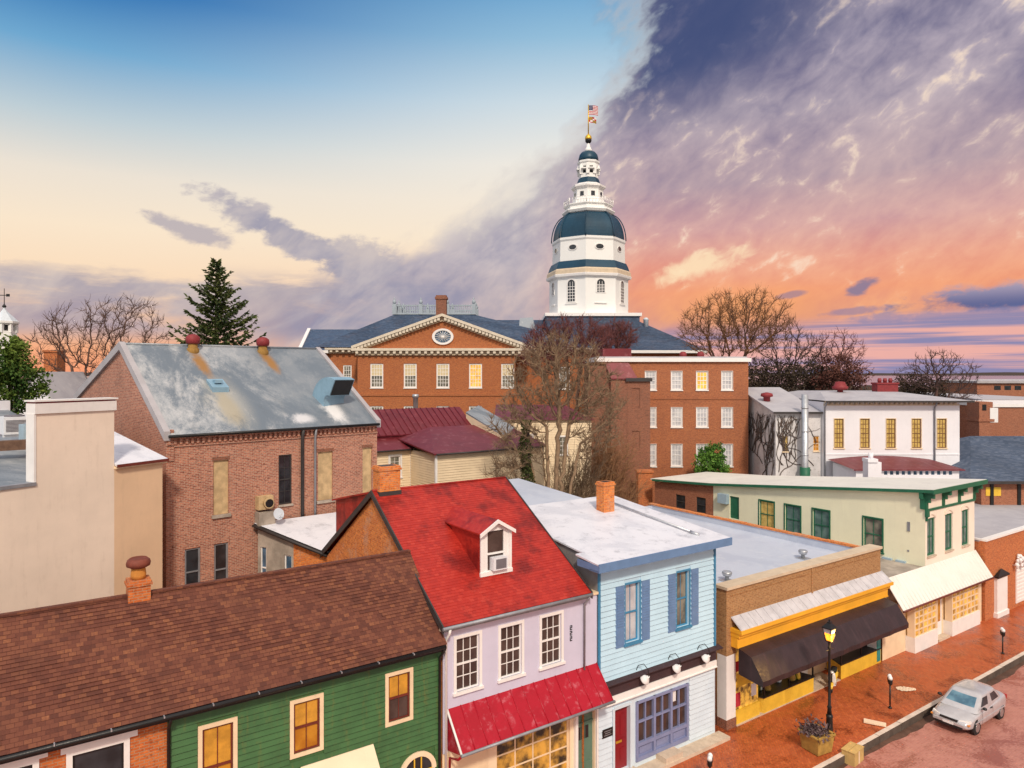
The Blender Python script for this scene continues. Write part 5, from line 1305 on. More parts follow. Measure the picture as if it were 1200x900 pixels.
def build_cottage():
    b = Bld('clapboard_house', 'cream clapboard cottage with ribbed maroon metal roofs and a steel flue', 'house', (22.14, 40.7))
    zw = 10.15
    A = Face(b, (12.5, 44.4), (22.14, 44.4)); B_ = Face(b, (22.14, 44.4), (22.14, 40.7)); C = Face(b, (22.14, 40.7), (31.0, 40.7)); D = Face(b, (31.0, 40.7), (31.0, 51))
    w = [A.rect(457, 535, 469, 560)]; w = [(w[0][0], w[0][1], w[0][2], w[0][3])]
    mb = MB(); A.wall(mb, 0, zw, w); A.siding(mb, 4, zw - .05, [grow(w[0], .14)], 0, None, .17); B_.wall(mb, 0, zw); B_.siding(mb, 4, zw - .05, (), .02, B_.L - .02, .17); C.wall(mb, 0, zw); C.siding(mb, 4, zw - .05, (), .02, None, .17); D.wall(mb, 0, zw); K = Face(b, (31, 51), (12.5, 51)); K.wall(mb, 0, zw); L = Face(b, (12.5, 51), (12.5, 44.4)); L.wall(mb, 0, zw)
    Dg = Face(b, (28.3, 46), (28.3, 51)); mb.face([Dg.P(0, zw), Dg.P(5, zw), Dg.P(5, 11.0), Dg.P(2.5, 12.7), Dg.P(0, 11.1)])
    b.add('wall', mb, M['cream_clap'])
    window(A, w[0], M['trim_white'], M['glass_office'], 2, 4, fw=.07, casing=.13, cmat=M['trim_white'])
    mb = MB(); mb.box(22.05, 22.2, 40.62, 40.75, 4, zw - .02); mb.box(22.1, 22.25, 44.3, 44.45, 4, zw - .02); b.add('corner_board', mb, M['trim_white'])
    mb = MB()
    mb.slab([(12.3, 44.1, zw + .1), (22.2, 44.1, zw + .1), (22.8, 46.2, zw + .75), (12.3, 46.2, zw + .75)], .10)
    mb.slab([(21.85, 40.4, zw + .1), (31.2, 40.4, zw + .1), (31.2, 46.2, zw + 1.35), (24.6, 46.2, zw + 1.35)], .10)
    mb.slab([(21.85, 40.4, zw + .1), (24.6, 46.2, zw + 1.35), (21.85, 46.2, zw + .72)], .10)
    r = b.add('roof', mb, M['roof_maroon_flat'], label='smooth faded maroon roof')
    mb = MB(); mb.slab([(12.3, 45.9, 11.1), (28.5, 45.9, 11.1), (28.5, 48.5, 12.8), (12.3, 48.5, 12.8)], .08); mb.slab([(12.3, 48.5, 12.8), (28.5, 48.5, 12.8), (28.5, 51.3, 11.0), (12.3, 51.3, 11.0)], .08)
    x = 12.5
    while x < 28.4: mb.tube([(x, 45.9, 11.13), (x, 48.5, 12.83)], .03, 4); x += .5
    mb.box(12.3, 28.3, 46.0, 46.1, zw + .5, 11.1)
    b.add('upper_roof', mb, M['roof_maroon'])
    mb = MB(); mb.tube([(12.2, 44.05, zw + .04), (22.15, 44.05, zw + .04)], .06, 6); mb.tube([(22.0, 40.35, zw + .04), (31, 40.35, zw + .04)], .06, 6); b.add('gutter', mb, M['trim_dark'], r)
    x, y = b.hz(487, 507, zw + .45); zt = EYE + (HYP - 463) / FPX * (b.cam() - Vector((x, y, EYE))).length * .98
    mb = MB(); mb.lathe([(.28, -.2), (.24, 0), (.20, .1), (.20, zt - zw - .7), (.27, zt - zw - .66), (.27, zt - zw - .45), (.2, zt - zw - .4)], (x, y, zw + .45), 14); b.add('flue', mb, M['galv'], r)
    for px, py, s, h in ((463, 500, .55, .75), (469, 508, 1.1, .35), (589, 510, .6, .5)):
        x, y = b.hz(px, py, zw + .4 if py > 505 else 11.3); mb = MB(); z = zw + .2 if py > 505 else 11.1; mb.box(x - s, x + s, y - s * .6, y + s * .6, z, z + h + .3); mb.box(x - s - .08, x + s + .08, y - s * .6 - .08, y + s * .6 + .08, z + h + .3, z + h + .38); b.add('roof_vent', mb, M['trim_red_sash'], r)
build_cottage()

# patched grey lean-to roof behind the cottage
q = [at(546, 483, 55), at(592, 511, 51), at(603, 500, 55), at(561, 475, 60)]
b = WB('shed', 'shed with patched pale grey metal roof behind the maroon roofed cottage', 'shed', q[1].x, q[1].y)
mb = MB(); mb.slab([tuple(p) for p in q], .12); b.add('roof', mb, M['roof_silver'])
mb = MB(); mb.prism([(p.x * .995, p.y * .999) for p in q], 0, min(p.z for p in q) - .15); 
for i in range(4):
    p, n = q[i], q[(i + 1) % 4]; z = min(k.z for k in q) - .15
    mb.face([(p.x, p.y, z), (n.x, n.y, z), (n.x, n.y, n.z - .12), (p.x, p.y, p.z - .12)])
b.add('wall', mb, M['cream_clap'])

def build_cream_block():
    Y = 58; x0, x1 = at(583, 0, Y).x, at(693, 0, Y).x; zt = at(0, 492, Y).z
    b = WB('house', 'pale cream house with maroon roof behind the bare many stemmed tree', 'house', x0, Y)
    F = Face(b, (x0, Y), (x1, Y)); w = [F.rect(614, 510, 624, 532), F.rect(655, 512, 664, 533)]
    mb = MB(); F.wall(mb, 0, zt, w); F.siding(mb, 5, zt, [grow(k, .14) for k in w], 0, None, .2); G = Face(b, (x1, Y), (x1, Y + 7)); G.wall(mb, 0, zt); L = Face(b, (x0, Y + 7), (x0, Y)); L.wall(mb, 0, zt); K = Face(b, (x1, Y + 7), (x0, Y + 7)); K.wall(mb, 0, zt); b.add('wall', mb, M['cream_clap'])
    for k in w: window(F, k, M['trim_white'], M['glass_office'], 2, 4, fw=.06, casing=.12)
    mb = MB(); zr = at(0, 474, Y + 4).z
    a = [(x0 - .3, Y - .3, zt), (x1 + .3, Y - .3, zt), (x1 + .3, Y + 7.3, zt), (x0 - .3, Y + 7.3, zt)]; r0, r1 = (x0 - .2, Y + 3.5, zr), (x1 - 2.0, Y + 3.5, zr)
    mb.face([a[0], a[1], r1, r0]); mb.face([a[1], a[2], r1]); mb.face([a[2], a[3], r0, r1]); mb.face([a[3], a[0], r0]); mb.face(a[::-1]); b.add('roof', mb, M['roof_maroon'])
build_cream_block()

# ------------------------------------------------------------------ brick annex of three storeys
def build_annex():
    Y = 66; X = lambda px, y=Y: at(px, 0, y).x; Z = lambda py, y=Y: at(0, py, y).z
    b = WB('brick_building', 'three storey orange brick building with white sash windows and flat roof', 'building', X(735), Y)
    x0, x1, zt = X(700), X(877), Z(424)
    F = Face(b, (x0, Y), (x1, Y)); ops = []
    for (yt, yb) in ((435, 457), (477.5, 500.5), (520.5, 546.5)):
        for (xl, xr) in ((756, 769), (786.5, 799.5), (816, 829.5), (845.5, 858.5)): ops.append(F.rect(xl, yt, xr, yb))
    mb = MB(); F.wall(mb, 0, zt, ops, reveal=.18)
    for f in (Face(b, (x1, Y), (x1, Y + 12)), Face(b, (x1, Y + 12), (x0, Y + 12)), Face(b, (x0, Y + 12), (x0, Y))): f.wall(mb, 0, zt)
    zz = Z(468); F.box(mb, 0, F.L, zz, zz + .18, 0, .06)
    b.add('wall', mb, M['brick_annex'])
    for i, w in enumerate(ops): window(F, w, M['trim_white'], M['glass_curtain'] if i % 4 != 2 or i > 3 else M['lit_pane'], 3, 4, fw=.12, mw=.045, sill=True, casing=.03, depth=.12)
    mb = MB(); mb.box(x0 - .2, x1 + .2, Y - .25, Y + 12.2, zt, zt + .35, 0); mb.box(x0, x1, Y + .3, Y + 12, zt + .35, zt + .5, 1); b.add('roof', mb, [M['trim_white'], M['roof_grey']])
    mb = MB(); mb.box(X(708), X(742), Y + 1, Y + 5, zt + .3, Z(408)); b.add('penthouse', mb, M['roof_maroon_flat'])
    for px in (805, 826): mb = MB(); mb.lathe([(.35, 0), (.35, .4), (.2, .6)], (X(px), Y + 1.5, zt + .4), 10); b.add('roof_vent', mb, M['vent_red'])
    # stair tower in front
    Yt = 62; xa, xb, xc = X(690, Yt), X(735, Yt), X(762, Yt)
    mb = MB(); F1 = Face(b, (xa, Yt + .6), (xb, Yt + .6)); F1.wall(mb, 0, Z(427, Yt)); L1 = Face(b, (xa, Y), (xa, Yt + .6)); L1.wall(mb, 0, Z(427, Yt)); mb.box(xa, xb, Yt + .6, Y, Z(427, Yt) - .1, Z(427, Yt))
    F2 = Face(b, (xb, Yt), (xc, Yt)); bl = [F2.rect(741, 455, 750, 478), F2.rect(741, 505, 750, 528)]; F2.wall(mb, 0, Z(447, Yt), bl, reveal=.1); R2 = Face(b, (xc, Yt), (xc, Y)); R2.wall(mb, 0, Z(447, Yt)); L2 = Face(b, (xb, Y), (xb, Yt)); L2.wall(mb, 0, Z(447, Yt))
    mb.box(X(716, Yt), xb - .01, Yt + .02, Yt + .6, 0, Z(445, Yt)); t = b.add('stair_tower', mb, M['brick_dim'])
    mb = MB()
    for k in bl: F2.quad(mb, k[0], k[2], k[1], k[3], -.08)
    b.add('blind_window', mb, M['brick_dim'], t)
    mb = MB(); mb.box(xb - .15, xc + .15, Yt - .2, Y, Z(447, Yt), Z(443, Yt)); b.add('cornice', mb, M['trim_dark'], t)
    mb = MB(); z0, z1 = Z(444, Yt) + .05, Z(425, Yt); mb.slab([(X(716, Yt), Yt - .1, z0), (X(747, Yt), Yt - .1, z0), (X(738, Yt), Yt + .62, z1), (X(710, Yt), Yt + .62, z1)], .10)
    b.add('lean_to_roof', mb, M['roof_maroon_flat'], t)
    mb = MB(); c = X(755, 60); mb.box(c - .6, c + .6, 59.5, 60.5, 0, Z(553, 60)); mb.box(c - .7, c + .7, 59.4, 60.6, Z(553, 60), Z(553, 60) + .15); b.add('chimney', mb, M['brick_shop_orange'])
build_annex()

# ------------------------------------------------------------------ white house with ivied wing
def build_white_house():
    Y = 60; X = lambda px, y=Y: at(px, 0, y).x; Z = lambda py, y=Y: at(0, py, y).z
    b = WB('white_house', 'large white house with five tall yellow lit windows and flat cornice', 'house', X(965), Y)
    x0, x1, zt = X(965), X(1124.5), Z(471)
    F = Face(b, (x0, Y), (x1, Y)); ops = [F.rect(c - 5.5, 490.7, c + 5.5, 525) for c in (983, 1013.5, 1044, 1074, 1103.5)]; sm = [F.rect(978, 547, 989, 557), F.rect(1005, 549, 1010, 556)]
    mb = MB(); F.wall(mb, 0, zt, ops + sm); Rr = Face(b, (x1, Y), (x1, Y + 13)); Rr.wall(mb, 0, zt); K = Face(b, (x1, Y + 13), (x0, Y + 13)); K.wall(mb, 0, zt); L = Face(b, (x0, Y + 13), (x0, Y)); L.wall(mb, 0, zt)
    z = Z(533); F.box(mb, 0, F.L, z, z + .08, 0, .04)
    b.add('wall', mb, M['white_wall'])
    for w in ops: window(F, w, M['ochre_wood'], M['lit_yellow'], 3, 6, fw=.07, mw=.05, sill=True, casing=.05, cmat=M['trim_cream'], smat=M['trim_cream'])
    for w in sm: window(F, w, M['trim_white'], M['glass_blue'], 3, 2, fw=.06, sill=False)
    mb = MB(); e = .75
    a = [(x0 - .1, Y - e, zt + .12), (x1 + e, Y - e, zt + .12), (x1 + e, Y + 13.6, zt + .12), (x0 - .1, Y + 13.6, zt + .12)]; zr = zt + .75
    r0, r1, r2, r3 = (x0 + 1.5, Y + 4, zr), (x1 - 3, Y + 4, zr), (x1 - 3, Y + 9, zr), (x0 + 1.5, Y + 9, zr)
    mb.face([a[0], a[1], r1, r0]); mb.face([a[1], a[2], r2, r1]); mb.face([a[2], a[3], r3, r2]); mb.face([a[3], a[0], r0, r3]); mb.face([r0, r1, r2, r3]); mb.face(a[::-1])
    r = b.add('roof', mb, M['roof_grey'])
    mb = MB(); mb.box(x0 - .12, x1 + e + .03, Y - e - .05, Y - e, zt - .02, zt + .13, 0); mb.box(x1 + e, x1 + e + .05, Y - e, Y + 13, zt - .02, zt + .13, 0); F.box(mb, 0, F.L, zt - .3, zt - .2, 0, .08, 1)
    x = .1
    while x < F.L - .2: F.box(mb, x, x + .16, zt - .2, zt + .08, 0, .32, 1); x += .42
    b.add('cornice', mb, [M['trim_dark'], M['cornice_tan']], r)
    for px in (1094.5, 966): a_ = F.p(px, 500)[0]; gutter_pipe(b, 'downpipe', M['trim_lead'], [F.P(a_, zt, .5), F.P(a_, zt - .5, .1), F.P(a_, 0, .1)], .07)
    xc = X(1037, Y + 5); mb = MB(); z0, z1 = zr - .4, Z(447, Y + 5); mb.box(xc - .95, xc + .95, Y + 4.5, Y + 5.5, z0, z1 - .25, 0); mb.box(xc - 1.02, xc + 1.02, Y + 4.43, Y + 5.57, z1 - .25, z1 - .1, 0)
    for k in (-.5, 0., .5): mb.lathe([(.16, 0), (.19, .2), (.14, .4)], (xc + k, Y + 5, z1 - .1), 8, 0)
    b.add('chimney', mb, M['vent_red'], r)
    xc = X(984.5, Y + 4); mb = MB(); mb.lathe([(.25, 0), (.25, .5), (.65, .6), (.7, .8), (.5, .95), (.4, 1.25), (.1, 1.3)], (xc, Y + 4, zt + .4), 14); b.add('roof_vent', mb, M['vent_red'], r)
    # ivied wing
    w = Bld('house_wing', 'grey white wing covered in bare vines with steel flue beside the white house', 'house', (X(911), Y + .4), (X(911), Y + .4), 0, None, False)
    xw, zw = X(911), Z(484); F = Face(w, (xw, Y + .4), (x0 - .02, Y + .4)); L = Face(w, (xw, Y + 9.5), (xw, Y + .4)); ow = [F.rect(917, 511, 923.5, 529), F.rect(953, 511, 960, 528.5)]
    mb = MB(); F.wall(mb, 0, zw, ow); L.wall(mb, 0, zw); K = Face(w, (x0 - .02, Y + 9.5), (xw, Y + 9.5)); K.wall(mb, 0, zw + 1.8); mb.face([L.P(0, zw), L.P(L.L, zw), L.P(0, zw + 1.8)]); w.add('wall', mb, M['white_ivy_wall'])
    for k in ow: window(F, k, M['trim_cream'], M['lit_yellow'] if k is ow[0] else M['glass_amber'], 2, 4, fw=.05, sill=True)
    mb = MB(); mb.slab([(xw - .3, Y + .1, zw + .1), (x0 - .03, Y + .1, zw + .1), (x0 - .03, Y + 9.7, zw + 2.0), (xw - .3, Y + 9.7, zw + 2.0)], .14); r = w.add('roof', mb, M['roof_grey']); mb = MB(); mb.box(xw - .3, x0 - .04, Y + .0, Y + .1, zw - .08, zw + .1); w.add('gutter', mb, M['trim_dark'], r)
    xc = X(896, Y + 4); mb = MB(); mb.lathe([(.3, 0), (.3, .7), (.55, .8), (.5, 1.05), (.1, 1.15)], (xc + .2, Y + 4, zw + .5), 12); w.add('roof_vent', mb, M['vent_red'], r)
    rv = random.Random(11)                                        # vines
    mb = MB()
    def creeper(fc, a, z, n, amax):
        d = rv.uniform(.8, 2.3)
        pts = []
        for i in range(n):
            pts.append(fc.P(a, z, .05)); d += rv.uniform(-.45, .45); a += math.cos(d) * .35; z += abs(math.sin(d)) * .38
            if not (0.05 < a < amax) or z > zw - .1: break
            if rv.random() < .22 and n > 6: creeper(fc, a, z, n // 2, amax)
        if len(pts) > 2: mb.tube(pts, [.034 * (1 - i / len(pts)) + .012 for i in range(len(pts))], 3, cap=False)
    for k in range(12): creeper(F, rv.uniform(.2, F.L - .2), 6.5 + rv.uniform(0, 2.5), 20, F.L)
    for k in range(16): creeper(L, rv.uniform(.2, L.L - .2), 5.5 + rv.uniform(0, 3), 22, L.L)
    w.add('vine', mb, M['vine'])
    xf = X(945, Y - .6); mb = MB(); mb.tube([(xf, Y - .3, 0), (xf, Y - .3, Z(462))], .28, 12, 0); mb.tube([(xf, Y - .3, Z(557) - 1), (xf, Y - .3, Z(547))], .42, 12, 1)
    for z in (8.5, 10.5, 12.5): mb.tube([(xf, Y - .3, z), (xf, Y - .3, z + .1)], .31, 12, 0)
    w.add('flue', mb, [M['galv'], M['trim_green']])
    # low outshot with a red roof
    Yo = 55.5; xa, xb = X(1003, Yo), X(1124, Yo); zo = Z(549.5, Yo)
    o = WB('outbuilding', 'low white outbuilding with rounded red roof and a row of small panes', 'outbuilding', xa, Yo)
    F = Face(o, (xa, Yo), (xb, Yo)); mb = MB(); ops = [F.rect(1036 + i * 6.9, 552, 1040 + i * 6.9, 556.5) for i in range(12)]; F.wall(mb, 0, zo, ops, reveal=.08); L = Face(o, (xa, Yo + 4), (xa, Yo)); L.wall(mb, 0, zo); Rr = Face(o, (xb, Yo), (xb, Yo + 4)); Rr.wall(mb, 0, zo); o.add('wall', mb, M['white_wall'])
    for k in ops:
        mb = MB(); F.quad(mb, *(k[0], k[2], k[1], k[3]), -.06); o.add('pane', mb, M['glass_blue'])
    mb = MB(); n = 14; top = []
    for i in range(n + 1):
        u = i / n; top.append((xa - .3 + (xb - xa + .6) * u, zo + .12 + .42 * math.sin(math.pi * (u * .84 + .08))))
    for i in range(n):
        (xA, zA), (xB, zB) = top[i], top[i + 1]; mb.face([(xA, Yo - .3, zo - .02), (xB, Yo - .3, zo - .02), (xB, Yo + 4.3, zB), (xA, Yo + 4.3, zA)])
        mb.face([(xA, Yo - .3, zo - .1), (xB, Yo - .3, zo - .1), (xB, Yo - .3, zo - .02), (xA, Yo - .3, zo - .02)])
    o.add('roof', mb, M['roof_maroon_flat'])
    xc = X(1022, 53); mb = MB(); mb.box(xc - .5, xc + .5, 52.6, 53.4, 0, Z(541, 53)); mb.box(xc - .56, xc + .2, 52.5, 53.4, Z(541, 53), Z(537, 53)); mb.lathe([(.18, 0), (.18, .4)], (xc - .1, 53, Z(537, 53)), 8); c = WB('chimney', 'white plastered chimney standing before the rounded red roof', 'chimney', xc, 53); c.add('shaft', mb, M['white_wall'])
build_white_house()

# ------------------------------------------------------------------ slate-roofed house and brick house at the edge
def build_edge_houses():
    Y = 56; X = lambda px, y=Y: at(px, 0, y).x; Z = lambda py, y=Y: at(0, py, y).z
    b = WB('slate_house', 'low brick house under a broad blue grey slate roof', 'house', X(1150), Y)
    x0, x1, ze, zr = X(1150) , X(1150) + 24, Z(563), Z(511, 64)
    F = Face(b, (x0, Y), (x1, Y)); mb = MB(); F.wall(mb, 0, ze); L = Face(b, (x0, Y + 14), (x0, Y)); L.wall(mb, 0, ze); b.add('wall', mb, M['brick_far'])
    mb = MB(); e0 = (X(1127), Y + 1.4, ze + .3); courses(mb, (x0 - 1.2, Y - .5, ze), (x1, Y - .5, ze), (X(1137, 64), 64, zr), (x1, 64, zr), .24, .02); mb.face([(x0 - 1.2, Y - .5, ze), (X(1137, 64), 64, zr), (x0 - 1.2, 72, ze)]); mb.face([(x1, 72, ze), (x0 - 1.2, 72, ze), (X(1137, 64), 64, zr), (x1, 64, zr)])
    r = b.add('roof', mb, M['roof_slate_blue']); mb = MB(); mb.box(x0 - 1.2, x1, Y - .6, Y - .5, ze - .2, ze + .02); b.add('gutter', mb, M['trim_dark'], r)
    mb = MB()
    for px in (1160, 1192): a = F.p(px, 575)[0]; F.box(mb, a, a + .25, 0, ze - .1, 0, .1)
    b.add('downpipe', mb, M['iron_black']); 
    a = F.p(1155, 575)[0]; mb = MB(); F.box(mb, a, a + 1.2, Z(581), Z(571), 0, .04); b.add('shutter', mb, M['yellow_panel'])
    Y2 = 72; x0 = X(1163, Y2); h = WB('brick_house', 'red brick house end with pale coping behind the slate roof', 'house', x0, Y2)
    mb = MB(); mb.box(x0, x0 + 18, Y2, Y2 + 10, 0, Z(477, Y2)); h.add('wall', mb, M['brick_far']); mb = MB(); mb.box(x0 - .1, x0 + 18, Y2 - .15, Y2 + 10, Z(477, Y2), Z(473.5, Y2)); h.add('roof', mb, M['trim_white'])
    xa, xb = X(1147.5, 70), X(1163.5, 70); mb = MB(); mb.box(xa, xb, 70, 71.9, 0, Z(471, 70)); mb.box(xa - .1, xb + .1, 69.9, 71.95, Z(494, 70), Z(491, 70)); mb.box(xa + .3, xa + .7, 69.97, 70.2, Z(481, 70), Z(474, 70), 1); mb.box(xb - .3, xb + .5, 69.96, 71, Z(495, 70), Z(478, 70), 2); h.add('chimney', mb, [M['brick_far'], M['iron_black'], M['trim_white']])
    # far flats and sheds
    Y3 = 100; f = WB('brick_house', 'far brick house with pale green grey flat roof by the shore', 'house', X(1150, Y3), Y3); mb = MB(); mb.box(X(1150, Y3), X(1260, Y3), Y3, Y3 + 18, 0, Z(468, Y3)); f.add('wall', mb, M['brick_far']); mb = MB(); mb.slab([(X(1149, Y3), Y3 - .3, Z(468, Y3)), (X(1265, Y3), Y3 - .3, Z(468, Y3)), (X(1265, Y3), Y3 + 18, Z(463, Y3 + 18)), (X(1150, Y3), Y3 + 18, Z(459, Y3 + 18))], .3); f.add('roof', mb, M['trim_teal'] if False else M['roof_grey'])
    Y4 = 140; f = WB('brick_house', 'long far brick block with ribbon window near the horizon', 'building', X(1140, Y4), Y4); mb = MB(); mb.box(X(1145, Y4), X(1270, Y4), Y4, Y4 + 14, 0, Z(449, Y4), 0); mb.box(X(1143, Y4), X(1272, Y4), Y4 - .5, Y4 + 14.5, Z(449, Y4), Z(446.5, Y4), 1); f.add('wall', mb, [M['brick_far'], M['far_roof']])
    F = Face(f, (X(1145, Y4), Y4), (X(1270, Y4), Y4)); mb = MB()
    for i in range(6): a = F.p(1165 + i * 12, 455)[0]; F.box(mb, a, a + 1.3, Z(457, Y4), Z(452, Y4), 0, .03)
    f.add('window', mb, M['glass_dark'])
build_edge_houses()
# ------------------------------------------------------------------ the state house on its hill
def build_state_house():
    Y = 85; X = lambda px, y=Y: at(px, 0, y).x; Z = lambda py, y=Y: at(0, py, y).z
    b = WB('state_house', 'grand orange brick state house with white pediment, slate hip roof and roof balustrade', 'public building', X(512), Y)
    x0, x1 = X(419), X(604); zc = Z(411); 
    F = Face(b, (x0, Y), (x1, Y))
    ops = [F.rect(c - 7.6, 426, c + 7.6, 454.5) for c in (441.5, 480.7, 519, 557.3, 595)]
    lo = [(w[0], w[1] - 5.2, w[2], w[1] - 2.2) for w in ops]
    mb = MB(); F.wall(mb, 0, zc - .1, ops + lo, reveal=.2)
    z = Z(464); F.box(mb, 0, F.L, z, z + .3, 0, .1)
    for f in (Face(b, (x1, Y), (x1, Y + 4)), Face(b, (x0, Y + 4), (x0, Y))): f.wall(mb, 0, zc - .1)
    # tympanum
    xp0, xp1, xa, za = X(413), X(623), X(518.5), Z(370.5)
    mb.face([(xp0 + 1, Y + .05, zc + .3), (xp1 - 1, Y + .05, zc + .3), (xa, Y + .05, za - .5)])
    b.add('wall', mb, M['brick_state'])
    for i, w in enumerate(ops): window(F, w, M['trim_white'], M['lit_pane'] if i == 3 else M['glass_office'], 4, 6, fw=.16, mw=.05, sill=True, casing=.0, depth=.14, blind=(M['blind_cream'], .5) if i != 3 else None)
    for w in lo: window(F, w, M['trim_white'], M['glass_office'], 4, 6, fw=.16, mw=.05, sill=True, depth=.14)
    # cornices
    mb = MB()
    mb.box(xp0, xp1, Y - .7, Y + 1, zc - .02, zc + .28); mb.box(xp0 + .4, xp1 - .4, Y - .25, Y + 1, zc - .55, zc - .02, 1)
    x = xp0 + .5
    while x < xp1 - .6: mb.box(x, x + .32, Y - .62, Y - .2, zc - .36, zc - .02); x += .75
    for sx, xe in ((-1, xp0), (1, xp1)):
        p, q = Vector((xe, 0, zc + .28)), Vector((xa, 0, za)); d = q - p; n = 26
        h = lambda y0, y1, z0, z1, m: mb.hexa([(p.x, y0, p.z + z0), (q.x, y0, q.z + z0), (q.x, y1, q.z + z0), (p.x, y1, p.z + z0), (p.x, y0, p.z + z1), (q.x, y0, q.z + z1), (q.x, y1, q.z + z1), (p.x, y1, p.z + z1)], m)
        h(Y - .7, Y + 1, -.05, .28, 0); h(Y - .2, Y + 1, -.6, -.05, 1)
        for i in range(1, n):
            c = p + d * (i / n); mb.box(c.x - .16, c.x + .16, Y - .62, Y - .15, c.z - .42, c.z - .03)
    b.add('pediment', mb, [M['cornice_cream'], M['cornice_tan']])
    mb = MB(); cx, cz = X(519), Z(394.5); n = 28
    for r0, r1, o0 in (((1.0), 1.32, .16),):
        for i in range(n):
            a, c = 2 * math.pi * i / n, 2 * math.pi * (i + 1) / n; pt = lambda r, t, y: (cx + r * .98 * math.cos(t), y, cz + r * .74 * math.sin(t))
            mb.face([pt(r0, a, Y - o0), pt(r1, a, Y - o0), pt(r1, c, Y - o0), pt(r0, c, Y - o0)][::-1]); mb.face([pt(r1, a, Y - o0), pt(r1, a, Y + .1), pt(r1, c, Y + .1), pt(r1, c, Y - o0)][::-1]); mb.face([pt(r0, a, Y - o0), pt(r0, c, Y - o0), pt(r0, c, Y + .05), pt(r0, a, Y + .05)][::-1])
    o = b.add('oval_window', mb, M['trim_white'])
    mb = MB(); mb.face([(cx + .98 * math.cos(-2 * math.pi * i / n), Y - .02, cz + .74 * math.sin(-2 * math.pi * i / n)) for i in range(n)][::-1]); b.add('pane', mb, M['glass_blue'], o)
    mb = MB()
    for t in range(8): a = math.pi * t / 8; mb.tube([(cx + .97 * math.cos(a), Y - .06, cz + .73 * math.sin(a)), (cx - .97 * math.cos(a), Y - .06, cz - .73 * math.sin(a))], .035, 4)
    b.add('glazing_bar', mb, M['trim_white'], o)
    # main block behind, hip roof with deck
    Ym = 88.5; xm0, xm1 = X(388, Ym), X(702, Ym); ze = Z(409.5, Ym)
    F2 = Face(b, (xm0, Ym), (xm1, Ym)); mb = MB(); ow = [F2.rect(402, 428, 412, 455), F2.rect(655, 430, 668, 456)]
    F2.wall(mb, 0, ze - .1, ow); Face(b, (xm0, Ym + 26), (xm0, Ym)).wall(mb, 0, ze - .1); Face(b, (xm1, Ym), (xm1, Ym + 26)).wall(mb, 0, ze - .1)
    b.add('main_wall', mb, M['brick_state'])
    for w in ow: window(F2, w, M['trim_white'], M['glass_office'], 3, 5, fw=.14, mw=.05)
    mb = MB(); F2.box(mb, -.6, F2.L + .6, ze - .05, ze + .25, 0, .8); F2.box(mb, -.3, F2.L + .3, ze - .5, ze - .05, 0, .25, 1); x = 0
    while x < F2.L: F2.box(mb, x, x + .32, ze - .34, ze - .05, .2, .7); x += .75
    b.add('cornice', mb, [M['cornice_cream'], M['cornice_tan']])
    mb = MB(); zd = Z(370, 100); e = .9
    a = [(X(371, Ym), Ym - e, ze + .25), (xm1 + e, Ym - e, ze + .25), (xm1 + e, Ym + 27, ze + .25), (X(371, Ym), Ym + 27, ze + .25)]
    d0, d1 = X(465, 100), X(556, 100); d = [(d0, 98, zd), (d1, 98, zd), (d1, 106, zd), (d0, 106, zd)]
    courses(mb, a[0], a[1], d[0], d[1], .42, .02)
    mb.face([a[1], a[2], d[2], d[1]]); mb.face([a[2], a[3], d[3], d[2]]); mb.face([a[3], a[0], d[0], d[3]]); mb.face(d)
    # gable roof running forward over the pediment
    yb = lambda z: Ym - e + (z - ze - .25) * (98 - Ym + e) / (zd - ze - .25)
    for xe in (xp0, xp1):
        f = [(xe, Y - .7, zc + .56), (xa, Y - .7, za + .28), (xa, yb(za + .3) + .3, za + .28), (xe, yb(zc + .56) + .3, zc + .56)]
        mb.face(f if xe == xp1 else f[::-1])
    r = b.add('roof', mb, M['roof_slate'])
    # balustrade
    mb = MB(); bz = zd + .15; bt = zd + 1.35
    P0, P1, P2, P3 = [(q[0], q[1]) for q in d]
    for (p, q) in ((P0, P1), (P1, P2), (P2, P3), (P3, P0)):
        p, q = Vector(p), Vector(q); L = (q - p).length; dd = (q - p) / L; nn = Vector((-dd.y, dd.x)) * .12
        def bar(z0, z1, w=1.):
            mb.hexa([(*(p - nn * w), z0), (*(q - nn * w), z0), (*(q + nn * w), z0), (*(p + nn * w), z0), (*(p - nn * w), z1), (*(q - nn * w), z1), (*(q + nn * w), z1), (*(p + nn * w), z1)])
        bar(zd, bz + .05, 1.4); bar(bt - .16, bt)
        k = .3
        while k < L: c = p + dd * k; mb.box(c.x - .07, c.x + .07, c.y - .07, c.y + .07, bz, bt - .1); k += .32
        n = 3 if L > 9 else 2
        for i in range(n):
            c = p + dd * (L * i / n); mb.box(c.x - .28, c.x + .28, c.y - .28, c.y + .28, zd, bt + .12); mb.lathe([(.1, 0), (.26, .15), (.22, .45), (.08, .6), (.12, .75), (.02, .9)], (c.x, c.y, bt + .12), 8)
    b.add('balustrade', mb, M['rail_grey'], r)
    xc = X(517.5, 90); mb = MB(); w = 6.0 * 90 / 825; z1 = Z(346.5, 90); mb.box(xc - w, xc + w, 89.3, 90.6, ze + 1, z1 - .5); mb.box(xc - w - .12, xc + w + .12, 89.2, 90.7, z1 - .5, z1 - .2); mb.box(xc - w, xc + w, 89.3, 90.6, z1 - .2, z1)
    b.add('chimney', mb, M['brick_dim'], r)
    # long rear range with its own hip roof
    Yr = 100; xr0, xr1 = X(352, Yr), X(827, Yr); zr0 = Z(411, Yr); zrr = Z(375, 113)
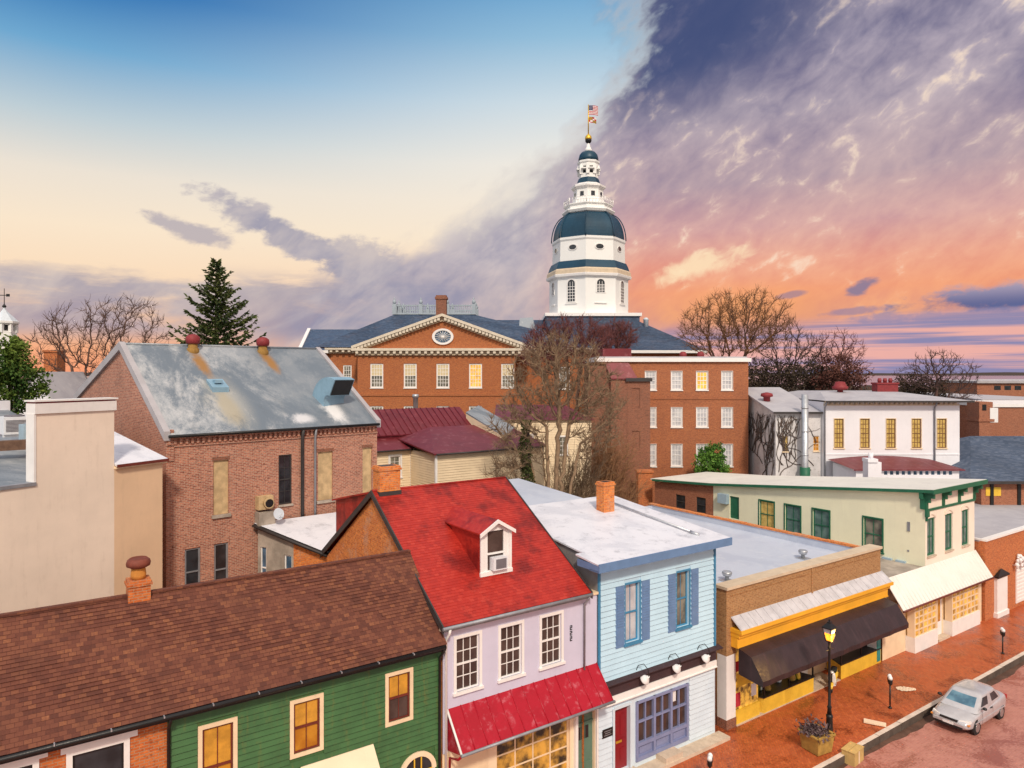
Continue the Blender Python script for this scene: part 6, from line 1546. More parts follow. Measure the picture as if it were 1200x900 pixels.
    mb = MB(); F3 = Face(b, (xr0 + .8, Yr), (xr1 - .8, Yr)); F3.wall(mb, 0, zr0); Face(b, (xr1 - .8, Yr), (xr1 - .8, Yr + 26)).wall(mb, 0, zr0); Face(b, (xr0 + .8, Yr + 26), (xr0 + .8, Yr)).wall(mb, 0, zr0); b.add('rear_wall', mb, M['brick_state'])
    mb = MB(); a = [(xr0, Yr - .6, zr0), (xr1, Yr - .6, zr0), (xr1, Yr + 27, zr0), (xr0, Yr + 27, zr0)]; e0, e1 = (X(372, 110), 110, Z(385, 110)), (X(745, 113), 113, zrr)
    e0 = (X(360, 112), 113, Z(386, 113)); m0 = (X(440, 113), 113, Z(386, 113)); 
    courses(mb, a[0], a[1], (X(560, 113), 113, zrr), e1, .45, .02); mb.face([a[1], a[2], e1]); mb.face([a[2], a[3], (X(560, 113), 113, zrr), e1])
    mb.face([a[0], (X(560, 113), 113, zrr), (X(455, 113), 113, Z(386, 113)), e0]); mb.face([a[3], a[0], e0]); mb.face([a[3], e0, (X(455, 113), 113, Z(386, 113)), (X(560, 113), 113, zrr)])
    rr = b.add('rear_roof', mb, M['roof_slate'])
    mb = MB(); mb.hexa([(a[0][0] - .2, a[0][1] - .1, zr0 - .3), (a[0][0] + .3, a[0][1] - .1, zr0 - .3), (e0[0] + .3, e0[1] - .1, e0[2] - .3), (e0[0] - .2, e0[1] - .1, e0[2] - .3), (a[0][0] - .2, a[0][1] - .1, zr0 + .2), (a[0][0] + .3, a[0][1] - .1, zr0 + .2), (e0[0] + .3, e0[1] - .1, e0[2] + .2), (e0[0] - .2, e0[1] - .1, e0[2] + .2)]); mb.box(xr0, xr1, Yr - .75, Yr - .55, zr0 - .35, zr0 + .05); b.add('cornice', mb, M['trim_white'], rr)
    q = [at(608, 388, 107.2), at(628, 389, 107), at(624, 374, 110.5), at(609, 375, 110.5)]; mb = MB(); mb.slab([tuple(p + Vector((0, -.6, .25))) for p in q], .3); b.add('skylight', mb, M['roof_silver'], rr)
    for px in (757, 703): q = at(px, 379, 110); mb = MB(); mb.lathe([(.4, -.8), (.4, .5), (.5, .6), (.2, .9)], tuple(q), 8); b.add('roof_vent', mb, M['dish_grey'], rr)

    # ---- tower
    Yt = 112; cx = at(689.5, 0, Yt).x; S = Yt / FPX; z = lambda py: EYE + (HYP - py) * S
    t = WB('dome_tower', 'white octagonal tower with dark blue dome, tiered lantern and gilded finial', 'tower', cx, Yt)
    rot8 = R(-90 - 10 + 0)
    def oc(mb, prof, m=0, n=8, smooth=False): mb.lathe([(r * S * (.99 if n == 8 else 1), z(y)) for r, y in prof], (cx, Yt, 0), n, m, smooth, rot8)
    mb = MB(); oc(mb, [(46.5, 380), (46.5, 328)]); oc(mb, [(43, 312), (42.4, 288), (43.5, 286), (43.5, 283.5), (41, 283)]); t.add('drum', mb, M['tower_white'])
    mb = MB(); w = 53 * S; mb.box(cx - w, cx + w, Yt - w, Yt + w, z(374.5), z(371)); mb.box(cx - w * .96, cx + w * .96, Yt - w * .96, Yt + w * .96, z(400), z(374.5), 1); t.add('base', mb, [M['trim_white'], M['roof_slate']])
    mb = MB(); oc(mb, [(46.5, 330), (50, 328.5), (50.5, 326), (49.8, 325.5)]); oc(mb, [(49.9, 325.6), (49.2, 321), (47.6, 319)], 1); t.add('cornice', mb, [M['trim_white'], M['cornice_tan']])
    mb = MB(); oc(mb, [(48, 319.4), (46.5, 315), (44.3, 310.5)]); t.add('skirt_roof', mb, M['dome_blue'])
    mb = MB(); n = 12; pr = []
    for i in range(n + 1): a = math.pi / 2 * i / n * .92; pr.append((42.0 - (42 - 26.5) * (1 - math.cos(a)) / (1 - math.cos(math.pi / 2 * .92)), 284 - 31 * math.sin(a) / math.sin(math.pi / 2 * .92)))
    oc(mb, pr); t.add('dome', mb, M['dome_blue'])
    for k in range(8):
        mb = MB(); a = rot8 + 2 * math.pi * k / 8; mb.tube([(cx + r * S * 1.035 * math.cos(a), Yt + r * S * 1.035 * math.sin(a), z(y)) for r, y in pr], .09, 5); t.add('rib', mb, M['dome_blue'])
    mb = MB(); oc(mb, [(27, 254), (30, 252.5), (31.5, 250), (31.0, 249), (28, 249), (27.5, 244.5), (29.5, 243.5), (29.5, 242.5), (26, 242)]); t.add('balcony', mb, M['tower_white'])
    mb = MB()                                                     # railing
    for k in range(8):
        a0, a1 = rot8 + 2 * math.pi * k / 8, rot8 + 2 * math.pi * (k + 1) / 8; p, q = [Vector((cx + 28.6 * S * math.cos(a), Yt + 28.6 * S * math.sin(a), 0)) for a in (a0, a1)]
        for f in range(7): c = p.lerp(q, f / 6); mb.tube([(c.x, c.y, z(242.5)), (c.x, c.y, z(236))], .045 if f else .1, 4)
        for y in (236, 239): mb.tube([(p.x, p.y, z(y)), (q.x, q.y, z(y))], .05, 4)
    t.add('railing', mb, M['trim_white'])
    mb = MB(); oc(mb, [(24, 243), (19.5, 239.5), (18, 235), (17.4, 225), (18, 224)]); t.add('lantern_base', mb, M['tower_white'])
    mb = MB(); oc(mb, [(17.5, 224), (20.5, 221.5), (20.5, 219.5), (13, 216)]); t.add('cornice', mb, M['trim_white'])
    mb = MB(); oc(mb, [(14, 217.5), (13, 213), (11.5, 209.5)]); t.add('skirt_roof', mb, M['dome_blue'])
    mb = MB()
    oc(mb, [(11.6, 210), (11.6, 205)]); oc(mb, [(12, 196.5), (12, 193.5), (13.2, 192), (13.2, 190), (11, 189.5)]); oc(mb, [(7.6, 206), (7.6, 195)], 1)
    for k in range(8):
        a = rot8 + 2 * math.pi * k / 8; c = (cx + 11 * S * math.cos(a), Yt + 11 * S * math.sin(a)); mb.box(c[0] - .26, c[0] + .26, c[1] - .26, c[1] + .26, z(206), z(195))
        a2 = a + math.pi / 8; p = Vector((cx + 10.6 * S * math.cos(a2), Yt + 10.6 * S * math.sin(a2), 0)); mb.box(p.x - .5, p.x + .5, p.y - .5, p.y + .5, z(200.5), z(199.2))
    t.add('lantern', mb, [M['tower_white'], M['glass_dark']])
    mb = MB(); oc(mb, [(11.8, 190), (11.6, 186), (10.5, 182), (8, 179), (4.5, 177.6)], 0, 16, True); t.add('cupola', mb, M['dome_blue'])
    mb = MB(); oc(mb, [(4.8, 178), (3.8, 175), (2.2, 172), (1.4, 168)], 0, 12, True); t.add('spire', mb, M['tower_white'])
    mb = MB(); oc(mb, [(1.2, 168.5), (3.4, 166.5), (3.8, 164.5), (3.6, 163.8)], 0, 12, True); oc(mb, [(3.6, 163.8), (4, 162.5), (3.6, 160), (2, 158.2), (.8, 157)], 1, 12, True); t.add('finial', mb, [M['iron_black'], M['gold']])
    mb = MB(); oc(mb, [(.75, 158), (.5, 122.5)], 0, 6, True); t.add('flagpole', mb, M['gold'])
    # windows of the drums, set on the faces of the octagon
    for k in range(8):
        a = rot8 + 2 * math.pi * (k + .5) / 8; n_ = Vector((math.cos(a), math.sin(a), 0)); h = Vector((-n_.y, n_.x, 0))
        if n_.y > .3: continue
        ri = 46.5 * S * .99 * math.cos(math.pi / 8); c = Vector((cx, Yt, 0)) + n_ * (ri + .01)
        blind = (k % 2 == 0); yb = 357 if not blind else 347
        mb = MB(); w = .62; z0, z1 = z(yb), z(337); p = lambda u, zz, o: tuple(c + h * u + n_ * o + Vector((0, 0, zz)))
        prof = [(-w, z0), (w, z0), (w, z1)] + [(w * math.cos(math.pi * i / 10), z1 + w * math.sin(math.pi * i / 10)) for i in range(1, 10)] + [(-w, z1)]
        outer = [(u * 1.28, zz + (.18 if zz > z1 else (-.1 if zz == z0 else 0))) for u, zz in prof]
        for i in range(len(prof)):
            j = (i + 1) % len(prof); mb.face([p(*prof[i], .09), p(*outer[i], .09), p(*outer[j], .09), p(*prof[j], .09)]); mb.face([p(*outer[i], .09), p(*outer[i], 0), p(*outer[j], 0), p(*outer[j], .09)]); mb.face([p(*prof[i], .09), p(*prof[j], .09), p(*prof[j], .012), p(*prof[i], .012)])
        for i in range(1, 6): zz = z0 + (z1 - z0) * i / 6; mb.hexa([p(-w, zz - .035, .05), p(w, zz - .035, .05), p(w, zz - .035, .03), p(-w, zz - .035, .03), p(-w, zz + .035, .05), p(w, zz + .035, .05), p(w, zz + .035, .03), p(-w, zz + .035, .03)])
        for u in (-.22, .22): mb.hexa([p(u - .03, z0, .055), p(u + .03, z0, .055), p(u + .03, z0, .03), p(u - .03, z0, .03), p(u - .03, z1 + .3, .055), p(u + .03, z1 + .3, .055), p(u + .03, z1 + .3, .03), p(u - .03, z1 + .3, .03)])
        zz = z(358.5); mb.hexa([p(-1.0, zz - .12, .2), p(1.0, zz - .12, .2), p(1, zz - .12, 0), p(-1, zz - .12, 0), p(-1, zz, .2), p(1, zz, .2), p(1, zz, 0), p(-1, zz, 0)])
        w_ = t.add('arched_window', mb, M['trim_white']); mb = MB(); mb.face([p(u, zz, .02) for u, zz in prof]); t.add('pane', mb, M['glass_dark'], w_)
        ri = 42.7 * S * .99 * math.cos(math.pi / 8); c2 = Vector((cx, Yt, 0)) + n_ * (ri + .02); zz0 = z(295.5)
        mb = MB(); pe = lambda r, i, o: tuple(c2 + h * (r * .62 * math.cos(2 * math.pi * i / 20)) + n_ * o + Vector((0, 0, zz0 + r * .38 * math.sin(2 * math.pi * i / 20))))
        for i in range(20): mb.face([pe(1, i, .08), pe(1.25, i, .08), pe(1.25, i + 1, .08), pe(1, i + 1, .08)]); mb.face([pe(1.25, i, .08), pe(1.25, i, 0), pe(1.25, i + 1, 0), pe(1.25, i + 1, .08)])
        w_ = t.add('oval_window', mb, M['trim_white']); mb = MB(); mb.face([pe(1, i, .03) for i in range(20)]); t.add('pane', mb, M['glass_dark'], w_)
        ri = 17.7 * S * .99 * math.cos(math.pi / 8); c3 = Vector((cx, Yt, 0)) + n_ * (ri + .03); mb = MB()
        p3 = lambda u, y, o: tuple(c3 + h * u + n_ * o + Vector((0, 0, z(y))))
        mb.face([p3(-.32, 233, .03), p3(.32, 233, .03), p3(.30, 227.5, .03), p3(-.30, 227.5, .03)]); t.add('window', mb, M['glass_dark'])
    # the two flags
    def flag(name, label, y0, y1, wpx, kind):
        f = WB(name, label, 'flag', cx, Yt); nx, nz = 14, 13; w, zt_, zb_ = wpx * S, z(y0), z(y1); cells = {}
        mb = MB(); P = lambda i, j: (cx + .06 + w * i / nx, Yt + .22 * math.sin(i / nx * 7) * (i / nx), zt_ + (zb_ - zt_) * j / nz - .12 * (i / nx) ** 2 + .05 * math.sin(i / nx * 6))
        for i in range(nx):
            for j in range(nz):
                if kind == 'us': m = 2 if (i < 6 and j < 7) else (0 if j % 2 == 0 else 1)
                else:
                    q = (i < nx / 2) == (j < nz / 2); m = (3 if (i + j // 2) % 2 else 4) if q else (0 if ((i % (nx // 2) > 2) == (j % 7 > 3)) else 1)
                mb.face([P(i, j + 1), P(i + 1, j + 1), P(i + 1, j), P(i, j)], m)
        if kind == 'us':
            for i in range(5):
                for j in range(4):
                    a = P(.6 + i * 1.05, .9 + j * 1.5); mb.box(a[0] - .025, a[0] + .025, a[1] - .03, a[1] + .03, a[2] - .025, a[2] + .025, 1)
        f.add('cloth', mb, [M['flag_red'], M['flag_white'], M['flag_blue'], M['flag_gold'], M['iron_black']])
    flag('flag', 'striped red and white flag with blue canton topmost on the tower pole', 123.5, 134.5, 11, 'us'); flag('flag', 'quartered red, white, gold and black flag lower on the tower pole', 137, 144, 9, 'md')
build_state_house()

# cupola at the left edge
def build_cupola():
    Y = 105; S = Y / FPX; c = at(5, 0, Y); z = lambda py: EYE + (HYP - py) * S; cx = c.x
    b = WB('church_cupola', 'small white cupola with pointed roof and weathervane above a dark tree', 'cupola', cx, Y)
    L = lambda mb, prof, m=0, n=8: mb.lathe([(r * S, z(y)) for r, y in prof], (cx, Y, 0), n, m, False, R(22.5))
    mb = MB(); L(mb, [(13, 437 + 118), (13, 392)]); L(mb, [(12.5, 392), (12.5, 388)])
    for k in range(8):
        a = R(22.5) + 2 * math.pi * k / 8; x, y = cx + 11.5 * S * math.cos(a), Y + 11.5 * S * math.sin(a); mb.box(x - .22, x + .22, y - .22, y + .22, z(390), z(380))
    L(mb, [(12.6, 381), (15, 379), (15, 376.5), (12, 376)]); b.add('lantern', mb, M['tower_white'])
    mb = MB(); L(mb, [(8, 390), (8, 380)]); b.add('louvre', mb, M['trim_dark'])
    mb = MB(); L(mb, [(14.2, 376.5), (8, 370), (4, 366), (1.5, 362.5), (.8, 358)]); b.add('roof', mb, M['dish_grey'])
    mb = MB(); L(mb, [(.5, 362), (.35, 338)]); mb.lathe([(.1, -.3), (.3, 0), (.1, .3)], (cx, Y, z(359)), 8); mb.box(cx - .8, cx + .8, Y - .05, Y + .05, z(346) - .05, z(346) + .06); mb.box(cx + .3, cx + .8, Y - .04, Y + .04, z(346) - .2, z(346) + .2); b.add('weathervane', mb, M['iron_black'])
build_cupola()
def build_far_left():
    Y = 62; X = lambda px, y=Y: at(px, 0, y).x; Z = lambda py, y=Y: at(0, py, y).z
    b = WB('house', 'far house with dark slate roof and tall orange brick chimney behind the stucco building', 'house', X(66), Y)
    x0, x1 = X(40), X(108); ze, zr = Z(472), Z(444, Y + 5)
    mb = MB(); mb.box(x0, x1, Y, Y + 10, 0, ze); b.add('wall', mb, M['brick_far']); mb = MB(); mb.slab([(x0 - .4, Y - .4, ze), (x1 + .4, Y - .4, ze), (x1 - 1, Y + 5, zr), (x0 + .4, Y + 5, zr)], .2); mb.slab([(x0 + .4, Y + 5, zr), (x1 - 1, Y + 5, zr), (x1 + .4, Y + 10.4, ze), (x0 - .4, Y + 10.4, ze)], .2); r = b.add('roof', mb, M['roof_slate'])
    xc = X(64, Y + 2); w = 8 * Y / FPX; mb = MB(); mb.box(xc - w, xc + w, Y + 1.4, Y + 2.6, ze, Z(413, Y + 2)); mb.box(xc - w - .08, xc + w + .08, Y + 1.3, Y + 2.7, Z(413, Y + 2), Z(410.5, Y + 2)); b.add('chimney', mb, M['brick_shop_orange'], r)
    b = WB('house', 'white boarded gable house half hidden by the dark evergreen', 'house', X(30), Y - 8); x0, x1 = X(22, 54), X(62, 54)
    mb = MB(); mb.box(x0, x1, 54, 60, 0, Z(468, 54)); mb.face([(x0, 54, Z(468, 54)), (x1, 54, Z(468, 54)), ((x0 + x1) / 2, 54, Z(437, 54))]); b.add('wall', mb, M['white_wall']); mb = MB(); xm = (x0 + x1) / 2; zt, zm = Z(468, 54), Z(437, 54); mb.slab([(x0 - .3, 53.7, zt - .2), (xm, 53.7, zm + .1), (xm, 60, zm + .1), (x0 - .3, 60, zt - .2)], .15); mb.slab([(xm, 53.7, zm + .1), (x1 + .3, 53.7, zt - .2), (x1 + .3, 60, zt - .2), (xm, 60, zm + .1)], .15); b.add('roof', mb, M['roof_grey'])
build_far_left()
# ------------------------------------------------------------------ trees
import numpy as np
def grow_tree(roots, attr, step, kill, infl, iters, rs, bias=(0, 0, .15)):
    """branches grow towards the free points of the crown; roots: list of polylines (trunk stems)"""
    nodes, par = [], []
    for st_ in roots:
        for i, p in enumerate(st_): nodes.append(np.array(p, float)); par.append(-1 if i == 0 else len(nodes) - 2)
    A = np.array(attr, float); bias = np.array(bias, float)
    N = np.array(nodes)
    for it in range(iters):
        if len(A) == 0: break
        d = ((A[:, None, :] - N[None, :, :]) ** 2).sum(2); near = d.argmin(1); dm = np.sqrt(d.min(1))
        keep = dm > kill; act = keep & (dm < infl)
        if not act.any():
            if it == 0: act = keep
            else: break
        new = {}
        for a, n in zip(A[act], near[act]):
            v = a - N[n]; v /= np.linalg.norm(v) + 1e-9; new.setdefault(n, []).append(v)
        add = []
        for n, vs_ in new.items():
            v = np.sum(vs_, 0) / len(vs_) + bias + rs.normal(0, .22, 3); v /= np.linalg.norm(v) + 1e-9
            add.append(N[n] + v * step); par.append(n)
        N = np.vstack([N, np.array(add)]); A = A[keep]
        if len(N) > 2600: break
    return N, par
def tree_mesh(N, par, rtip, expo, rmax, rs, twigs=2, twig_len=.5, nstem=0, sides=5, bias=.35):
    n = len(N); kids = [[] for _ in range(n)]
    for i, p in enumerate(par):
        if p >= 0: kids[p].append(i)
    r = [0.] * n
    for i in range(n - 1, -1, -1):
        r[i] = rtip if not kids[i] else min(rmax, sum(r[k] ** expo for k in kids[i]) ** (1 / expo))
    trunk, crown = MB(), MB()
    for i in range(n):                                           # radii must not grow outward along the stems
        pass
    starts = [i for i in range(n) if par[i] < 0]
    stack = [(s, None) for s in starts]
    while stack:
        s, fr = stack.pop(); path = [N[fr]] if fr is not None else []; rad = [r[s]] if fr is not None else []
        cur = s
        while True:
            path.append(N[cur]); rad.append(r[cur])
            if not kids[cur]: break
            ks = sorted(kids[cur], key=lambda k: -r[k])
            for k in ks[1:]: stack.append((k, cur))
            cur = ks[0]
        if len(path) < 2: continue
        big = max(rad) > rmax * .45
        (trunk if big else crown).tube([tuple(p) for p in path], rad, sides + 2 if big else (4 if max(rad) > rtip * 2.2 else 3), cap=False)
    for i in range(n):
        if r[i] < rtip * 2.4:
            p0 = N[par[i]] if par[i] >= 0 else N[i] - np.array((0, 0, 1)); d = N[i] - p0; d /= np.linalg.norm(d) + 1e-9
            for k in range(twigs):
                v = d * .7 + rs.normal(0, .55, 3) + np.array((0, 0, bias)); v /= np.linalg.norm(v); L = twig_len * rs.uniform(.5, 1.2)
                m_ = N[i] + v * L * .5 + rs.normal(0, .06, 3) * L; crown.tube([tuple(N[i]), tuple(m_), tuple(N[i] + v * L + np.array((0, 0, .08)) * L)], [rtip * .75, rtip * .55, rtip * .3], 3, cap=False)
    return trunk, crown
def ellipsoid_pts(rs, c, rad, n, shell=.35, zmin=None):
    out = []
    while len(out) < n:
        v = rs.uniform(-1, 1, 3); l = np.linalg.norm(v)
        if l > 1 or l < shell * rs.uniform(0, 1.2): continue
        p = np.array(c) + v * np.array(rad)
        if zmin is not None and p[2] < zmin: continue
        out.append(p)
    return out
def bare_tree(name, label, bark, base, lobes, stems, npts, step, seed, rtip=.022, rmax=.28, twigs=3, twig_len=.6, group=None, crown_bark=None, infl=6., expo=2.4, cat='tree', bias=(0, 0, .15)):
    """lobes: (centre, radii, share); stems: end points of the trunks, all starting at the base"""
    rs = np.random.RandomState(seed); attr = []
    for c, rad, sh in lobes: attr += ellipsoid_pts(rs, c, rad, int(npts * sh))
    roots = []
    for e in stems:
        e = np.array(e, float); b0 = np.array(base, float) + np.array((rs.normal(0, .15), rs.normal(0, .15), 0)) * (len(stems) > 1); k = max(4, int(np.linalg.norm(e - b0) / (step * 1.6))); pl = []
        for i in range(k + 1):
            f = i / k; pl.append(b0 + (e - b0) * f * np.array((f ** .35 if f else 0, f ** .35 if f else 0, 1)) + rs.normal(0, .05, 3) * (0 < i))
        roots.append(pl)
    N, par = grow_tree(roots, attr, step, step * 1.6, infl, 90, rs, bias)
    tr, cr = tree_mesh(N, par, rtip, expo, rmax, rs, twigs, twig_len)
    t = thing(name, label, cat, tuple(base), 0, group)
    tr.build('trunk', M[bark], t, base); cr.build('crown', M[crown_bark or bark], t, base)
    return t
def leaves(mb, rs, c, rad, n, size, shell=.5, clump=None, droop=0., m=0):
    """small leaf faces through a volume, gathered in clumps"""
    cl = [np.array(c) + np.array(rad) * v for v in [rs.normal(0, 1, 3) for _ in range(clump or 1)] ] if False else None
    centres = ellipsoid_pts(rs, c, rad, clump or 30, shell)
    cr = min(rad) * .30
    for i in range(n):
        k = centres[rs.randint(len(centres))]; p = k + rs.normal(0, .5, 3) * cr
        a = rs.normal(0, 1, 3); a /= np.linalg.norm(a); b_ = np.cross(a, rs.normal(0, 1, 3)); b_ /= np.linalg.norm(b_) + 1e-9; s = size * rs.uniform(.5, 1.2)
        a = a * s; b_ = b_ * s * .55
        mb.face([tuple(p - a), tuple(p + b_), tuple(p + a), tuple(p - b_)], m)

def P3(px, py, Y): return np.array(at(px, py, Y))
# bare trees on the skyline
S = 60 / FPX
bare_tree('bare_tree', 'bare brown tree spreading thin branches behind the stucco building', 'bark_brown', (P3(108, 437, 60)[0], 60, 0), [(P3(92, 402, 60), (3.4, 3., 3.6), .45), (P3(150, 392, 61), (3.6, 3., 3.4), .45), (P3(60, 405, 60), (1.6, 2, 2.6), .15)], [P3(100, 432, 60), P3(125, 428, 60), P3(84, 430, 60)], 560, .42, 3, .026, .26, 4, .8)
bare_tree('bare_tree', 'tall bare tree with golden sunlit crown behind the annexe roof', 'bark_brown', (P3(862, 437, 88)[0], 88, 0), [(P3(843, 384, 88), (5.4, 5, 4.6), .5), (P3(882, 378, 88), (5.0, 5, 4.4), .45), (P3(862, 368, 88), (4, 4, 2.8), .2)], [P3(855, 420, 88), P3(873, 415, 88), P3(838, 420, 88)], 1300, .44, 5, .028, .34, 5, .9, crown_bark='bark_sunlit')
bare_tree('bare_tree', 'dark bare tree standing between the golden tree and the rusty thicket', 'bark_dark', (P3(922, 437, 92)[0], 92, 0), [(P3(915, 402, 92), (4.4, 4, 3.8), .5), (P3(945, 412, 92), (3.6, 4, 3.0), .4)], [P3(912, 430, 92), P3(930, 430, 92)], 620, .48, 8, .03, .3, 3, .8)
bare_tree('bare_tree', 'dark bare tree with rusty twigs above the white house roof', 'bark_dark', (P3(975, 437, 96)[0], 96, 0), [(P3(978, 412, 96), (4.2, 4, 3.2), .6), (P3(995, 428, 96), (2.6, 4, 2.2), .3)], [P3(970, 435, 96), P3(985, 432, 96)], 520, .48, 9, .032, .3, 3, .8, crown_bark='bark_red')
bare_tree('bare_tree', 'spreading dark bare tree beyond the white house near the shore', 'bark_dark', (P3(1098, 437, 80)[0], 80, 0), [(P3(1098, 428, 80), (2.7, 3, 1.9), .45), (P3(1112, 440, 80), (3.6, 3, 2.2), .3), (P3(1082, 442, 80), (3.4, 3, 2.0), .3), (P3(1128, 470, 80), (1.8, 2, 3.4), .35)], [P3(1098, 450, 80), P3(1112, 460, 80)], 620, .38, 12, .028, .3, 3, .6)
# trees of the yard in the middle
bare_tree('yard_tree', 'bare many stemmed tree rising in front of the cream house', 'bark_pale', (P3(648, 437, 45)[0], 45, 0), [(P3(655, 446, 45), (3.5, 2.4, 3.1), .5), (P3(610, 505, 45), (2.2, 2, 2.8), .22), (P3(698, 480, 45), (2.0, 2, 3.4), .25), (P3(592, 560, 45), (1.5, 1.6, 1.4), .10)], [P3(655, 480, 45), P3(640, 500, 45), P3(668, 490, 45), P3(622, 540, 45), P3(634, 520, 45.5), P3(680, 520, 45)], 1500, .27, 21, .023, .19, 5, .65, crown_bark='bark_pale')
bare_tree('yard_tree', 'reddish bare tree with fine twig haze before the slate roofs', 'bark_brown', (P3(668, 437, 76)[0], 76, 0), [(P3(668, 402, 76), (5.0, 3, 2.9), .7), (P3(640, 412, 76), (3.0, 3, 2.6), .3)], [P3(665, 432, 76), P3(680, 430, 76), P3(650, 432, 76)], 1300, .36, 23, .034, .24, 7, .8, crown_bark='bark_red')
bare_tree('yard_tree', 'small round maroon twigged tree beside the maroon penthouse', 'bark_brown', (P3(722, 437, 79)[0], 79, 0), [(P3(722, 396, 79), (2.4, 2, 2.0), 1)], [P3(722, 412, 79)], 650, .30, 25, .034, .16, 8, .7, crown_bark='bark_red')
def fountain(name, label, px, Y, top, n, spread, bark, seed, lean=.3, z0=0., r=.02):
    """shrub of many arching stems"""
    rs = np.random.RandomState(seed); b0 = P3(px, 437, Y); b0[2] = z0; mb = MB()
    for i in range(n):
        a = rs.uniform(0, 2 * math.pi); h = (top - z0) * rs.uniform(.5, 1.0); w = spread * rs.uniform(.2, 1.0); p = b0 + np.array((rs.normal(0, .5), rs.normal(0, .4), 0)); pts = []; k = 9
        for j in range(k + 1):
            f = j / k; q = p + np.array((math.cos(a) * w * f ** 1.6 + lean * f * f * 2.2, math.sin(a) * w * .7 * f ** 1.6, h * (f - .16 * f ** 4))) + rs.normal(0, .05, 3); pts.append(q)
        mb.tube([tuple(q) for q in pts], [r * 1.5 * (1 - .8 * j / k) for j in range(k + 1)], 3, cap=False)
        for j in range(3, k):
            for _ in range(4):
                v = (pts[j + 1] - pts[j]); v = v / (np.linalg.norm(v) + 1e-9) + rs.normal(0, .45, 3); L = rs.uniform(.4, 1.3)
                mb.tube([tuple(pts[j]), tuple(pts[j] + v * L * .5), tuple(pts[j] + v * L + np.array((0, 0, -.1)))], [r * .6, r * .45, r * .25], 3, cap=False)
    t = thing(name, label, 'shrub', (b0[0], b0[1], 0)); mb.build('stems', M[bark], t, (b0[0], b0[1], 0)); return t
fountain('tall_shrub', 'tall wispy tan shrub of arching stems beside the brick stair tower', 703, 50, 13.6, 230, 1.9, 'bark_tan', 31, .35, 0, .026)
fountain('tall_shrub', 'pale tangle of bare upright stems in front of the cream house', 668, 48, 12.0, 150, 1.6, 'bark_pale', 33, .1, 0, .024)
# ivy-clad stem
def ivy_stem():
    b0 = P3(617, 437, 44.5); b0[2] = 0; t = thing('ivy_tree', 'dead trunk thickly clad in dark green ivy', 'tree', tuple(b0)); rs = np.random.RandomState(41)
    mb = MB(); top = P3(612, 492, 44.5)[2]; pts = [b0 + np.array((math.sin(i * .9) * .12, 0, top * i / 10)) for i in range(11)]; mb.tube([tuple(p) for p in pts], [.24 - .014 * i for i in range(11)], 8, cap=False); mb.build('trunk', M['bark_dark'], t, tuple(b0))
    mb = MB()
    for i in range(2600):
        z = top * rs.uniform(.3, 1.0) ** .8; a = rs.uniform(0, 2 * math.pi); f = z / top; rad = (.62 - .34 * f) * rs.uniform(.5, 1.15) * (1 + .25 * math.sin(z * 3.1)); c = np.array((b0[0] + math.cos(a) * rad + .1 * math.sin(z), b0[1] + math.sin(a) * rad, z)); u = rs.normal(0, 1, 3); u /= np.linalg.norm(u); v = np.cross(u, rs.normal(0, 1, 3)); v /= np.linalg.norm(v); s = rs.uniform(.05, .12)
        mb.face([tuple(c - u * s), tuple(c + v * s * .7), tuple(c + u * s), tuple(c - v * s * .7)])
    mb.build('ivy', M['leaf_ivy'], t, tuple(b0))
ivy_stem()
# spruce
def spruce():
    Y = 72; top = P3(253, 304, Y); b0 = np.array((top[0], Y, 0)); H = top[2]; t = thing('spruce_tree', 'dark green spruce with ragged drooping boughs behind the warehouse ridge', 'tree', tuple(b0)); rs = np.random.RandomState(2)
    mb = MB(); mb.tube([tuple(b0), (b0[0], Y, H * .5), (b0[0], Y, H)], [.42, .26, .03], 8, cap=False); mb.build('trunk', M['bark_dark'], t, tuple(b0))
    mb, nd = MB(), MB(); z = 9.0
    zb = 8.0; n = 44
    for i in range(n):
        f = i / (n - 1); zc = zb + (H - .3 - zb) * f; L0 = 7.8 * (1 - f) ** .90 + .3; k = 7 if f < .85 else 5; off = rs.uniform(0, 6.28)
        for j in range(k):
            a = off + 2 * math.pi * j / k + rs.normal(0, .22); L = L0 * rs.uniform(.42, 1.2); up = -.10 + .55 * f + rs.normal(0, .08); pts = []; ns = 6
            for q in range(ns + 1):
                g = q / ns; pts.append(np.array((b0[0] + math.cos(a) * L * g, Y + math.sin(a) * L * g, zc + L * (up * g - .34 * g * (1 - f) + .42 * g ** 2.6 * (1 - .6 * f)))))
            mb.tube([tuple(p) for p in pts], [.05 * (1 - .8 * q / ns) for q in range(ns + 1)], 3, cap=False)
            for q in range(1, ns + 1):
                for _ in range(int(6 + L * 2.4)):
                    g = rs.uniform(0, 1); p = pts[q - 1] * (1 - g) + pts[q] * g; d = pts[q] - pts[q - 1]; d /= np.linalg.norm(d) + 1e-9; sd = np.array((-d[1], d[0], 0)) * rs.choice((-1, 1)); v = d * rs.uniform(.4, 1.) + sd * rs.uniform(.2, .9) + np.array((0, 0, rs.uniform(-.75, .12))); v /= np.linalg.norm(v); ln = rs.uniform(.30, .75) * (1 - .35 * f); w = np.cross(v, rs.normal(0, 1, 3)); w /= np.linalg.norm(w); w = w * ln * .20
                    nd.face([tuple(p - w * .6), tuple(p + v * ln * .5 - w), tuple(p + v * ln), tuple(p + v * ln * .5 + w)])
    mb.build('boughs', M['bark_dark'], t, tuple(b0)); nd.build('needles', M['needles'], t, tuple(b0))
spruce()
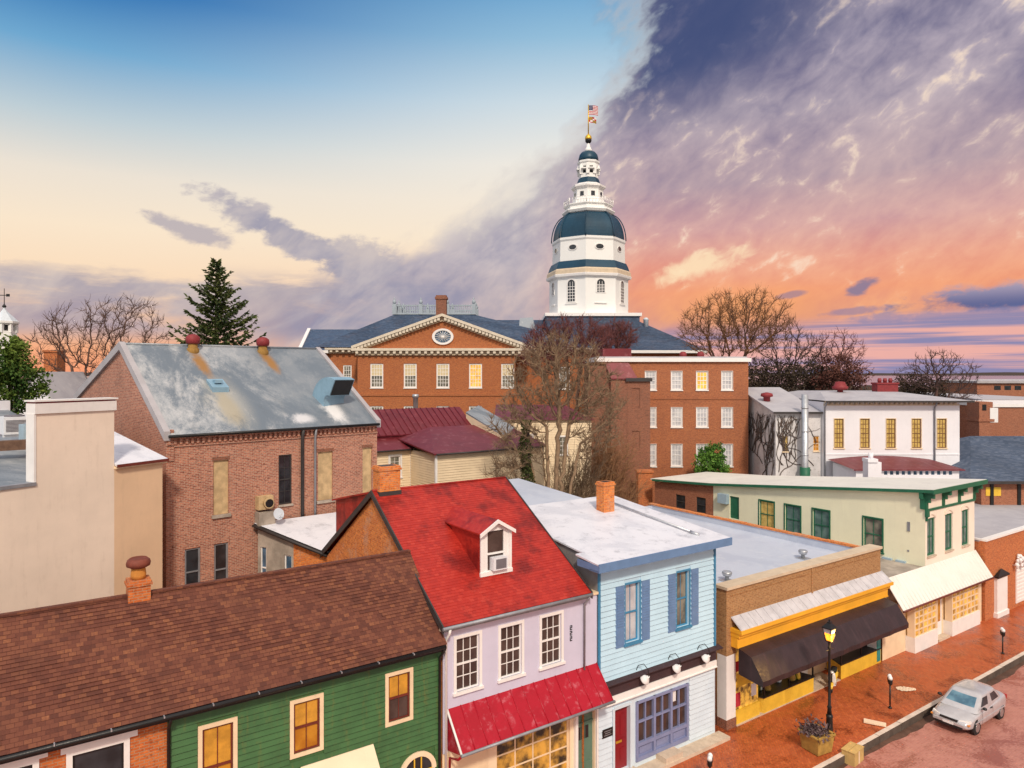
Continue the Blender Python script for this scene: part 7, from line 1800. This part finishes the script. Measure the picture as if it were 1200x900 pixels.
def leafy(name, label, px, Y, lobes, n, size, mat, seed, bark='bark_dark', tr=.2, cat='tree', clump=46, group=None):
    rs = np.random.RandomState(seed); b0 = P3(px, 437, Y); b0[2] = 0; t = thing(name, label, cat, tuple(b0), 0, group); mb = MB(); tot = sum(l[2] for l in lobes); hi = max(l[0][2] for l in lobes)
    tm = MB(); tm.tube([tuple(b0), (b0[0], b0[1], hi * .6), (b0[0] + .1, b0[1], hi)], [tr, tr * .7, tr * .25], 7, cap=False)
    for c, rad, sh in lobes:
        tm.tube([(b0[0], b0[1], max(.5, c[2] - rad[2] * 1.1)), tuple(c)], [tr * .5, tr * .15], 5, cap=False); leaves(mb, rs, c, rad, int(n * sh / tot), size, .45, clump)
    tm.build('trunk', M[bark], t, tuple(b0)); mb.build('crown', M[mat], t, tuple(b0)); return t
leafy('evergreen_tree', 'bushy mid green evergreen at the edge under the white cupola', 12, 46, [(P3(8, 432, 46), (1.7, 1.6, 1.9), .4), (P3(26, 448, 46), (1.3, 1.5, 1.7), .3), (P3(2, 460, 46), (2.0, 1.6, 1.6), .3), (P3(18, 412, 46), (.8, .8, .9), .1)], 9000, .13, 'leaf_green', 51)
leafy('evergreen_tree', 'small bright green evergreen growing against the brick annexe', 835, 63, [(P3(835, 546, 63), (1.55, 1.3, 1.1), .45), (P3(826, 540, 63), (1.0, 1, 1.2), .25), (P3(838, 533, 63), (.9, .9, .95), .25), (P3(836, 565, 63), (1.7, 1.4, 1.4), .3)], 7000, .12, 'leaf_shrub', 53)
for i, (px, Y, c1, r1, lab, mt) in enumerate([(898, 86, (898, 440), (2.9, 3, 2.4), 'dark dense bush under the golden bare tree', 'leaf_dark'), (945, 84, (945, 438), (3.6, 3, 2.2), 'broad dark thicket low between the bare trees', 'leaf_dark'), (990, 82, (985, 436), (2.7, 3, 1.9), 'rusty brown leafed thicket beside the red chimney of the white house', 'leaf_rust'), (1075, 84, (1072, 456), (3.8, 3, 1.7), 'dark scrub under the spreading bare tree', 'leaf_dark')]):
    leafy('thicket', lab, px, Y, [(P3(c1[0], c1[1], Y), r1, .6), (P3(c1[0] + 14, c1[1] + 7, Y), (r1[0] * .8, 2.5, r1[2] * .8), .25), (P3(c1[0] - 15, c1[1] + 8, Y), (r1[0] * .8, 2.5, r1[2] * .8), .25)], 5200, .15, mt, 60 + i, 'bark_dark', .2, 'bush', 60, 'thickets behind the white house')
# the far shore: one mass of woods, a few pale houses on it
def shore():
    rs = np.random.RandomState(71); mb = MB()
    for i in range(520):
        x = rs.uniform(-900, 1250); y = rs.uniform(560, 690); r = rs.uniform(6, 15); h = rs.uniform(4, 8) * (.7 + .3 * math.sin(x * .01)); mb.lathe([(r, 0), (r * .95, h * .4), (r * .6, h * .8), (r * .15, h)], (x, y, -.4), 7, 0)
    o = mb.build('treeline', M['leaf_dark']); tag(o, 'far dark woods along the water', 'woods', None, 'stuff')
    mb = MB()
    for i in range(160):
        x = rs.uniform(60, 420); y = rs.uniform(170, 420); r = rs.uniform(3, 7); h = rs.uniform(4, 8.5); mb.lathe([(r * .9, 0), (r, h * .4), (r * .6, h * .8), (r * .12, h)], (x, y, -.4), 7, 0)
    o = mb.build('undergrowth', M['leaf_dark']); tag(o, 'low dark scrub and woods of the flat land by the shore', 'woods', None, 'stuff')
    for i, (px, Y, w, h, lab) in enumerate([(1150, 300, 14, 12.5, 'pale far shed with long flat roof near the shore'), (1182, 330, 22, 12.5, 'widest pale far shed near the shore'), (1128, 360, 10, 12, 'small far house on the shore beyond the dark bare tree')]):
        x = at(px, 0, Y).x; b = WB('far_house', lab, 'house', x, Y, 'pale sheds on the far shore'); m_ = MB(); m_.box(x - w / 2, x + w / 2, Y, Y + 9, -.4, h - 2); b.add('wall', m_, M['far_wall']); m_ = MB(); m_.slab([(x - w / 2 - .5, Y - .5, h - 2), (x + w / 2 + .5, Y - .5, h - 2), (x + w / 2 + .5, Y + 5, h), (x - w / 2 - .5, Y + 5, h)], .3); m_.slab([(x - w / 2 - .5, Y + 5, h), (x + w / 2 + .5, Y + 5, h), (x + w / 2 + .5, Y + 9.5, h - 2), (x - w / 2 - .5, Y + 9.5, h - 2)], .3); b.add('roof', m_, M['far_roof'])
    mb = MB(); n = 60
    for i in range(n):
        x0, x1 = -5000 + 10000 * i / n, -5000 + 10000 * (i + 1) / n; h = lambda x: 16 + 5 * math.sin(x * .0021) + 3 * math.sin(x * .0083 + 1)
        mb.face([(x0, 4300, -1), (x1, 4300, -1), (x1, 4500, h(x1)), (x0, 4500, h(x0))]); mb.face([(x0, 4500, h(x0)), (x1, 4500, h(x1)), (x1, 5200, -1), (x0, 5200, -1)])
    o = mb.build('hills', M['leaf_dark']); o['kind'] = 'structure'
shore()
# ------------------------------------------------------------------ street furniture and the car
def street_lamp():
    s, t_ = ground_st(972, 866); p = st(s, t_); Yl = p.y; H = EYE + (HYP - 727) / FPX * Yl
    t = thing('street_lamp', 'black cast iron street lamp with lit four sided lantern', 'street lamp', tuple(p), YAW)
    mb = MB(); mb.lathe([(.20, 0), (.20, .12), (.15, .2), (.13, .9), (.15, .98), (.10, 1.06)], n=10); mb.build('base', M['iron_black'], t)
    mb = MB(); mb.lathe([(.10, 1.06), (.075, 1.3), (.10, 1.36), (.06, 1.44), (.05, H - 1.2), (.075, H - 1.16), (.045, H - 1.1), (.05, H - .95), (.10, H - .9), (.12, H - .86)], n=12); mb.tube([(-.32, 0, H - 1.25), (.32, 0, H - 1.25)], .016, 6); mb.build('pole', M['iron_black'], t)
    z0, z1 = H - .86, H - .32; mb = MB(); w0, w1 = .13, .24
    for k in range(4):
        a = math.pi / 4 + k * math.pi / 2; c, s_ = math.cos(a), math.sin(a); mb.tube([(w0 * c * 1.2, w0 * s_ * 1.2, z0), (w1 * c * 1.2, w1 * s_ * 1.2, z1)], .016, 5)
    mb.lathe([(w1 * 1.25, z1 - .01), (w1 * 1.3, z1 + .03), (.13, z1 + .18), (.10, z1 + .2), (.11, z1 + .26), (.03, z1 + .28), (.045, z1 + .33), (.0, z1 + .38)], n=4, rot=math.pi / 4, smooth=False); mb.lathe([(.15, z0 - .02), (.16, z0 + .02)], n=8)
    l = mb.build('lantern', M['iron_black'], t)
    mb = MB(); mb.lathe([(w0 * .95, z0 + .02), ((w0 + (w1 - w0) * .62) * 1.0, z1 * .62 + z0 * .38)], n=4, rot=math.pi / 4, smooth=False); mb.lathe([(.05, z0 + .05), (.09, z0 + .14), (.06, z0 + .26)], n=8); mb.build('lamp_glass', M['lamp_flame'], l)
    mb = MB(); 
    zm = z1 * .62 + z0 * .38; wm = w0 + (w1 - w0) * .62; mb.lathe([(wm * 1.02, zm), (w1 * 1.05, z1 - .01)], n=4, rot=math.pi / 4, smooth=False, caps=False); mb.build('lantern_glass', M['glass_curtain'], l)
    d = bpy.data.lights.new('lamp_light', 'POINT'); d.energy = 120; d.color = (1, .55, .16); d.shadow_soft_size = .12
    o = link(bpy.data.objects.new('lamp_light', d)); o.parent = t; o.location = (0, -.28, z0 + .1)
street_lamp()
def meter(name_lab, px, py, ptop, grp='double parking meters along the kerb'):
    s, t_ = ground_st(px, py); p = st(s, t_); H = EYE + (HYP - ptop) / FPX * p.y
    t = thing('parking_meter', name_lab, 'parking meter', tuple(p), YAW + R(35), grp)
    mb = MB(); mb.tube([(0, 0, 0), (0, 0, H - .45)], .035, 8); mb.lathe([(.08, 0), (.08, .04), (.04, .08)], n=10); mb.tube([(-.10, 0, H - .42), (.10, 0, H - .42)], .04, 8); mb.build('pole', M['iron_black'], t)
    for k in (-1, 1):
        mb = MB(); mb.lathe([(.05, H - .42), (.09, H - .36), (.10, H - .2), (.095, H - .16)], (k * .11, 0, 0), 12); h = mb.build('meter_head', M['iron_black'], t)
        mb = MB(); mb.lathe([(.097, H - .16), (.09, H - .07), (.05, H - .01), (.0, H)], (k * .11, 0, 0), 12); mb.build('dome', M['plastic_white'], h)
    return t
meter('double headed parking meter on the brick pavement beside the pale paper patch', 1043, 830, 791)
meter('double headed parking meter farther up the pavement, past the silver car', 1175, 766, 736)
meter('double headed parking meter in front of the light blue house steps', 832, 921, 884)
def tub():
    s, t_ = ground_st(957, 879); p = st(s, t_); t = thing('planter', 'square yellowed wooden planter of withered plants at the lamp post foot', 'planter', tuple(p), YAW + R(-8)); rs = np.random.RandomState(5)
    mb = MB(); a = .40; b_ = .48; h = .72
    for f in (((-a, -a), (a, -a), (b_, -b_), (-b_, -b_)),): pass
    lo = [(-a, -a, .03), (a, -a, .03), (a, a, .03), (-a, a, .03)]; hi = [(-b_, -b_, h), (b_, -b_, h), (b_, b_, h), (-b_, b_, h)]
    for i in range(4):
        j = (i + 1) % 4; mb.face([lo[i], lo[j], hi[j], hi[i]])
    mb.face(lo[::-1]); mb.build('tub', M['tub_wood'], t)
    mb = MB()
    for i in range(4):
        j = (i + 1) % 4; q0, q1 = Vector(hi[i]), Vector(hi[j]); n = Vector((-(q1 - q0).y, (q1 - q0).x, 0)).normalized() * .06; mb.hexa([q0 + n, q1 + n, q1 - n, q0 - n] and [tuple(v) for v in (q0 - n, q1 - n, q1 + n, q0 + n, q0 - n + Vector((0, 0, .06)), q1 - n + Vector((0, 0, .06)), q1 + n + Vector((0, 0, .06)), q0 + n + Vector((0, 0, .06)))])
    mb.face([(-b_, -b_, h - .06), (b_, -b_, h - .06), (b_, b_, h - .06), (-b_, b_, h - .06)]); mb.build('rim', M['tub_wood'], t)
    mb = MB()
    for i in range(500):
        c = np.array((rs.normal(-.1, .28), rs.normal(.05, .26), h + abs(rs.normal(0, .17)))); u = rs.normal(0, 1, 3); u /= np.linalg.norm(u); v = np.cross(u, rs.normal(0, 1, 3)); v /= np.linalg.norm(v); sz = rs.uniform(.04, .12); mb.face([tuple(c - u * sz), tuple(c + v * sz * .5), tuple(c + u * sz), tuple(c - v * sz * .5)])
    mb.build('withered_plant', M['dry_plant'], t)
tub()
def small():
    s, t_ = ground_st(1002, 893, RZ); p = st(s, t_ + .1, RZ); t = thing('carton', 'yellowish closed carton standing in the gutter against the kerb', 'box', tuple(p), YAW + R(6)); mb = MB(); mb.box(-.42, .42, -.26, .26, 0, .52); mb.build('body', M['carton'], t); mb = MB(); mb.box(-.44, .44, -.28, -.01, .522, .55); mb.box(-.44, .44, .01, .28, .522, .545); mb.build('flap', M['carton'], t)
    mb = MB(); mb.box(-.05, .05, -.262, -.2605, .0, .5); mb.build('tape', M['paper'], t)
    s, t_ = ground_st(1026, 849); p = st(s, t_ + .05, .012); t = thing('plank', 'short pale plank lying across the kerb stone', 'plank', tuple(p), YAW + R(-62)); mb = MB(); mb.hexa([(-.42, -.17, .02), (.46, -.15, .02), (.46, .15, .02), (-.42, .17, .02), (-.42, -.17, .08), (.46, -.15, .08), (.46, .15, .08), (-.42, .17, .08)]); mb.build('board', M['paper'], t)
    s, t_ = ground_st(1062, 808); p = st(s, t_, .006); t = thing('paper_scrap', 'crumpled pale sheet lying flat on the brick pavement', 'paper', tuple(p), YAW + R(-40)); rs = np.random.RandomState(6); mb = MB(); n = 12; m_ = 5
    g = lambda i, j: (-.45 + .9 * i / n, (-.26 + .52 * j / m_) * (.25 + .75 * math.sin(math.pi * min(.97, .06 + .9 * (i / n) ** .7))) + .03 * math.sin(i * 2.3) , .012 + .035 * abs(math.sin(i * 1.7 + j * 2.1)) * (.4 + .6 * i / n))
    for i in range(n):
        for j in range(m_): mb.face([g(i, j), g(i + 1, j), g(i + 1, j + 1), g(i, j + 1)])
    mb.build('sheet', M['paper'], t)
small()
def scooter():
    s, t_ = ground_st(976, 806); p = st(s, t_); t = thing('motor_scooter', 'yellow and white motor scooter parked in the shop entrance behind the lamp post', 'scooter', tuple(p), YAW + R(205))
    for x in (-.58, .60):
        mb = MB(); n = 16; mb.tube([(x + .17 * math.cos(2 * math.pi * i / n), 0, .22 + .17 * math.sin(2 * math.pi * i / n)) for i in range(n + 1)], .055, 8, cap=False); w = mb.build('wheel', M['tyre'], t)
        mb = MB(); mb.tube([(x, -.045, .22), (x, .045, .22)], .13, 14); mb.build('rim', M['rim'], w)
    def loft(secs, mat, name, par=t):
        mb = MB(); base = 0; n = 12
        for (x, z, w, h) in secs:
            for k in range(n): a = 2 * math.pi * k / n; mb.v.append((x, w * math.cos(a), z + h * math.sin(a)))
        fs = []
        for i in range(len(secs) - 1):
            for k in range(n): fs.append((i * n + k, i * n + (k + 1) % n, (i + 1) * n + (k + 1) % n, (i + 1) * n + k))
        mb.idx(0, fs); mb.idx(0, [tuple(range(n - 1, -1, -1)), tuple((len(secs) - 1) * n + k for k in range(n))], 0, False); return mb.build(name, M[mat], par)
    loft([(-.95, .52, .06, .06), (-.85, .52, .16, .14), (-.5, .52, .20, .20), (-.2, .46, .17, .18), (-.05, .36, .14, .10)], 'yellow_paint', 'body')
    loft([(-.1, .26, .16, .06), (.3, .26, .17, .05), (.42, .30, .14, .06)], 'plastic_white', 'footboard'); loft([(.38, .34, .17, .10), (.42, .60, .19, .24), (.40, .86, .14, .08)], 'plastic_white', 'leg_shield')
    loft([(.42, .36, .08, .12), (.62, .42, .10, .06), (.82, .30, .07, .05)], 'yellow_paint', 'front_mudguard'); loft([(-.85, .74, .12, .03), (-.5, .76, .15, .05), (-.15, .72, .13, .05)], 'tyre', 'saddle')
    mb = MB(); mb.tube([(.60, 0, .3), (.44, 0, .9), (.42, 0, 1.0)], .03, 8); mb.tube([(.36, -.33, 1.02), (.42, 0, 1.0), (.36, .33, 1.02)], .022, 8); mb.build('handlebar', M['iron_black'], t)
    mb = MB(); mb.lathe([(.09, -.05), (.10, 0), (.06, .04)], (.48, 0, .96), 12); mb.build('headlight', M['headlamp'], t)
scooter()
def car():
    f, r_ = ground_st(1144, 859, RZ), ground_st(1172, 842, RZ); tm = (f[1] + r_[1]) / 2; sm = (f[0] + r_[0]) / 2
    p = st(sm, tm + .76, RZ); t = thing('car', 'small silver saloon car parked beside the kerb', 'car', tuple(p), YAW + math.pi)
    secs = [(2.08, .56, .36, .50, .55), (2.02, .70, .28, .54, .62), (1.82, .79, .22, .62, .71), (1.45, .825, .19, .70, .80), (1.05, .84, .18, .78, .88), (.75, .845, .18, .83, .93), (0, .85, .18, .86, .95), (-.9, .845, .18, .89, .97), (-1.4, .83, .19, .91, 1.0), (-1.75, .80, .22, .91, 1.0), (-1.98, .73, .28, .85, .96), (-2.08, .62, .38, .66, .74)]
    mb = MB(); cs = []
    for x, w, zb, zs, zt in secs:
        h = [(0, zb), (w * .8, zb), (w * .97, zb + .10), (w * 1.0, zb + (zs - zb) * .35), (w * 1.0, zb + (zs - zb) * .65), (w * .975, zs), (w * .84, zt - .025), (w * .45, zt + .012), (0, zt + .02)]
        cs.append([(x, y, z) for y, z in h] + [(x, -y, z) for y, z in h[-2:0:-1]])
    n = len(cs[0]); 
    for c in cs: mb.v += c
    fs = [(i * n + k, i * n + (k + 1) % n, (i + 1) * n + (k + 1) % n, (i + 1) * n + k) for i in range(len(cs) - 1) for k in range(n)]
    mb.idx(0, fs); mb.idx(0, [tuple(range(n - 1, -1, -1)), tuple((len(cs) - 1) * n + k for k in range(n))])
    body = mb.build('body', M['car_paint'], t)
    sub = body.modifiers.new('smooth', 'SUBSURF'); sub.levels = sub.render_levels = 2
    # cabin: rings from belt to roof, glass between the pillars
    def ring(xf, xr, wf, wr, z, bow):
        xb = (xf + xr) / 2 + .12
        h = [(xf + bow, 0), (xf, -wf * .90), (xf - .09, -wf), (xb + .04, -(wf + wr) / 2 - .012), (xb - .04, -(wf + wr) / 2 - .012), (xr + .26, -wr), (xr + .05, -wr * .88), (xr - bow * .6, 0)]
        return [(x, y, z) for x, y in h] + [(x, -y, z) for x, y in h[-2:0:-1]]
    rg = [ring(1.26, -1.76, .81, .77, .83, .06), ring(1.13, -1.66, .79, .75, .91, .06), ring(1.10, -1.64, .785, .745, .925, .06), ring(.42, -1.20, .635, .615, 1.365, .06), ring(.39, -1.17, .625, .605, 1.38, .06), ring(.24, -1.02, .53, .52, 1.43, .05), ring(-.05, -.75, .3, .3, 1.45, .02)]
    mb = MB(); n = 14
    for q in rg: mb.v += q
    gl = {0, 2, 4, 6, 7, 9, 11, 13}
    for i in range(len(rg) - 1):
        for k in range(n): mb.idx(0, [(i * n + (k + 1) % n, i * n + k, (i + 1) * n + k, (i + 1) * n + (k + 1) % n)], (2 if k in (0, 13) else 1) if (i == 2 and k in gl) else 0)
    mb.idx(0, [tuple((len(rg) - 1) * n + k for k in range(n))[::-1]])
    cab = mb.build('cabin', [M['car_paint'], M['glass_dark'], M['glass_car']], t); sub = cab.modifiers.new('smooth', 'SUBSURF'); sub.levels = sub.render_levels = 2
    def panel(name, pts, mat, d=.012):
        pts = [Vector(q) for q in pts]; nn = (pts[1] - pts[0]).cross(pts[2] - pts[0]).normalized(); c = sum(pts, Vector()) / len(pts)
        if nn.dot(c - Vector((0, 0, .6))) < 0: nn = -nn; pts = pts[::-1]
        m_ = MB(); m_.face([tuple(q + nn * d) for q in pts]); return m_.build(name, M[mat], t)
    lerp = lambda a, b, f: tuple(a[i] + (b[i] - a[i]) * f for i in range(3))
    for sg in (-1, 1):
        y = lambda z: sg * (.755 - (z - .97) * .345)
        Q = lambda x, z: (x, y(z), z)
        panel('door_seam', [(-.25, sg * .852, .24), (-.265, sg * .852, .24), (-.265, sg * .835, .88), (-.25, sg * .835, .88)], 'car_black', .004); panel('door_seam', [(.80, sg * .848, .24), (.785, sg * .848, .24), (.785, sg * .83, .84), (.80, sg * .83, .84)], 'car_black', .004)
        m_ = MB(); m_.box(-.10, .10, sg * .835 - .02, sg * .835 + .02, .80, .83); m_.v = [(q[0] - .12, q[1], q[2]) for q in m_.v]; m_.build('door_handle', M['car_black'], t)
        m_ = MB(); m_.box(-1.5, 1.5, min(sg * .845, sg * .862), max(sg * .845, sg * .862), .50, .55); m_.build('side_moulding', M['car_paint'], t)
        m_ = MB(); m_.lathe([(.02, -.06), (.085, -.03), (.09, .03), (.03, .07)], (.80, sg * .93, 1.02), 10); m_.tube([(.80, sg * .80, .97), (.80, sg * .92, 1.0)], .02, 6); m_.build('wing_mirror', M['car_black'], t)
        hl = MB(); hl.hexa([(1.86, sg * .42, .56), (1.90, sg * .42, .66), (1.72, sg * .76, .68), (1.70, sg * .78, .58), (2.045, sg * .40, .54), (2.0, sg * .40, .655), (1.86, sg * .74, .665), (1.90, sg * .755, .56)]); hl.build('headlight', M['headlamp'], t)
        m_ = MB(); m_.box(1.86, 1.97, min(sg * .70, sg * .79), max(sg * .70, sg * .79), .50, .55); m_.build('indicator', M['amber_lens'], t)
        m_ = MB(); m_.box(-2.03, -1.9, min(sg * .45, sg * .745), max(sg * .45, sg * .745), .72, .88); m_.build('tail_light', M['tail_red'], t)
        for x in (1.27, -1.20):
            m_ = MB(); m_.tube([(x, sg * .66, .30), (x, sg * .826, .30)], .345, 22); m_.build('wheel_well_shade', M['car_black'], t)  # black disc painted for the shade inside the wheel well
            m_ = MB(); m_.tube([(x, sg * .65, .29), (x, sg * .815, .29), (x, sg * .842, .29)], [.29, .29, .265], 22); w = m_.build('wheel', M['tyre'], t)
            m_ = MB(); m_.tube([(x, sg * .78, .29), (x, sg * .848, .29)], .19, 18)
            m_.build('rim', M['rim'], w)
    m_ = MB(); m_.box(2.0, 2.085, -.36, .36, .565, .635); m_.build('grille', M['car_black'], t); m_ = MB(); m_.box(1.95, 2.095, -.55, .55, .30, .40); m_.build('air_intake', M['car_black'], t)
    m_ = MB(); m_.box(2.06, 2.12, -.62, .62, .42, .52); m_.box(-2.13, -2.05, -.62, .62, .45, .6); m_.build('bumper', M['car_paint'], t); m_ = MB(); m_.box(2.115, 2.13, -.22, .22, .41, .50); m_.build('number_plate', M['plastic_white'], t)
    m_ = MB(); m_.tube([(1.03, .45, .955), (.78, .1, 1.13)], .012, 4); m_.tube([(1.03, -.1, .96), (.78, -.4, 1.13)], .012, 4); m_.build('wiper', M['car_black'], t)
car()
